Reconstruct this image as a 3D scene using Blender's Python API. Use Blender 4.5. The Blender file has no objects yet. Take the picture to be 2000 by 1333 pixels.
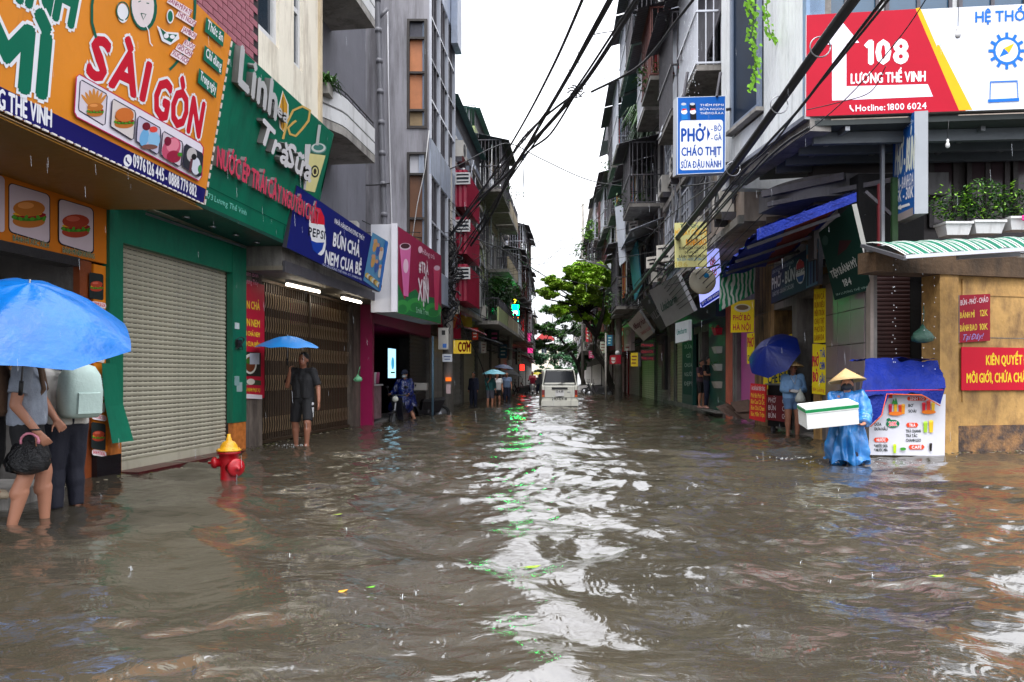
import bpy, math, random, unicodedata
import numpy as np
from mathutils import Vector as V, Matrix, noise as mnoise

# ---------------------------------------------------------------- camera, sky, sun, exposure
F, HZ, CH = 1450.0, 735.0, 1.2            # focal length and horizon in photo pixels, eye height over the flood
SC = bpy.context.scene
cam = bpy.data.cameras.new("camera"); cam_o = bpy.data.objects.new("camera", cam)
SC.collection.objects.link(cam_o); SC.camera = cam_o
cam.sensor_width = 36; cam.lens = 36 * F / 2000; cam.shift_y = (HZ - 666.5) / 2000
cam.clip_start = .05; cam.clip_end = 3000
cam_o.location = (0, 0, CH); cam_o.rotation_euler = (math.radians(90), 0, 0)
SUN_EL, SUN_AZ = math.radians(62), math.radians(20)
w = bpy.data.worlds.new("World"); SC.world = w; w.use_nodes = True
nt = w.node_tree; N = nt.nodes; Lk = nt.links
bg = N["Background"]; bg.inputs[1].default_value = .15
sky = N.new("ShaderNodeTexSky"); sky.sky_type = 'NISHITA'; sky.sun_disc = False
sky.sun_elevation = SUN_EL; sky.sun_rotation = math.pi + SUN_AZ
tc = N.new("ShaderNodeTexCoord"); mp = N.new("ShaderNodeMapping"); mp.inputs['Scale'].default_value = (1, 1, 2.2)
nz = N.new("ShaderNodeTexNoise"); nz.inputs['Scale'].default_value = 1.6; nz.inputs['Detail'].default_value = 5; nz.inputs['Roughness'].default_value = .5
cr = N.new("ShaderNodeValToRGB"); cr.color_ramp.elements[0].position = .3; cr.color_ramp.elements[1].position = .72
cr.color_ramp.elements[0].color = (10.4, 10.7, 12.0, 1); cr.color_ramp.elements[1].color = (17.0, 17.1, 17.4, 1)
mx = N.new("ShaderNodeMix"); mx.data_type = 'RGBA'; mx.inputs[0].default_value = .93
Lk.new(tc.outputs['Generated'], mp.inputs[0]); Lk.new(mp.outputs[0], nz.inputs['Vector']); Lk.new(nz.outputs['Fac'], cr.inputs[0])
sp = N.new("ShaderNodeSeparateXYZ"); Lk.new(tc.outputs['Generated'], sp.inputs[0])
mr = N.new("ShaderNodeMapRange"); mr.inputs[1].default_value = 0; mr.inputs[2].default_value = 1; mr.inputs[3].default_value = .20; mr.inputs[4].default_value = 1.0   # overcast: horizon a third of the zenith
vm = N.new("ShaderNodeVectorMath"); vm.operation = 'SCALE'; Lk.new(sp.outputs['Z'], mr.inputs[0]); Lk.new(cr.outputs[0], vm.inputs[0]); Lk.new(mr.outputs[0], vm.inputs['Scale'])
Lk.new(sky.outputs[0], mx.inputs[6]); Lk.new(vm.outputs[0], mx.inputs[7]); Lk.new(mx.outputs[2], bg.inputs[0])
sl = bpy.data.lights.new("sun", 'SUN'); sl.energy = 1.5; sl.angle = math.radians(30); sl.color = (1, .97, .93)
so = bpy.data.objects.new("sun", sl); SC.collection.objects.link(so)
so.rotation_euler = (math.radians(90) - SUN_EL, 0, -SUN_AZ)
SC.view_settings.view_transform = 'Standard'; SC.view_settings.look = 'None'
SC.view_settings.gamma = 1; SC.view_settings.exposure = 1.28
SC.render.engine = 'CYCLES'; SC.cycles.use_denoising = True
SC.cycles.max_bounces = 6; SC.cycles.diffuse_bounces = 3; SC.cycles.glossy_bounces = 3; SC.cycles.transmission_bounces = 4
SC.cycles.transparent_max_bounces = 8; SC.cycles.caustics_reflective = False; SC.cycles.caustics_refractive = False

# ---------------------------------------------------------------- helpers
R = random.Random(7)
def P(px, py, D): return V(((px - 1000) / F * D, D, CH - (py - HZ) / F * D))
def lin(c): return tuple(((x / 255) / 12.92 if x / 255 <= .04045 else ((x / 255 + .055) / 1.055) ** 2.4) for x in c)
_M = {}
def M(name, rgb=None, rough=.6, var=.25, sc=2.0, bump=.15, metal=0, stain=0, stain_col=(30, 26, 22), emis=0, spec=.5, alpha=1, trans=0, streak=.25, bsc=None):
    if name in _M: return _M[name]
    m = bpy.data.materials.new(name); _M[name] = m; m.use_nodes = True
    t = m.node_tree; b = t.nodes["Principled BSDF"]; c = lin(rgb) + (1,)
    b.inputs['Roughness'].default_value = rough; b.inputs['Metallic'].default_value = metal
    b.inputs['Specular IOR Level'].default_value = spec; b.inputs['Alpha'].default_value = alpha
    b.inputs['Transmission Weight'].default_value = trans; b.inputs['Base Color'].default_value = c
    co = t.nodes.new("ShaderNodeTexCoord").outputs['Object']; src = None
    if var:
        n = t.nodes.new("ShaderNodeTexNoise"); n.inputs['Scale'].default_value = sc; n.inputs['Detail'].default_value = 8; n.inputs['Roughness'].default_value = .65
        t.links.new(co, n.inputs['Vector'])
        r = t.nodes.new("ShaderNodeMapRange"); r.inputs[1].default_value = .3; r.inputs[2].default_value = .7; r.inputs[3].default_value = 1 - var; r.inputs[4].default_value = 1 + var * .4
        t.links.new(n.outputs['Fac'], r.inputs[0])
        x = t.nodes.new("ShaderNodeMix"); x.data_type = 'RGBA'; x.blend_type = 'MULTIPLY'; x.inputs[0].default_value = 1
        x.inputs[6].default_value = c; t.links.new(r.outputs[0], x.inputs[7]); src = x.outputs[2]
    if stain:
        p = t.nodes.new("ShaderNodeMapping"); p.inputs['Scale'].default_value = (1.6, 1.6, streak)
        n2 = t.nodes.new("ShaderNodeTexNoise"); n2.inputs['Scale'].default_value = 2.2; n2.inputs['Detail'].default_value = 9; n2.inputs['Roughness'].default_value = .7
        t.links.new(co, p.inputs[0]); t.links.new(p.outputs[0], n2.inputs['Vector'])
        r2 = t.nodes.new("ShaderNodeMapRange"); r2.inputs[1].default_value = .62 - .25 * stain; r2.inputs[2].default_value = .82 - .2 * stain; r2.inputs[4].default_value = min(1, .45 + .5 * stain)
        t.links.new(n2.outputs['Fac'], r2.inputs[0])
        x2 = t.nodes.new("ShaderNodeMix"); x2.data_type = 'RGBA'; x2.inputs[7].default_value = lin(stain_col) + (1,)
        t.links.new(r2.outputs[0], x2.inputs[0])
        if src: t.links.new(src, x2.inputs[6])
        else: x2.inputs[6].default_value = c
        src = x2.outputs[2]
    if src: t.links.new(src, b.inputs['Base Color'])
    if emis:
        b.inputs['Emission Color'].default_value = c; b.inputs['Emission Strength'].default_value = emis
    if bump:
        n3 = t.nodes.new("ShaderNodeTexNoise"); n3.inputs['Scale'].default_value = bsc or sc * 9; n3.inputs['Detail'].default_value = 6
        t.links.new(co, n3.inputs['Vector'])
        bp = t.nodes.new("ShaderNodeBump"); bp.inputs['Strength'].default_value = min(1, bump * 2); bp.inputs['Distance'].default_value = .02
        t.links.new(n3.outputs['Fac'], bp.inputs['Height']); t.links.new(bp.outputs[0], b.inputs['Normal'])
    return m
def ink(rgb, emis=0):
    return M("print_%02x%02x%02x" % tuple(rgb) + ("_lit%g" % emis if emis else ""), rgb, rough=.55, var=.07, sc=3, bump=0, emis=emis, spec=.2)

_org = {}
def tag(o, label=None, cat=None, group=None, kind=None):
    for k, v in (('label', label), ('category', cat), ('group', group), ('kind', kind)):
        if v: o[k] = v
    return o
def thing(name, label, cat, loc, group=None, kind=None):
    o = bpy.data.objects.new(name, None); SC.collection.objects.link(o); o.location = loc; o.empty_display_size = .1
    _org[o.name] = V(loc); return tag(o, label, cat, group, kind)
class Fr:
    """a vertical plane in plan: O, unit direction u, outward normal n (towards the camera side)"""
    def __init__(s, a, b, side=None):
        s.O = V((a[0], a[1], 0)); d = V((b[0] - a[0], b[1] - a[1], 0)); s.L = d.length; s.u = d.normalized()
        n = V((s.u.y, -s.u.x, 0)); c = V((0, 0, 0)) - s.O
        if side is not None: c = V((side, 0, 0))
        s.n = n if n.dot(c) > 0 else -n
    def p(s, u, z, n=0): return s.O + s.u * u + s.n * n + V((0, 0, z))
    def px(s, x, y, n=0):
        """photo pixel -> (u, z) on the plane lying n in front of this one"""
        d = V(((x - 1000) / F, 1, -(y - HZ) / F)); C = V((0, 0, CH)); q = s.O + s.n * n
        h = C + d * ((q - C).dot(s.n) / d.dot(s.n)); return (h - s.O).dot(s.u), h.z
class MB:
    def __init__(s): s.v = []; s.f = []; s.m = []; s.mats = []; s.sm = []
    def add(s, vs, fs, mat, smooth=False):
        if mat not in s.mats: s.mats.append(mat)
        k = s.mats.index(mat); b = len(s.v); s.v.extend([tuple(v) for v in vs])
        for f in fs: s.f.append(tuple(b + i for i in f)); s.m.append(k); s.sm.append(smooth)
        return s
    def hexa(s, c, mat):   # c: 4 bottom corners then 4 top corners
        return s.add(c, [(3, 2, 1, 0), (4, 5, 6, 7), (0, 1, 5, 4), (1, 2, 6, 5), (2, 3, 7, 6), (3, 0, 4, 7)], mat)
    def box(s, x0, x1, y0, y1, z0, z1, mat):
        return s.hexa([(x0, y0, z0), (x1, y0, z0), (x1, y1, z0), (x0, y1, z0), (x0, y0, z1), (x1, y0, z1), (x1, y1, z1), (x0, y1, z1)], mat)
    def fb(s, fr, u0, u1, z0, z1, n0, n1, mat):
        return s.hexa([fr.p(u0, z0, n0), fr.p(u1, z0, n0), fr.p(u1, z0, n1), fr.p(u0, z0, n1), fr.p(u0, z1, n0), fr.p(u1, z1, n0), fr.p(u1, z1, n1), fr.p(u0, z1, n1)], mat)
    def bar(s, a, b, wd, mat, up=V((0, 0, 1)), th=None):
        a, b = V(a), V(b); d = (b - a).normalized(); x = d.cross(up)
        x = V((1, 0, 0)) if x.length < 1e-4 else x.normalized(); y = x.cross(d); h = wd / 2; g = (th or wd) / 2
        return s.hexa([a - x * h - y * g, a + x * h - y * g, a + x * h + y * g, a - x * h + y * g, b - x * h - y * g, b + x * h - y * g, b + x * h + y * g, b - x * h + y * g], mat)
    def prism(s, pts, vec, mat):
        pts = [V(p) for p in pts]; vec = V(vec); n = len(pts)
        return s.add(pts + [p + vec for p in pts], [tuple(range(n))[::-1], tuple(range(n, 2 * n))] + [(i, (i + 1) % n, n + (i + 1) % n, n + i) for i in range(n)], mat)
    def tube(s, pts, r, mat, seg=8, cap=True, smooth=True):
        pts = [V(p) for p in pts]; n = len(pts); rs = r if isinstance(r, (list, tuple)) else [r] * n; vs = []; pn = None
        for i, p in enumerate(pts):
            d = (pts[min(i + 1, n - 1)] - pts[max(i - 1, 0)]).normalized()
            if pn is None: x = d.cross(V((0, 0, 1))); x = V((1, 0, 0)) if x.length < 1e-3 else x.normalized()
            else: x = pn - d * pn.dot(d); x = x.normalized() if x.length > 1e-5 else d.orthogonal().normalized()
            pn = x; y = d.cross(x)
            for k in range(seg): a = 2 * math.pi * k / seg; vs.append(p + (x * math.cos(a) + y * math.sin(a)) * rs[i])
        fs = [(i * seg + k, i * seg + (k + 1) % seg, (i + 1) * seg + (k + 1) % seg, (i + 1) * seg + k) for i in range(n - 1) for k in range(seg)]
        if cap: fs += [tuple(range(seg))[::-1], tuple(range((n - 1) * seg, n * seg))]
        return s.add(vs, fs, mat, smooth)
    def lathe(s, c, prof, mat, seg=20, axis=None, smooth=True):
        c = V(c); Q = (axis.to_track_quat('Z', 'Y') if axis else None); vs = []
        for r, z in prof:
            for k in range(seg):
                a = 2 * math.pi * k / seg; v = V((r * math.cos(a), r * math.sin(a), z)); vs.append(c + (Q @ v if Q else v))
        n = len(prof); fs = [(i * seg + k, i * seg + (k + 1) % seg, (i + 1) * seg + (k + 1) % seg, (i + 1) * seg + k) for i in range(n - 1) for k in range(seg)]
        fs += [tuple(range(seg))[::-1], tuple(range((n - 1) * seg, n * seg))]
        return s.add(vs, fs, mat, smooth)
    def ball(s, c, r, mat, seg=14, rings=8):
        r = (r, r, r) if isinstance(r, (int, float)) else r; c = V(c); vs = []
        for i in range(rings + 1):
            t = math.pi * i / rings
            for k in range(seg): a = 2 * math.pi * k / seg; vs.append(c + V((r[0] * math.sin(t) * math.cos(a), r[1] * math.sin(t) * math.sin(a), -r[2] * math.cos(t))))
        return s.add(vs, [(i * seg + k, i * seg + (k + 1) % seg, (i + 1) * seg + (k + 1) % seg, (i + 1) * seg + k) for i in range(rings) for k in range(seg)], mat, True)
    def corr(s, a, b, up, pitch, amp, mat, nrm, th=.006):
        """corrugated sheet from a to b (ridges along up)"""
        a, b, up, nrm = V(a), V(b), V(up), V(nrm); n = max(4, int((b - a).length / pitch) * 2); vs = []
        for i in range(n + 1):
            p = a.lerp(b, i / n) + nrm * (amp if i % 2 else 0)
            vs += [p, p + up, p - nrm * th, p + up - nrm * th]
        fs = []
        for i in range(n):
            k = 4 * i; fs += [(k, k + 4, k + 5, k + 1), (k + 2, k + 3, k + 7, k + 6), (k, k + 2, k + 6, k + 4), (k + 1, k + 5, k + 7, k + 3)]
        return s.add(vs, fs, mat)
    def build(s, name, parent=None, label=None, cat=None, group=None, kind=None, base=None):
        if parent is None:
            a = np.array(s.v) if s.v else np.zeros((1, 3))
            o3 = V(base) if base else V((float(a[:, 0].min() + a[:, 0].max()) / 2, float(a[:, 1].min() + a[:, 1].max()) / 2, float(a[:, 2].min())))
        else: o3 = _org[parent.name]
        me = bpy.data.meshes.new(name); me.from_pydata([(x - o3.x, y - o3.y, z - o3.z) for x, y, z in s.v], [], s.f)
        for m in s.mats: me.materials.append(m)
        if len(s.mats) > 1: me.polygons.foreach_set('material_index', s.m)
        me.polygons.foreach_set('use_smooth', s.sm); me.update()
        o = bpy.data.objects.new(name, me); SC.collection.objects.link(o)
        if parent is None: o.location = o3
        else: o.parent = parent
        _org[o.name] = o3; return tag(o, label, cat, group, kind)
def link_copy(me, name, parent, loc, mat=None):   # loc in world; shares mesh data
    o = bpy.data.objects.new(name, me); SC.collection.objects.link(o); o.parent = parent
    o.location = V(loc) - _org[parent.name]; return o
def copy_tree(o, parent=None):
    c = o.copy(); SC.collection.objects.link(c); c.parent = parent
    for ch in o.children: copy_tree(ch, c)
    return c

# ---------------------------------------------------------------- scratch scene for evaluating text and remesh
_ts = bpy.data.scenes.new("scratch")
def evaluate(ob):
    _ts.collection.objects.link(ob); vl = _ts.view_layers[0]; vl.update()
    with bpy.context.temp_override(scene=_ts, view_layer=vl): dg = bpy.context.evaluated_depsgraph_get()
    dg.update()
    me = bpy.data.meshes.new_from_object(ob.evaluated_get(dg), depsgraph=dg)
    _ts.collection.objects.unlink(ob); d = ob.data; bpy.data.objects.remove(ob)
    return me
_G = {}
def glyph(ch):
    if ch in _G: return _G[ch]
    c = bpy.data.curves.new("g", 'FONT'); c.body = ch; c.resolution_u = 2
    me = evaluate(bpy.data.objects.new("g", c)); vs = [(v.co.x, v.co.y) for v in me.vertices]; fs = [tuple(p.vertices) for p in me.polygons]
    bpy.data.meshes.remove(me); bpy.data.curves.remove(c)
    H = .729 if ch == 'H' else _G['H'][3]
    if ch == 'H': H = max(y for x, y in vs)
    x0 = min([x for x, y in vs] or [0]); vs = [((x - x0) / H, y / H) for x, y in vs]
    _G[ch] = (vs, fs, max([x for x, y in vs] or [.3]), H); return _G[ch]
glyph('H')
def _sg(x0, y0, x1, y1, t):
    dx, dy = x1 - x0, y1 - y0; l = math.hypot(dx, dy) or 1; a, b = -dy / l * t / 2, dx / l * t / 2
    return [(x0 + a, y0 + b), (x0 - a, y0 - b), (x1 - a, y1 - b), (x1 + a, y1 + b)]
def layout(txt, gap=.13, t=.11):
    """text -> list of (verts, faces), width; cap height is 1"""
    x = 0; out = []
    for ch in txt:
        if ch == ' ': x += .34; continue
        bar = ch in 'Đđ'; ch = {'Đ': 'D', 'đ': 'd'}.get(ch, ch); dec = unicodedata.normalize('NFD', ch); b = dec[0]; mk = dec[1:]
        if b == 'i' and mk and '̣' not in mk: b = 'ı'
        vs, fs, wd, _ = glyph(b); out.append(([(x + a, c) for a, c in vs], fs)); cx = x + wd / 2
        if b == '1': out.append((_sg(x + .02, .96, x - .16, .78, .12), [(0, 1, 2, 3)]))
        top = 1.08 if b.isupper() else (max([c for a, c in vs] or [.7]) + .08)
        if b in 'ı': top = .8
        Q = lambda pts: out.append((pts, [tuple(range(len(pts)))]))
        if bar: Q(_sg(x - .12, .52 if b == 'D' else .85, x + .3 if b == 'D' else x + wd + .1, .52 if b == 'D' else .85, t))
        up = top
        if '̂' in mk: Q(_sg(cx - .2, up, cx, up + .17, t)); Q(_sg(cx, up + .17, cx + .2, up, t)); up += .12
        if '̆' in mk: Q(_sg(cx - .18, up + .15, cx - .08, up + .02, t)); Q(_sg(cx - .08, up + .02, cx + .08, up + .02, t)); Q(_sg(cx + .08, up + .02, cx + .18, up + .15, t)); up += .14
        if '̛' in mk: Q(_sg(x + wd - .04, top - .2, x + wd + .12, top - .12, t)); Q(_sg(x + wd + .11, top - .14, x + wd + .13, top + .05, t)); wd += .08
        if '́' in mk: Q(_sg(cx, up + .02, cx + .2, up + .24, t * 1.1))
        if '̀' in mk: Q(_sg(cx, up + .02, cx - .2, up + .24, t * 1.1))
        if '̉' in mk: Q(_sg(cx - .1, up + .22, cx + .08, up + .24, t)); Q(_sg(cx + .08, up + .26, cx, up + .06, t))
        if '̃' in mk: Q(_sg(cx - .2, up + .05, cx - .06, up + .16, t)); Q(_sg(cx - .06, up + .16, cx + .06, up + .06, t)); Q(_sg(cx + .06, up + .06, cx + .2, up + .16, t))
        if '̣' in mk: Q(_sg(cx - .08, -.17, cx + .08, -.17, .15))
        x += wd + gap
    return out, x - gap
for _c in "ABCDEGHIKLMNOPQRSTUVXYabcdeghiklmnopqrstuvxyzı0123456789-:.,?!#&+*'(FJWZfjw)/": glyph(_c)

def ring_poly(cx, cy, rx, ry, n=20, rot=0, a0=0, a1=2 * math.pi):
    c, s_ = math.cos(rot), math.sin(rot); o = []
    full = a1 - a0 > 6.28
    for k in range(n + (0 if full else 1)):
        a = a0 + (a1 - a0) * k / n; x, y = rx * math.cos(a), ry * math.sin(a); o.append((cx + x * c - y * s_, cy + x * s_ + y * c))
    return o
class Sign:
    """a board given by three corners of its face; everything printed on it is drawn with photo pixels projected onto that board"""
    def __init__(s, name, label, cat, BL, BR, TL, face, side=None, thick=.08, TR=None, group=None, parent=None, panel=True, kind=None, emis=0):
        BL, BR, TL = V(BL), V(BR), V(TL); TR = V(TR) if TR else BR + TL - BL
        n = (BR - BL).cross(TL - BL).normalized()
        if n.dot(V((0, 0, CH)) - BL) < 0: n = -n
        s.n, s.O, s.k = n, BL, 0; s.L, s.G = MB(), MB(); s.c = (BL, BR, TR, TL)
        face = ink(face, emis) if isinstance(face, tuple) else face; side = ink(side) if isinstance(side, tuple) else (side or face)
        s.root = parent or thing(name, label, cat, (BL + BR) / 2, group, kind); s.top = parent is None
        if panel:
            m = MB(); q = [BL, BR, TR, TL]; m.add(q, [(0, 1, 2, 3)], face)
            b = [p - n * thick for p in q]; m.add(q + b, [(0, 4, 5, 1), (1, 5, 6, 2), (2, 6, 7, 3), (3, 7, 4, 0), (4, 7, 6, 5)], side)
            s.panel = m.build('panel' if s.top else name, s.root)
    def px(s, x, y):
        d = V(((x - 1000) / F, 1, -(y - HZ) / F)); C = V((0, 0, CH)); return C + d * ((s.O - C).dot(s.n) / d.dot(s.n))
    def poly(s, pts, col, emis=0, to=None):
        s.k += 1; m = ink(col, emis) if isinstance(col, tuple) else col
        (to or s.G).add([s.px(*p) + s.n * (.001 + .0005 * s.k) for p in pts], [tuple(range(len(pts)))], m); return s
    def rect(s, x0, y0, x1, y1, col, **k): return s.poly([(x0, y1), (x1, y1), (x1, y0), (x0, y0)], col, **k)
    def ell(s, cx, cy, rx, ry, col, rot=0, **k): return s.poly(ring_poly(cx, cy, rx, ry, 20, rot), col, **k)
    def line(s, pts, wd, col, closed=False, **k):
        pts = list(pts); pts += [pts[0]] if closed else []
        s.k += 1; m = ink(col) if isinstance(col, tuple) else col; vs = []; n = len(pts)
        for i, p in enumerate(pts):
            a, b = (pts[i - 1] if i else (pts[-2] if closed else p)), (pts[i + 1] if i < n - 1 else (pts[1] if closed else p))
            dx, dy = b[0] - a[0], b[1] - a[1]; l = math.hypot(dx, dy) or 1; ox, oy = -dy / l * wd / 2, dx / l * wd / 2
            vs += [s.px(p[0] + ox, p[1] + oy) + s.n * (.001 + .0005 * s.k), s.px(p[0] - ox, p[1] - oy) + s.n * (.001 + .0005 * s.k)]
        s.G.add(vs, [(2 * i, 2 * i + 1, 2 * i + 3, 2 * i + 2) for i in range(n - 1)], m); return s
    def text(s, txt, bl, br, tl, col, bold=.04, out=None, rise=0, emis=0, gap=.13, side=None, slant=0):
        bold *= .72; out = (out[0], out[1] * .9) if out else None; G, W = layout(txt, gap + bold * 1.4); A = s.px(*bl); e1 = s.px(*br) - A; e2 = s.px(*tl) - A
        asp = e1.length / W / max(e2.length, 1e-6)          # x squeeze, so that strokes stay even
        def put(d, m, base):
            bx = d / max(asp, .3)
            sh = [(0, 0)] if d == 0 else [(d_ * bx, e_ * d) for d_, e_ in ((-1, 0), (1, 0), (0, -1), (0, 1), (-.7, -.7), (.7, .7), (-.7, .7), (.7, -.7))][:(4 if d < .06 else 8)]
            for i, (sx, sy) in enumerate(sh):
                hgt = base + .00008 * i
                for vs, fs in G:
                    s.L.add([A + e1 * ((x + sx + slant * y) / W) + e2 * (y + sy) + s.n * hgt for x, y in vs], fs, m)
        s.k += 1; z = .001 + .0005 * s.k
        if out: put(out[1], ink(out[0]), z + rise * .5); s.k += 1; z += .0008
        if rise:
            ms = ink(side or (120, 118, 116))
            for vs, fs in G:
                cnt = {}
                for f in fs:
                    for i in range(len(f)):
                        e = (f[i], f[(i + 1) % len(f)]); kk = tuple(sorted(e)); cnt[kk] = cnt.get(kk, 0) + 1
                for (i, j), c in cnt.items():
                    if c == 1:
                        p, q = [A + e1 * ((x + slant * y) / W) + e2 * y for x, y in (vs[i], vs[j])]
                        s.L.add([p, q, q + s.n * (rise + z), p + s.n * (rise + z)], [(0, 1, 2, 3)], ms)
        put(bold, ink(col, emis) if isinstance(col, tuple) else col, z + rise); s.L.build('lettering', s.root); s.L = MB(); return s
    def done(s):
        if s.L.f: s.L.build('lettering', s.root)
        if s.G.f: s.G.build('picture', s.root)
        return s.root

# ---------------------------------------------------------------- common materials
CONC = M('old_concrete', (152, 148, 142), .85, .35, 1.5, .3, stain=.5)
CONCD = M('dark_concrete', (122, 118, 114), .8, .4, 1.5, .3, stain=.6)
GREYW = M('grey_render_wall', (112, 112, 120), .75, .18, .8, .15, stain=.35, stain_col=(62, 60, 64))
CREAM = M('cream_paint', (226, 218, 200), .7, .12, 1, .1, stain=.42, stain_col=(120, 98, 74))
WHITE = M('white_paint', (205, 205, 205), .5, .12, 2, .05, stain=.3, stain_col=(110, 104, 98))
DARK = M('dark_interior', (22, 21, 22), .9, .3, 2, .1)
BLACK = M('black_plastic', (16, 16, 18), .5, .2, 5, .05)
IRON = M('painted_iron', (80, 78, 84), .5, .3, 6, .1, metal=.3, stain=.3, stain_col=(70, 40, 25))
STEEL = M('zinc_steel', (140, 142, 146), .35, .2, 6, .05, metal=.7)
RUST = M('rusty_sheet', (96, 70, 56), .8, .45, 2, .3, stain=.6)
GLASS = M('window_glass', (44, 54, 64), .08, .2, 1, .03, spec=.9)
GLASSB = M('blue_window_glass', (44, 78, 104), .1, .25, 1.5, .03, spec=.9)
PIPE = M('grey_pipe', (118, 118, 124), .45, .15, 4, .05)
ALU = M('white_aluminium', (190, 194, 204), .35, .1, 4, .03)
ACW = M('air_conditioner_shell', (196, 192, 184), .5, .12, 4, .05, stain=.3)
WIRE = M('black_cable', (18, 18, 22), .55, .2, 8, .05)
GREEN = M('green_sheet', (8, 104, 78), .38, .22, 1.5, .08, stain=.5, stain_col=(14, 62, 52), streak=.5)
MAGENTA = M('magenta_sheet', (150, 22, 78), .35, .15, 2, .04)
YWALL = M('yellow_plaster', (196, 154, 92), .85, .35, .9, .4, stain=.72, stain_col=(104, 78, 54), streak=.8)
BRICKP = M('pink_brick', (150, 84, 96), .75, .3, 5, .2)
TARPB = M('blue_tarp', (12, 36, 126), .6, .35, 3, .6, spec=.2, stain=.2, stain_col=(8, 22, 60))
GREENP = M('leaf_green', (62, 104, 40), .5, .45, 3, 0)
GREEND = M('dark_leaf_green', (36, 66, 34), .55, .45, 3, 0)
LEAFY = M('bright_leaf_green', (112, 160, 36), .5, .4, 2, 0)
TRUNK = M('bark', (44, 38, 34), .9, .4, 4, .4)
# ================================================================ setting: ground, water
m = MB(); m.add([(-400, -60, -.32), (400, -60, -.32), (400, 900, -.32), (-400, 900, -.32)], [(0, 1, 2, 3)], M('wet_asphalt', (58, 58, 60), .6, .3, 1, .3))
m.build('road', kind='structure')
def make_water():
    cols, rows = 1000, 760
    px = np.linspace(-420, 2420, cols); py = HZ + 3.2 + (1.0 - (1 - np.linspace(0, 1, rows)) ** 1.0) * 740
    py = HZ + 2.4 * (900 / 2.4) ** (np.linspace(0, 1, rows) ** .62)
    D = CH * F / (py - HZ); X = np.outer(D, (px - 1000) / F); Y = np.outer(D, np.ones(cols)); rs = np.random.RandomState(4)
    wx = X + .12 * np.sin(Y * 1.3 + .7 * X) + .07 * np.sin(2.9 * Y - 1.1 * X + 2); wy = Y + .16 * np.sin(X * 1.1 + .4 * Y) + .08 * np.sin(2.3 * X + 1.7 * Y)
    Z = np.zeros_like(X); res = D[:, None] * 2.9 / F
    mod = .65 + .35 * np.sin(.55 * X + .9 * Y + 1.2 * np.sin(.4 * Y)) 
    for i in range(84):
        lam = 0.10 * (1.5 / .10) ** (rs.rand() ** 1.4); th = math.pi / 2 + rs.normal(.12, .75); k = 2 * math.pi / lam
        ph = rs.rand() * 6.28; amp = .0056 * lam ** .72
        fade = np.clip((lam / np.maximum(res * 2.2, 1e-4) - .6), 0, 1); g = .6 + .4 * np.sin(.7 * X * rs.rand() + 1.1 * Y * rs.rand() + ph * 2)
        amp *= 1.35 if lam > .5 else 1
        Z += amp * fade * g * (mod if lam < .5 else 1) * np.sin(k * (wx * math.cos(th) + wy * math.sin(th)) + ph)
    # rings of falling rain
    for i in range(560):
        d = 2.2 * (16 / 2.2) ** rs.rand(); cx = (rs.rand() * 2200 - 1100) / F * d; r0 = .02 + .13 * rs.rand() ** 1.5
        r_i = np.where(np.abs(Y[:, 0] - d) < r0 + .08)[0]
        if len(r_i) < 2: continue
        a, b = r_i[0], r_i[-1] + 1; xr = X[a:b]; dist = np.hypot(xr - cx, Y[a:b] - d)
        wl = .022 + .1 * r0; Z[a:b] += rs.uniform(.0007, .0019) * np.exp(-((dist - r0) / (.012 + r0 * .16)) ** 2) * np.sin(2 * math.pi * dist / wl) * (res[a:b] < wl * .6)
    # a wake behind wading legs and the van
    for wxx, wyy, s_ in ((4.75, 10.2, .010), (-3.4, 12.9, .007), (-3.55, 6.3, .005), (1.86, 28, .02)):
        dist = np.hypot(X - wxx, (Y - wyy) * 1.0); Z += s_ * np.exp(-dist / .55) * np.sin(dist * 26) * (dist > .05)
    vs = np.stack([X, Y, Z], -1).reshape(-1, 3).astype(np.float32); i = np.arange(rows - 1)[:, None] * cols + np.arange(cols - 1)[None]
    q = np.stack([i, i + 1, i + cols + 1, i + cols], -1).reshape(-1, 4).astype(np.int32)
    me = bpy.data.meshes.new('water'); me.vertices.add(len(vs)); me.vertices.foreach_set('co', vs.ravel())
    me.loops.add(q.size); me.loops.foreach_set('vertex_index', q.ravel()); me.polygons.add(len(q))
    me.polygons.foreach_set('loop_start', np.arange(0, q.size, 4, dtype=np.int32)); me.polygons.foreach_set('use_smooth', np.ones(len(q), bool)); me.update(calc_edges=True)
    wm = bpy.data.materials.new('flood_water'); wm.use_nodes = True; t = wm.node_tree; b = t.nodes['Principled BSDF']
    b.inputs['Roughness'].default_value = .04; b.inputs['IOR'].default_value = 2.3
    co = t.nodes.new("ShaderNodeTexCoord").outputs['Object']
    n = t.nodes.new("ShaderNodeTexNoise"); n.inputs['Scale'].default_value = .45; n.inputs['Detail'].default_value = 6; t.links.new(co, n.inputs['Vector'])
    r = t.nodes.new("ShaderNodeValToRGB"); r.color_ramp.elements[0].position = .3; r.color_ramp.elements[1].position = .7
    r.color_ramp.elements[0].color = (.034, .030, .021, 1); r.color_ramp.elements[1].color = (.060, .051, .036, 1)
    t.links.new(n.outputs['Fac'], r.inputs[0]); t.links.new(r.outputs[0], b.inputs['Base Color'])
    mp_ = t.nodes.new("ShaderNodeMapping"); mp_.inputs['Scale'].default_value = (.55, 1, 1); t.links.new(co, mp_.inputs[0])
    n2 = t.nodes.new("ShaderNodeTexNoise"); n2.inputs['Scale'].default_value = 11; n2.inputs['Detail'].default_value = 5; n2.inputs['Distortion'].default_value = .6; t.links.new(mp_.outputs[0], n2.inputs['Vector'])
    bp = t.nodes.new("ShaderNodeBump"); bp.inputs['Strength'].default_value = .8; bp.inputs['Distance'].default_value = .012
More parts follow.
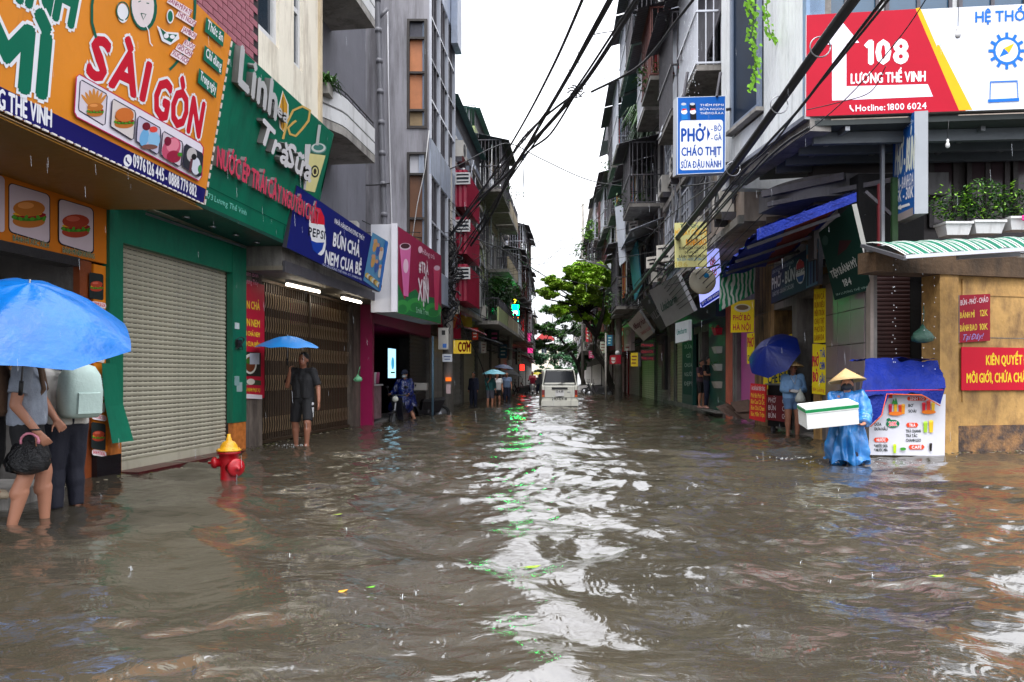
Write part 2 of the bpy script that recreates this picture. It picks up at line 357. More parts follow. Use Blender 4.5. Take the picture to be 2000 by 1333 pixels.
    t.links.new(n2.outputs['Fac'], bp.inputs['Height']); t.links.new(bp.outputs[0], b.inputs['Normal'])
    me.materials.append(wm); o = bpy.data.objects.new('water', me); SC.collection.objects.link(o); tag(o, kind='structure')
make_water()

# wall lines in plan: ground-floor fronts
def L1(y, off=0): return (-5.99 + .127 * y + off, y)
def L2(y, off=0): return (-5.11 + .09 * y + off, y) if y < 58 else (.11 + .045 * (y - 58) + off, y)
def RW(y, off=0): return (4.97 + .06 * y - off, y)
FL1 = Fr(L1(0), L1(20), 1); FL2 = Fr(L2(17.9), L2(58), 1); FR = Fr(RW(11.5), RW(60), -1)
def shutter(fr, u0, u1, z0, z1, n, mat, parent, pitch=.062, holes=True, name='slat'):
    """a roller shutter: every slat is its own part, all sharing one mesh"""
    m = MB(); h = pitch; prof = [(0, 0), (.3, .012), (.62, .014), (.86, .004), (.86, -.004), (1, -.004)]
    for i in range(len(prof) - 1):
        (a, na), (b, nb) = prof[i], prof[i + 1]
        m.add([fr.p(u0, a * h, n + na), fr.p(u1, a * h, n + na), fr.p(u1, b * h, n + nb), fr.p(u0, b * h, n + nb)], [(0, 1, 2, 3)], mat)
    if holes:
        k = u0 + .05
        while k < u1 - .1:
            m.add([fr.p(k, .87 * h, n - .001), fr.p(k + .075, .87 * h, n - .001), fr.p(k + .075, 1.0 * h, n - .001), fr.p(k, 1.0 * h, n - .001)], [(0, 1, 2, 3)], BLACK); k += .11
    o3 = _org[parent.name]; base = fr.p(u0, z0, 0); m.v = [(x + 0, y + 0, z + z0) for x, y, z in m.v]
    first = m.build(name, parent); c = int(round((z1 - z0) / h)); 
    for i in range(1, c):
        o = bpy.data.objects.new(name, first.data); SC.collection.objects.link(o); o.parent = parent; o.location = V((0, 0, i * h)) + fr.n * R.uniform(-.001, .001)
    b = MB(); b.fb(fr, u0, u1, z0 - .11, z0 - .002, n - .02, n + .02, mat); b.build('bottom_rail', parent)

def ac_unit(parent, fr, u, z, n=0, w_=.8, h=.55, d=.3):
    m = MB(); m.fb(fr, u, u + w_, z, z + h, n + .04, n + .04 + d, ACW)
    g = MB(); c = fr.p(u + w_ * .38, z + h / 2, n + .045 + d); g.lathe(c, [(h * .4, 0), (h * .4, .012), (h * .34, .012), (h * .34, .002), (.05, .002), (.05, .014), (0, .014)], M('fan_grille', (60, 60, 62), .6, .2), 16, fr.n)
    for s in (0, w_): g.fb(fr, u + s - (.03 if s else 0), u + s + (0 if s else .03), z - .18, z - .003, n, n + d, IRON)
    o = m.build('air_conditioner', parent); g.build('fan_grille', o)

def window(parent, fr, u0, u1, z0, z1, n=0, fm=None, gm=None, nx=2, nz_=1, bars=False, sill=True, t=.05):
    fm = fm or ALU; gm = gm or GLASS; f = MB()
    f.fb(fr, u0, u0 + t, z0, z1, n, n + .07, fm).fb(fr, u1 - t, u1, z0, z1, n, n + .07, fm)
    f.fb(fr, u0 + t, u1 - t, z0, z0 + t, n, n + .07, fm).fb(fr, u0 + t, u1 - t, z1 - t, z1, n, n + .07, fm)
    for i in range(1, nx): c = u0 + (u1 - u0) * i / nx; f.fb(fr, c - t / 2, c + t / 2, z0 + t, z1 - t, n, n + .06, fm)
    for i in range(1, nz_): c = z0 + (z1 - z0) * i / nz_; f.fb(fr, u0 + t, u1 - t, c - t / 2, c + t / 2, n + .001, n + .063, fm)
    o = f.build('window', parent); g = MB(); g.fb(fr, u0 + t * .5, u1 - t * .5, z0 + t * .5, z1 - t * .5, n + .012, n + .03, gm); g.build('pane', o)
    if sill: s = MB(); s.fb(fr, u0 - .06, u1 + .06, z0 - .07, z0 - .003, n, n + .14, CONC); s.build('sill', o)
    if bars:
        b = MB(); k = u0
        while k <= u1: b.fb(fr, k, k + .018, z0, z1, n + .12, n + .138, IRON); k += .13
        for q in (z0 + .02, (z0 + z1) / 2, z1 - .04): b.fb(fr, u0, u1, q, q + .02, n + .14, n + .155, IRON)
        b.build('security_bars', o)
    return o
def awning(parent, fr, u0, u1, z, n0, n1, drop, mat, rib=True, name='awning'):
    m = MB(); a, b = fr.p(u0, z, n0), fr.p(u1, z, n0); out = fr.n * (n1 - n0) + V((0, 0, -drop)); m.corr(a, b, out, .12, .02, mat, V((0, 0, 1)))
    for u in (u0 + .05, u1 - .05): m.bar(fr.p(u, z - .05, n0), fr.p(u, z - drop - .03, n1), .03, IRON); m.bar(fr.p(u, z - .6, n0), fr.p(u, z - drop * .6 - .04, n0 + (n1 - n0) * .6), .025, IRON)
    m.build(name, parent)
def railing(parent, fr, u0, u1, z0, z1, n0, n1, mat, step=.12, sides=True, name='railing'):
    m = MB(); k = u0
    while k < u1 - .01: m.fb(fr, k, k + .016, z0, z1, n1 - .016, n1, mat); k += step
    for z in (z0 + .03, z1 - .03): m.fb(fr, u0, u1, z, z + .03, n1 - .03, n1 + .003, mat)
    if sides:
        for u in (u0, u1):
            k = n0
            while k < n1 - .05: m.fb(fr, u, u + .016, z0, z1, k, k + .016, mat); k += step
            m.fb(fr, u - .002, u + .02, z1 - .03, z1, n0, n1 - .032, mat)
    m.build(name, parent)
# ================================================================ left side, near: sandwich shop with the orange board
WH = (232, 232, 236); OR = (226, 138, 30); GRN = (0, 104, 78); RED = (196, 18, 44); NAVY = (18, 14, 92)
def burger(s, cx, cy, r, kind=0):
    bun = (188, 112, 44) if kind != 1 else (168, 62, 40)
    s.ell(cx, cy + r * .35, r, r * .42, bun).ell(cx, cy + r * .1, r * 1.08, r * .26, (58, 120, 30)).ell(cx + r * .1, cy - r * .02, r * .95, r * .2, (150, 30, 30))
    s.ell(cx - r * .1, cy - r * .1, r * .9, r * .14, (228, 168, 40)).ell(cx, cy - r * .42, r * .98, r * .5, bun).ell(cx - r * .2, cy - r * .6, r * .5, r * .2, tuple(min(255, c + 34) for c in bun))
    for k in range(6): s.ell(cx - r * .9 + r * .36 * k, cy + r * .12 + (k % 2) * r * .1, r * .15, r * .1, (84, 150, 40), rot=k)
def rrect(s, x0, y0, x1, y1, col, r=5, sk=0.0, **k):
    """rounded rectangle; sk = downward slope of its top and bottom edges in the picture"""
    pts = []
    for cx, cy, a in ((x1 - r, y0 + r, -90), (x1 - r, y1 - r, 0), (x0 + r, y1 - r, 90), (x0 + r, y0 + r, 180)):
        for j in range(5):
            t = math.radians(a + j * 22.5); x = cx + r * math.cos(t); pts.append((x, cy + r * math.sin(t) + sk * (x - x0)))
    return s.poly(pts, col, **k)

b1 = thing('sandwich_shop', 'ground floor sandwich shop with orange fascia and food pictures at far left', 'shop', V(L1(6.5) + (0,)))
m = MB(); uS = lambda px, py=700: FL1.px(px, py)[0]
yS = [FL1.px(x, 700)[0] for x in (-200, 0, 150, 207, 222)]
m.fb(FL1, yS[0] - 4, 8.62, 3.2, 3.9, -3, -.02, CONCD); m.build('upper_wall', b1)
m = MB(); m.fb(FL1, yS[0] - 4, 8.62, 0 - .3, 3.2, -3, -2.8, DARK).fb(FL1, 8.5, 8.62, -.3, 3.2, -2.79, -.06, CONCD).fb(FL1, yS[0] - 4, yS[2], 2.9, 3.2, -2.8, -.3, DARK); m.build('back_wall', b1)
m = MB(); m.fb(FL1, yS[0] - 4, yS[2] - .1, 2.42, 2.52, -.12, .12, M('dark_steel_rail', (34, 32, 34), .4, .2)); m.build('shutter_box', b1)
m = MB(); m.fb(FL1, 7.0, 7.9, 2.0, 2.4, -2.79, -2.7, ink((206, 206, 214))); m.fb(FL1, 7.98, 8.06, -.3, 2.42, -1.1, -1.0, STEEL); m.build('hanging_bar', b1)
m = MB(); u0, _ = FL1.px(151, 700); u1, _ = FL1.px(174, 700); u2, _ = FL1.px(209, 700)
m.fb(FL1, u0, u1, -.3, 2.52, -.05, .03, M('brown_door_post', (128, 62, 26), .45, .2, 3)); m.build('door_post', b1)
m = MB(); m.fb(FL1, u1, FL1.px(222, 700)[0], -.3, .26, .02, .10, M('black_plinth_tile', (22, 20, 24), .15, .3, 6)); m.build('plinth', b1)
f = Sign('fascia', None, None, FL1.p(FL1.px(-400, 500)[0], 2.53, .06), FL1.p(FL1.px(199, 500)[0], 2.53, .06), FL1.p(FL1.px(-400, 500)[0], 3.19, .06), (206, 116, 26), thick=.05, parent=b1)
for x, nm, kd, ty in ((16, 'BÁNH MÌ XÚC XÍCH', 0, 461), (112, 'BÁNH MÌ NEM NƯỚNG', 1, 484)):
    rrect(f, x, ty - 105 + (x - 16) * .08, x + 82 - (x > 50) * 12, ty - 7, (30, 20, 30), 9, .30); rrect(f, x + 2, ty - 103 + (x - 16) * .08, x + 80 - (x > 50) * 12, ty - 9, (206, 188, 196), 8, .30)
    burger(f, x + 40 - (x > 50) * 6, ty - 40, 32 - (x > 50) * 5, kd); f.text(nm, (x + 8, ty + 9), (x + 78 - (x > 50) * 8, ty + 24 - (x > 50) * 2), (x + 8, ty - 1), (10, 92, 70), .03, out=((226, 200, 150), .07))
rrect(f, -80, 320, 6, 430, (206, 188, 196), 8, .3)
f.done()
st = Sign('menu_strip', None, None, FL1.p(u1 + .01, .30, .05), FL1.p(u2, .30, .05), FL1.p(u1 + .01, 2.5, .05), (214, 124, 26), thick=.04, parent=b1)
for i, (y0, y1, kd) in enumerate(((532, 583, 1), (608, 660, 0), (668, 705, 1), (756, 802, 0), (824, 876, 1))):
    rrect(st, 174, y0, 202, y1, (34, 40, 40) if i in (0, 4) else (214, 206, 198), 4, .16); burger(st, 188, (y0 + y1) / 2 + 3, 12, kd)
for y, tx in ((594, 'BÁNH MÌ SÀI GÒN'), (742, 'BÁNH MÌ CHẢ'), (814, 'BÁNH MÌ XÚC XÍCH'), (884, 'BÁNH MÌ TRỨNG')):
    rrect(st, 174, y - 6, 202, y + 5, (240, 226, 226), 4, .16); st.text(tx, (176, y + 2), (200, y + 7), (176, y - 5), (210, 20, 60), .03)
st.done()

s = Sign('sandwich_shop_board', 'large orange sandwich board lettered SÀI GÒN with blue phone strip', 'sign',
         P(398, 400, 8.8) + (P(398, 400, 8.8) - P(0, 215, 5.66)) * -2.1, P(398, 400, 8.8), P(398, 400, 8.8) + (P(398, 400, 8.8) - P(0, 215, 5.66)) * -2.1 + (P(452, 75, 8.8) - P(398, 400, 8.8)), M('orange_vinyl', OR, .45, .16, .7, .25, stain=.12, stain_col=(150, 80, 20), bsc=2.5), side=(90, 80, 60), thick=.1)
bl = lambda x: 215 + .465 * x
s.poly([(-300, bl(-300) - 56), (402, bl(402) - 32), (397, bl(397) - 1), (-300, bl(-300) - 1)], NAVY)
s.text('LƯƠNG THẾ VINH', (-70, 186), (100, 249), (-70, 146), WH, .05); s.text('0976 126 445 - 0888 779 882', (260, 326), (383, 385), (260, 300), WH, .05)
s.ell(249, 314, 8, 12, WH, rot=.1).line([(246, 308), (246, 314), (252, 321)], 3, NAVY)
# BÁNH MÌ (green) and SÀI GÒN (red), each with its white edge
s.text('BÁNH', (-60, -45), (140, 52), (-40, -150), GRN, .085, out=(WH, .15)); s.text('MÌ', (-40, 150), (86, 188), (-30, 22), GRN, .10, out=(WH, .15))
s.text('SÀI', (168, 146), (280, 196), (184, 68), RED, .085, out=(WH, .15)); s.text('GÒN', (296, 222), (388, 268), (308, 150), RED, .085, out=(WH, .15))
s.line([(188 + 100 * math.cos(a) + 92, 10 + 146 * math.sin(a)) for a in [math.radians(k) for k in range(-60, 62, 6)]], 5, (8, 92, 72))
s.line([(186, 74), (178, 44), (178, 10), (186, -40)], 5, (8, 92, 72))
s.ell(238, 26, 19, 11, WH, 1.5).line(ring_poly(238, 22, 18, 12, 20, 1.5), 2.5, (8, 92, 72)).ell(279, 14, 26, 46, (8, 92, 72), -.05).ell(277, 10, 22, 44, (228, 214, 214), -.05)
s.line([(268, 4), (273, 2)], 2, (8, 92, 72)).line([(284, 6), (289, 7)], 2, (8, 92, 72)).line([(273, 26), (278, 38), (283, 28), (273, 26)], 1.6, (8, 92, 72)).line([(282, 48), (288, 60), (291, 84), (296, 90)], 2, WH)
s.poly([(304, 50), (322, 62), (346, 64), (348, 76), (330, 88), (314, 80)], WH).poly([(310, 54), (324, 66), (344, 68), (332, 83), (318, 76)], (8, 92, 72)).ell(330, 32, 7, 14, WH).ell(330, 32, 5, 11, (20, 110, 84)).ell(322, 70, 5, 5, WH).ell(334, 72, 5, 4, WH)
for x, y, l, tx in ((326, 3, 44, 'BÁNH MÌ PATE'), (343, 30, 35, 'THỊT NGUỘI'), (353, 60, 26, 'JAMBON'), (356, 86, 20, 'RUỐC'), (342, 94, 29, 'GIÒ CHẢ'), (332, 106, 31, 'XÚC XÍCH')):
    s.line([(x, y - 4), (x + l, y + l * .62 - 4)], 13, (240, 222, 226)); s.text(tx, (x, y), (x + l, y + l * .62), (x + 3, y - 9), (150, 30, 80), .03)
for (x, y, tx) in ((399, 33, 'Thức ăn'), (396, 88, 'Chỉ dùng'), (385, 133, 'Trong ngày')):
    s.poly([(x, y), (x + 36, y + 30), (x + 33, y + 59), (x - 3, y + 28)], GRN); s.text(tx, (x + 2, y + 22), (x + 32, y + 49), (x + 4, y + 5), WH, .04)
rr = [(150, 145), (388, 280), (393, 288), (390, 345), (384, 353), (145, 228), (140, 218), (144, 150)]
s.poly(rr, (228, 222, 232)).line([(x, y) for x, y in rr], 2, (190, 30, 90), closed=True)
for i, (x0, y0, x1, y1) in enumerate(((151, 156, 204, 242), (212, 193, 258, 270), (261, 226, 306, 298), (309, 256, 349, 322), (352, 281, 388, 342))):
    g = .5; q = [(x0 + 3, y0), (x1 - 2, y0 + (x1 - x0) * g), (x1, y0 + (x1 - x0) * g + 6), (x1 - 4, y1), (x1 - 8, y1 + 2), (x0 - 2, y1 - (x1 - x0) * g), (x0 - 3, y1 - (x1 - x0) * g - 6), (x0, y0 + 4)]
    s.poly(q, ((216, 206, 214), (214, 204, 200), (196, 190, 210), (208, 196, 206), (42, 44, 52))[i]).line(q, 2, (40, 36, 60), closed=True); cx, cy = (x0 + x1) / 2, (y0 + y1) / 2
    if i == 0:
        for k in range(7): s.ell(cx - 15 + k * 5, cy - 12 + abs(k - 3) * 3, 3, 15, (206, 134, 58), rot=(k - 3) * .22)
        burger(s, cx + 2, cy + 16, 16, 0)
    elif i == 1: burger(s, cx, cy + 4, 19, 0); s.ell(cx, cy - 8, 18, 14, (204, 110, 46))
    elif i == 2: s.ell(cx - 10, cy + 6, 9, 17, (110, 170, 214), .2).ell(cx + 9, cy + 10, 12, 16, (140, 190, 224)).ell(cx - 6, cy - 16, 8, 8, (110, 20, 40)).ell(cx + 8, cy - 10, 8, 6, (222, 70, 60)).ell(cx, cy + 24, 16, 5, (120, 80, 70))
    elif i == 3: s.ell(cx - 3, cy, 17, 23, (196, 80, 110), .5).ell(cx, cy - 6, 12, 14, (224, 130, 150), .5).ell(cx + 2, cy + 16, 14, 12, (150, 30, 60)).ell(cx - 10, cy - 14, 7, 9, (120, 20, 50)).ell(cx + 14, cy + 12, 5, 4, (60, 130, 40))
    else: s.ell(cx - 4, cy - 10, 10, 14, (190, 184, 184)).ell(cx + 4, cy + 12, 9, 17, (206, 208, 220)).line([(cx - 8, cy + 24), (cx - 4, cy - 2)], 5, (90, 50, 60)).ell(cx + 12, cy + 18, 4, 8, (50, 130, 70)).ell(cx, cy - 6, 5, 6, (24, 20, 24))
sm = s.done()
m = MB(); q = [s.c[1], s.c[2]]
for a, b in ((s.c[0], s.c[1]), (s.c[1], s.c[2])):
    n_ = int((b - a).length / .1)
    for i in range(n_): m.bar(a.lerp(b, i / n_) + s.n * .012, a.lerp(b, (i + .62) / n_) + s.n * .012, .016, ink((214, 208, 200)))
m.build('rope_edging', sm, kind='stuff')
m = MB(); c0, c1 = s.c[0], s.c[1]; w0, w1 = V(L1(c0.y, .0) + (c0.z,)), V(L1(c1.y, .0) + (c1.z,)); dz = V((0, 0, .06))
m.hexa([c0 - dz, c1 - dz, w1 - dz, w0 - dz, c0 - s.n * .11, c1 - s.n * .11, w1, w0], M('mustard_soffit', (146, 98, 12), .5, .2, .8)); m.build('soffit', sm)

# ---------------------------------------------------------------- green drink shop and the cream building over it
b2 = thing('cream_building', 'cream painted building with pink brick corner above the green drink shop', 'building', V(L1(10.9) + (0,)))
m = MB(); m.fb(FL1, 8.63, 13.25, 3.4, 16, -8, -.001, CREAM); m.build('back_wall', b2)
FU = Fr(L1(0, .85), L1(20, .85), 1)
m = MB(); wx = [FU.px(x, 60)[0] for x in (497, 545, 574, 591, 621)]
# facade with two window openings left free
m.fb(FU, 8.7, wx[4], 5.0, 6.34, -.85, 0, CREAM).fb(FU, 8.7, wx[4], 8.3, 16, -.85, 0, CREAM)
for a, b in ((8.7, wx[0]), (wx[1], wx[2]), (wx[3], wx[4])): m.fb(FU, a, b, 6.34, 8.3, -.85, 0, CREAM)
m.build('facade_wall', b2)
m = MB(); m.fb(FU, wx[4] + .001, wx[4] + .09, 5.0, 16, -.85, .05, M('cream_corner', (206, 190, 160), .7, .2, 1, .1, stain=.6, stain_col=(110, 80, 60))); m.build('corner_pilaster', b2)
window(b2, FU, wx[0], wx[1], 6.34, 8.3, -.12, WHITE, GLASS, 1, 1, sill=False, t=.12); window(b2, FU, wx[2], wx[3], 6.34, 8.3, -.12, WHITE, GLASS, 1, 2, sill=False, t=.08)
b_u1 = FU.px(490, 90)[0]; m = MB(); m.fb(FU, 0, .235, 0, .088, 0, .022, BRICKP); bme = None
for r_ in range(24):
    z = 5.1 + r_ * .1; u = 8.75 + (r_ % 2) * .125
    while u < b_u1:
        if bme is None:
            m.v = [(a + FU.u.x * u, c + FU.u.y * u, d + z) for a, c, d in m.v]; ob = m.build('brick', b2); bme = ob.data; bu, bz = u, z
        else:
            ob = bpy.data.objects.new('brick', bme); SC.collection.objects.link(ob); ob.parent = b2; ob.location = FU.u * (u - bu) + V((0, 0, z - bz))
        u += .25
m = MB(); m.fb(FU, 8.74, b_u1 + .22, 5.09, 7.5, 0, .006, M('brick_mortar', (34, 24, 28), .9, .2)); m.build('mortar', b2)

gs = thing('green_shop_front', 'green sheet clad front of the closed milk tea shop with its roller shutter', 'shop', V(L1(10.5, .02) + (0,)))
g0, g1, g2, g3 = [FL1.px(x, 650)[0] for x in (199, 226, 443, 470)]
m = MB(); m.fb(FL1, g0, g1, .85, 3.32, 0, .10, GREEN); m.build('left_pillar', gs)
m = MB(); m.fb(FL1, g2, g3, .46, 3.32, 0, .10, GREEN); m.build('right_pillar', gs)
m = MB(); m.fb(FL1, g1 + .001, g2 - .001, 2.83, 3.32, 0, .09, GREEN); m.build('lintel', gs)
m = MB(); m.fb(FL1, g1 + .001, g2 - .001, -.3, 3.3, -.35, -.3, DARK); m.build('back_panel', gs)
OT = M('orange_stone_tile', (196, 116, 56), .2, .35, 14, .05)
m = MB(); m.fb(FL1, g0 + .03, g1 - .02, -.3, .845, .01, .09, OT); m.build('stone_tile', gs)
m = MB(); m.fb(FL1, g2 + .03, g3, -.3, .455, .01, .09, OT); m.build('stone_tile', gs)
m = MB(); vs = []
for i, (a, b, n0) in enumerate(((199, 226, .115), (200, 229, .125), (206, 238, .16), (214, 250, .22), (219, 258, .27))):
    z = (1.35, 1.15, .85, .6, .42)[i]; ua, ub = FL1.px(a, 700, n0)[0], FL1.px(b, 700, n0)[0]; vs += [FL1.p(ua, z, n0), FL1.p(ub, z, n0 + .02)]
m.add(vs, [(2 * i, 2 * i + 1, 2 * i + 3, 2 * i + 2) for i in range(4)], GREEN); m.build('peeling_sheet', gs)
SLAT = M('beige_shutter_slat', (172, 167, 148), .5, .18, 1.2, .03, stain=.5, stain_col=(112, 106, 92), streak=.5)
shutter(FL1, g1, g2, .14, 2.84, -.03, SLAT, gs)
m = MB(); m.fb(FL1, g1, g2, -.3, .03, -.06, .3, M('dark_red_step', (70, 16, 20), .3, .3, 4)); m.build('step', gs)
m = MB(); c = FL1.p(g2 + .12, 1.72, .1); m.fb(FL1, g2 + .06, g2 + .2, 1.95, 2.05, .1, .106, ink((190, 200, 200))).fb(FL1, g2 + .05, g2 + .2, 1.05, 1.2, .1, .106, ink((120, 150, 150))).fb(FL1, g2 + .12, g2 + .3, .95, 1.1, .1, .104, ink((140, 160, 160))); m.build('torn_sticker', gs, kind='stuff')
m = MB(); m.fb(FL1, g2 + .08, g2 + .2, 1.66, 1.78, .1, .15, BLACK); m.tube([c + FL1.n * (.05 + .03 * math.cos(t)) + FL1.u * .1 * math.sin(t * 1.3) + V((0, 0, .1 * math.cos(t * .9))) for t in [i * .5 for i in range(26)]], .006, WIRE, 5); m.build('meter_wiring', gs)
# canopy with the tilted green board
BLg, BRg, TLg = P(330, 369, 8.85), P(598, 490, 12.8), P(404, 22, 8.85)
TLg = BLg + V((.47, 0, 2.02)); gb = Sign('milk_tea_board', 'tilted green board with raised white leaf logo and Trà Sữa lettering', 'sign', BLg, BRg, TLg, M('green_board', (6, 112, 84), .3, .2, 1.2, .03, stain=.35, stain_col=(8, 70, 58)), thick=.12)
gb.text('Linh', (452, 160), (526, 232), (458, 88), (190, 190, 190), .07, rise=.10, out=None); gb.text('tea', (520, 212), (551, 240), (524, 188), (190, 190, 190), .05, rise=.08)
gb.text('Trà', (491, 268), (548, 325), (502, 230), (214, 212, 214), .07, rise=.1, gap=.05); gb.text('Sữa', (545, 318), (595, 354), (553, 276), (214, 212, 214), .07, rise=.1, gap=.05)
gb.poly([(547, 250), (543, 215), (552, 178), (562, 205), (562, 236), (553, 258)], (206, 150, 50)).line([(547, 250), (543, 215), (552, 178), (562, 205), (562, 236), (553, 258)], 2.5, (230, 226, 216), closed=True).line([(552, 190), (553, 250)], 1.5, (80, 70, 40))
gb.line([(552, 272), (560, 240), (572, 216), (590, 208), (605, 216), (602, 236), (590, 252), (577, 266), (566, 262), (562, 250), (572, 240), (578, 236)], 4.5, (214, 176, 96))
gb.text('NƯỚC ÉP TRÁI CÂY NGUYÊN CHẤT', (413, 322), (614, 438), (415, 284), (206, 70, 96), .06, rise=.07, out=None, side=(150, 140, 140))
gb.text('173 Lương Thế Vinh', (403, 387), (480, 421), (404, 376), (130, 214, 196), .01); gb.text('0986 647 1234', (566, 462), (600, 477), (567, 454), (130, 214, 196), .01)
gb.line([(400, 362), (600, 461)], 1.5, (10, 84, 66)).line([(556, 440), (553, 466)], 1.5, (10, 84, 66))
cup = [(598, 290), (634, 300), (610, 376), (596, 372)]
gb.poly([(595, 282), (606, 282), (601, 372), (592, 370)], (206, 206, 206)).poly([(604, 300), (635, 304), (614, 376), (596, 372)], (222, 214, 150)).ell(621, 290, 16, 11, (90, 140, 130)).ell(621, 289, 14, 9, (206, 214, 208)).ell(621, 288, 10, 6, (70, 130, 118)).ell(614, 335, 8, 12, (40, 46, 44)).ell(614, 335, 5.5, 8.5, (222, 214, 150)).ell(614, 335, 3, 6, (60, 50, 40)).line([(623, 244), (618, 284)], 6, (190, 194, 190))
gr = gb.done()
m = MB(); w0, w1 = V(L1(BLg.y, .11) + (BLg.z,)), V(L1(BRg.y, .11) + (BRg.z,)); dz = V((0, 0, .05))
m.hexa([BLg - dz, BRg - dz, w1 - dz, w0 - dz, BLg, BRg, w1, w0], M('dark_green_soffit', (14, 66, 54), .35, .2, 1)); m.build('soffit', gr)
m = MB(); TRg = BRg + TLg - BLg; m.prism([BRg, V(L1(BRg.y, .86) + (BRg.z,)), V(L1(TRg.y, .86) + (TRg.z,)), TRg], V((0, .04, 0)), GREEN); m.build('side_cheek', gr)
m = MB(); a, b = P(265, 420, 9.5), P(465, 487, 12); a.z = b.z = 3.27; m.bar(a, b, .09, ink((196, 190, 180)), th=.05); a2, b2_ = a + V((.12, 0, .01)), b + V((.12, 0, .01)); m.bar(a2, b2_, .03, STEEL)
m.build('tube_light_off', gr)
m = MB()
for t in (.15, .4, .65, .9): q = a.lerp(b, t) + V((.42, 0, .03)); m.lathe(q, [(.05, 0), (.05, .02), (.035, .02), (.035, .0)], STEEL, 12)
m.build('downlight', gr)

# ---------------------------------------------------------------- noodle shop behind folding gate
b3 = thing('noodle_shop_building', 'grey building with curved balcony over the brown folding gate', 'building', V(L1(15) + (0,)))
p0, p1, p2, p3 = [FL1.px(x, 700)[0] for x in (470.5, 509, 685, 714)]
OLDP = M('peeling_grey_pillar', (120, 108, 98), .85, .4, 1.6, .3, stain=.9, stain_col=(40, 30, 26))
m = MB(); m.fb(FL1, p0, p1, -.3, 3.0, -.3, .03, OLDP); m.build('pillar', b3)
m = MB(); m.fb(FL1, p2, p3, -.3, 3.0, -.3, .04, OLDP); m.build('pillar', b3)
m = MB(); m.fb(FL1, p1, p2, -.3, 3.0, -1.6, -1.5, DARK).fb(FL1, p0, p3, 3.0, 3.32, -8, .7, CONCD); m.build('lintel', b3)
m = MB(); m.fb(FL1, 13.36, p3, 3.33, 16, -8, 0, GREYW); m.build('upper_wall', b3)
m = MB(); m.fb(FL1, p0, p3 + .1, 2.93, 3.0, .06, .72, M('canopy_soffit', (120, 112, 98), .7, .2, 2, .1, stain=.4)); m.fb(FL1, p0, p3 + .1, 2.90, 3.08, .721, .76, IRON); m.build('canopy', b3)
# folding gate: vertical channels and wavy lattice straps
fg = thing('folding_gate', 'closed brown folding iron gate with wavy lattice bars behind the man under umbrella', 'gate', FL1.p((p1 + p2) / 2, 0, -.05))
GI = M('bronze_gate_iron', (78, 62, 48), .4, .25, 5, .05, metal=.4)
n_ = 46; W_ = p2 - p1; m = MB(); m.fb(FL1, p1 + .02, p1 + .045, .0, 2.86, -.07, -.045, GI); first = m.build('bar', fg)
for i in range(1, n_):
    o = bpy.data.objects.new('bar', first.data); SC.collection.objects.link(o); o.parent = fg; o.location = FL1.u * (W_ - .06) * i / n_
pw = W_ / n_
for zc in (.33, 1.08, 1.62, 2.12, 2.55):
    m = MB()
    q = [(0, -.14), (.3, -.09), (.7, -.03), (.75, .03), (.4, .08), (.3, .14)]
    m.add([FL1.p(p1 + .02 + (a + d) * pw * .55, zc + z, -.03) for a, z in q for d in (.15, .7)], [(2 * i, 2 * i + 1, 2 * i + 3, 2 * i + 2) for i in range(5)], M('pale_gate_strap', (150, 126, 96), .35, .2, 5, .03, metal=.3))
    f2 = m.build('lattice_strap', fg)
    for i in range(1, n_):
        o = bpy.data.objects.new('lattice_strap', f2.data); SC.collection.objects.link(o); o.parent = fg; o.location = FL1.u * (W_ - .06) * i / n_
m = MB()
for z in (.02, 2.86): m.fb(FL1, p1, p2, z, z + .05, -.09, -.01, GI)
m.fb(FL1, p1 + W_ * .47, p1 + W_ * .47 + .07, 0, 2.9, -.04, .0, GI); m.build('rail', fg)
sg = Sign('noodle_menu_banner', 'tall red banner listing BÚN CHẢ dishes beside the folding gate', 'banner', FL1.p(p0 + .01, .82, .05), FL1.p(p1 + .04, .82, .05), FL1.p(p0 + .01, 2.78, .05), (186, 22, 52), side=(160, 20, 40), thick=.01)
YL = (240, 200, 50)
for y, tx, h in ((603, 'BÚN CHẢ', 15), (637, 'BÚN NEM', 14), (656, 'BÚN CHẢ NEM', 9), (676, 'NEM CUA BIỂN', 9)): sg.text(tx, (471, y - 2), (507, y + 3), (471, y - 2 - h), YL, .05)
sg.text('Cơm Bình', (475, 537), (504, 543), (475, 528), (230, 150, 170), .01); sg.text('Phương Thúy', (475, 553), (504, 558), (475, 543), (230, 150, 170), .01)
sg.poly([(472, 646 + 40), (509, 690), (509, 736), (472, 734)], (44, 40, 36)).ell(488, 711, 13, 20, (226, 224, 214)).ell(488, 712, 10, 15, (120, 60, 34)).ell(485, 706, 5, 5, (70, 120, 40)).rect(487, 690, 506, 712, (206, 210, 226))
sg.poly([(472, 744), (509, 748), (509, 790 - 32 - 4), (509, 752), (509, 752), (472, 752)], (232, 220, 214)).poly([(472, 704 + 36), (509, 704 + 40), (509, 757 - 4), (472, 757 - 6)], (60, 66, 44)).ell(489, 746, 8, 6, (220, 210, 196))
sg.text('HÂN HẠNH PHỤC VỤ', (474, 764), (507, 766), (474, 757), YL, .03).poly([(471, 769), (511, 772), (511, 780), (471, 778)], (226, 216, 222))
sg.done()
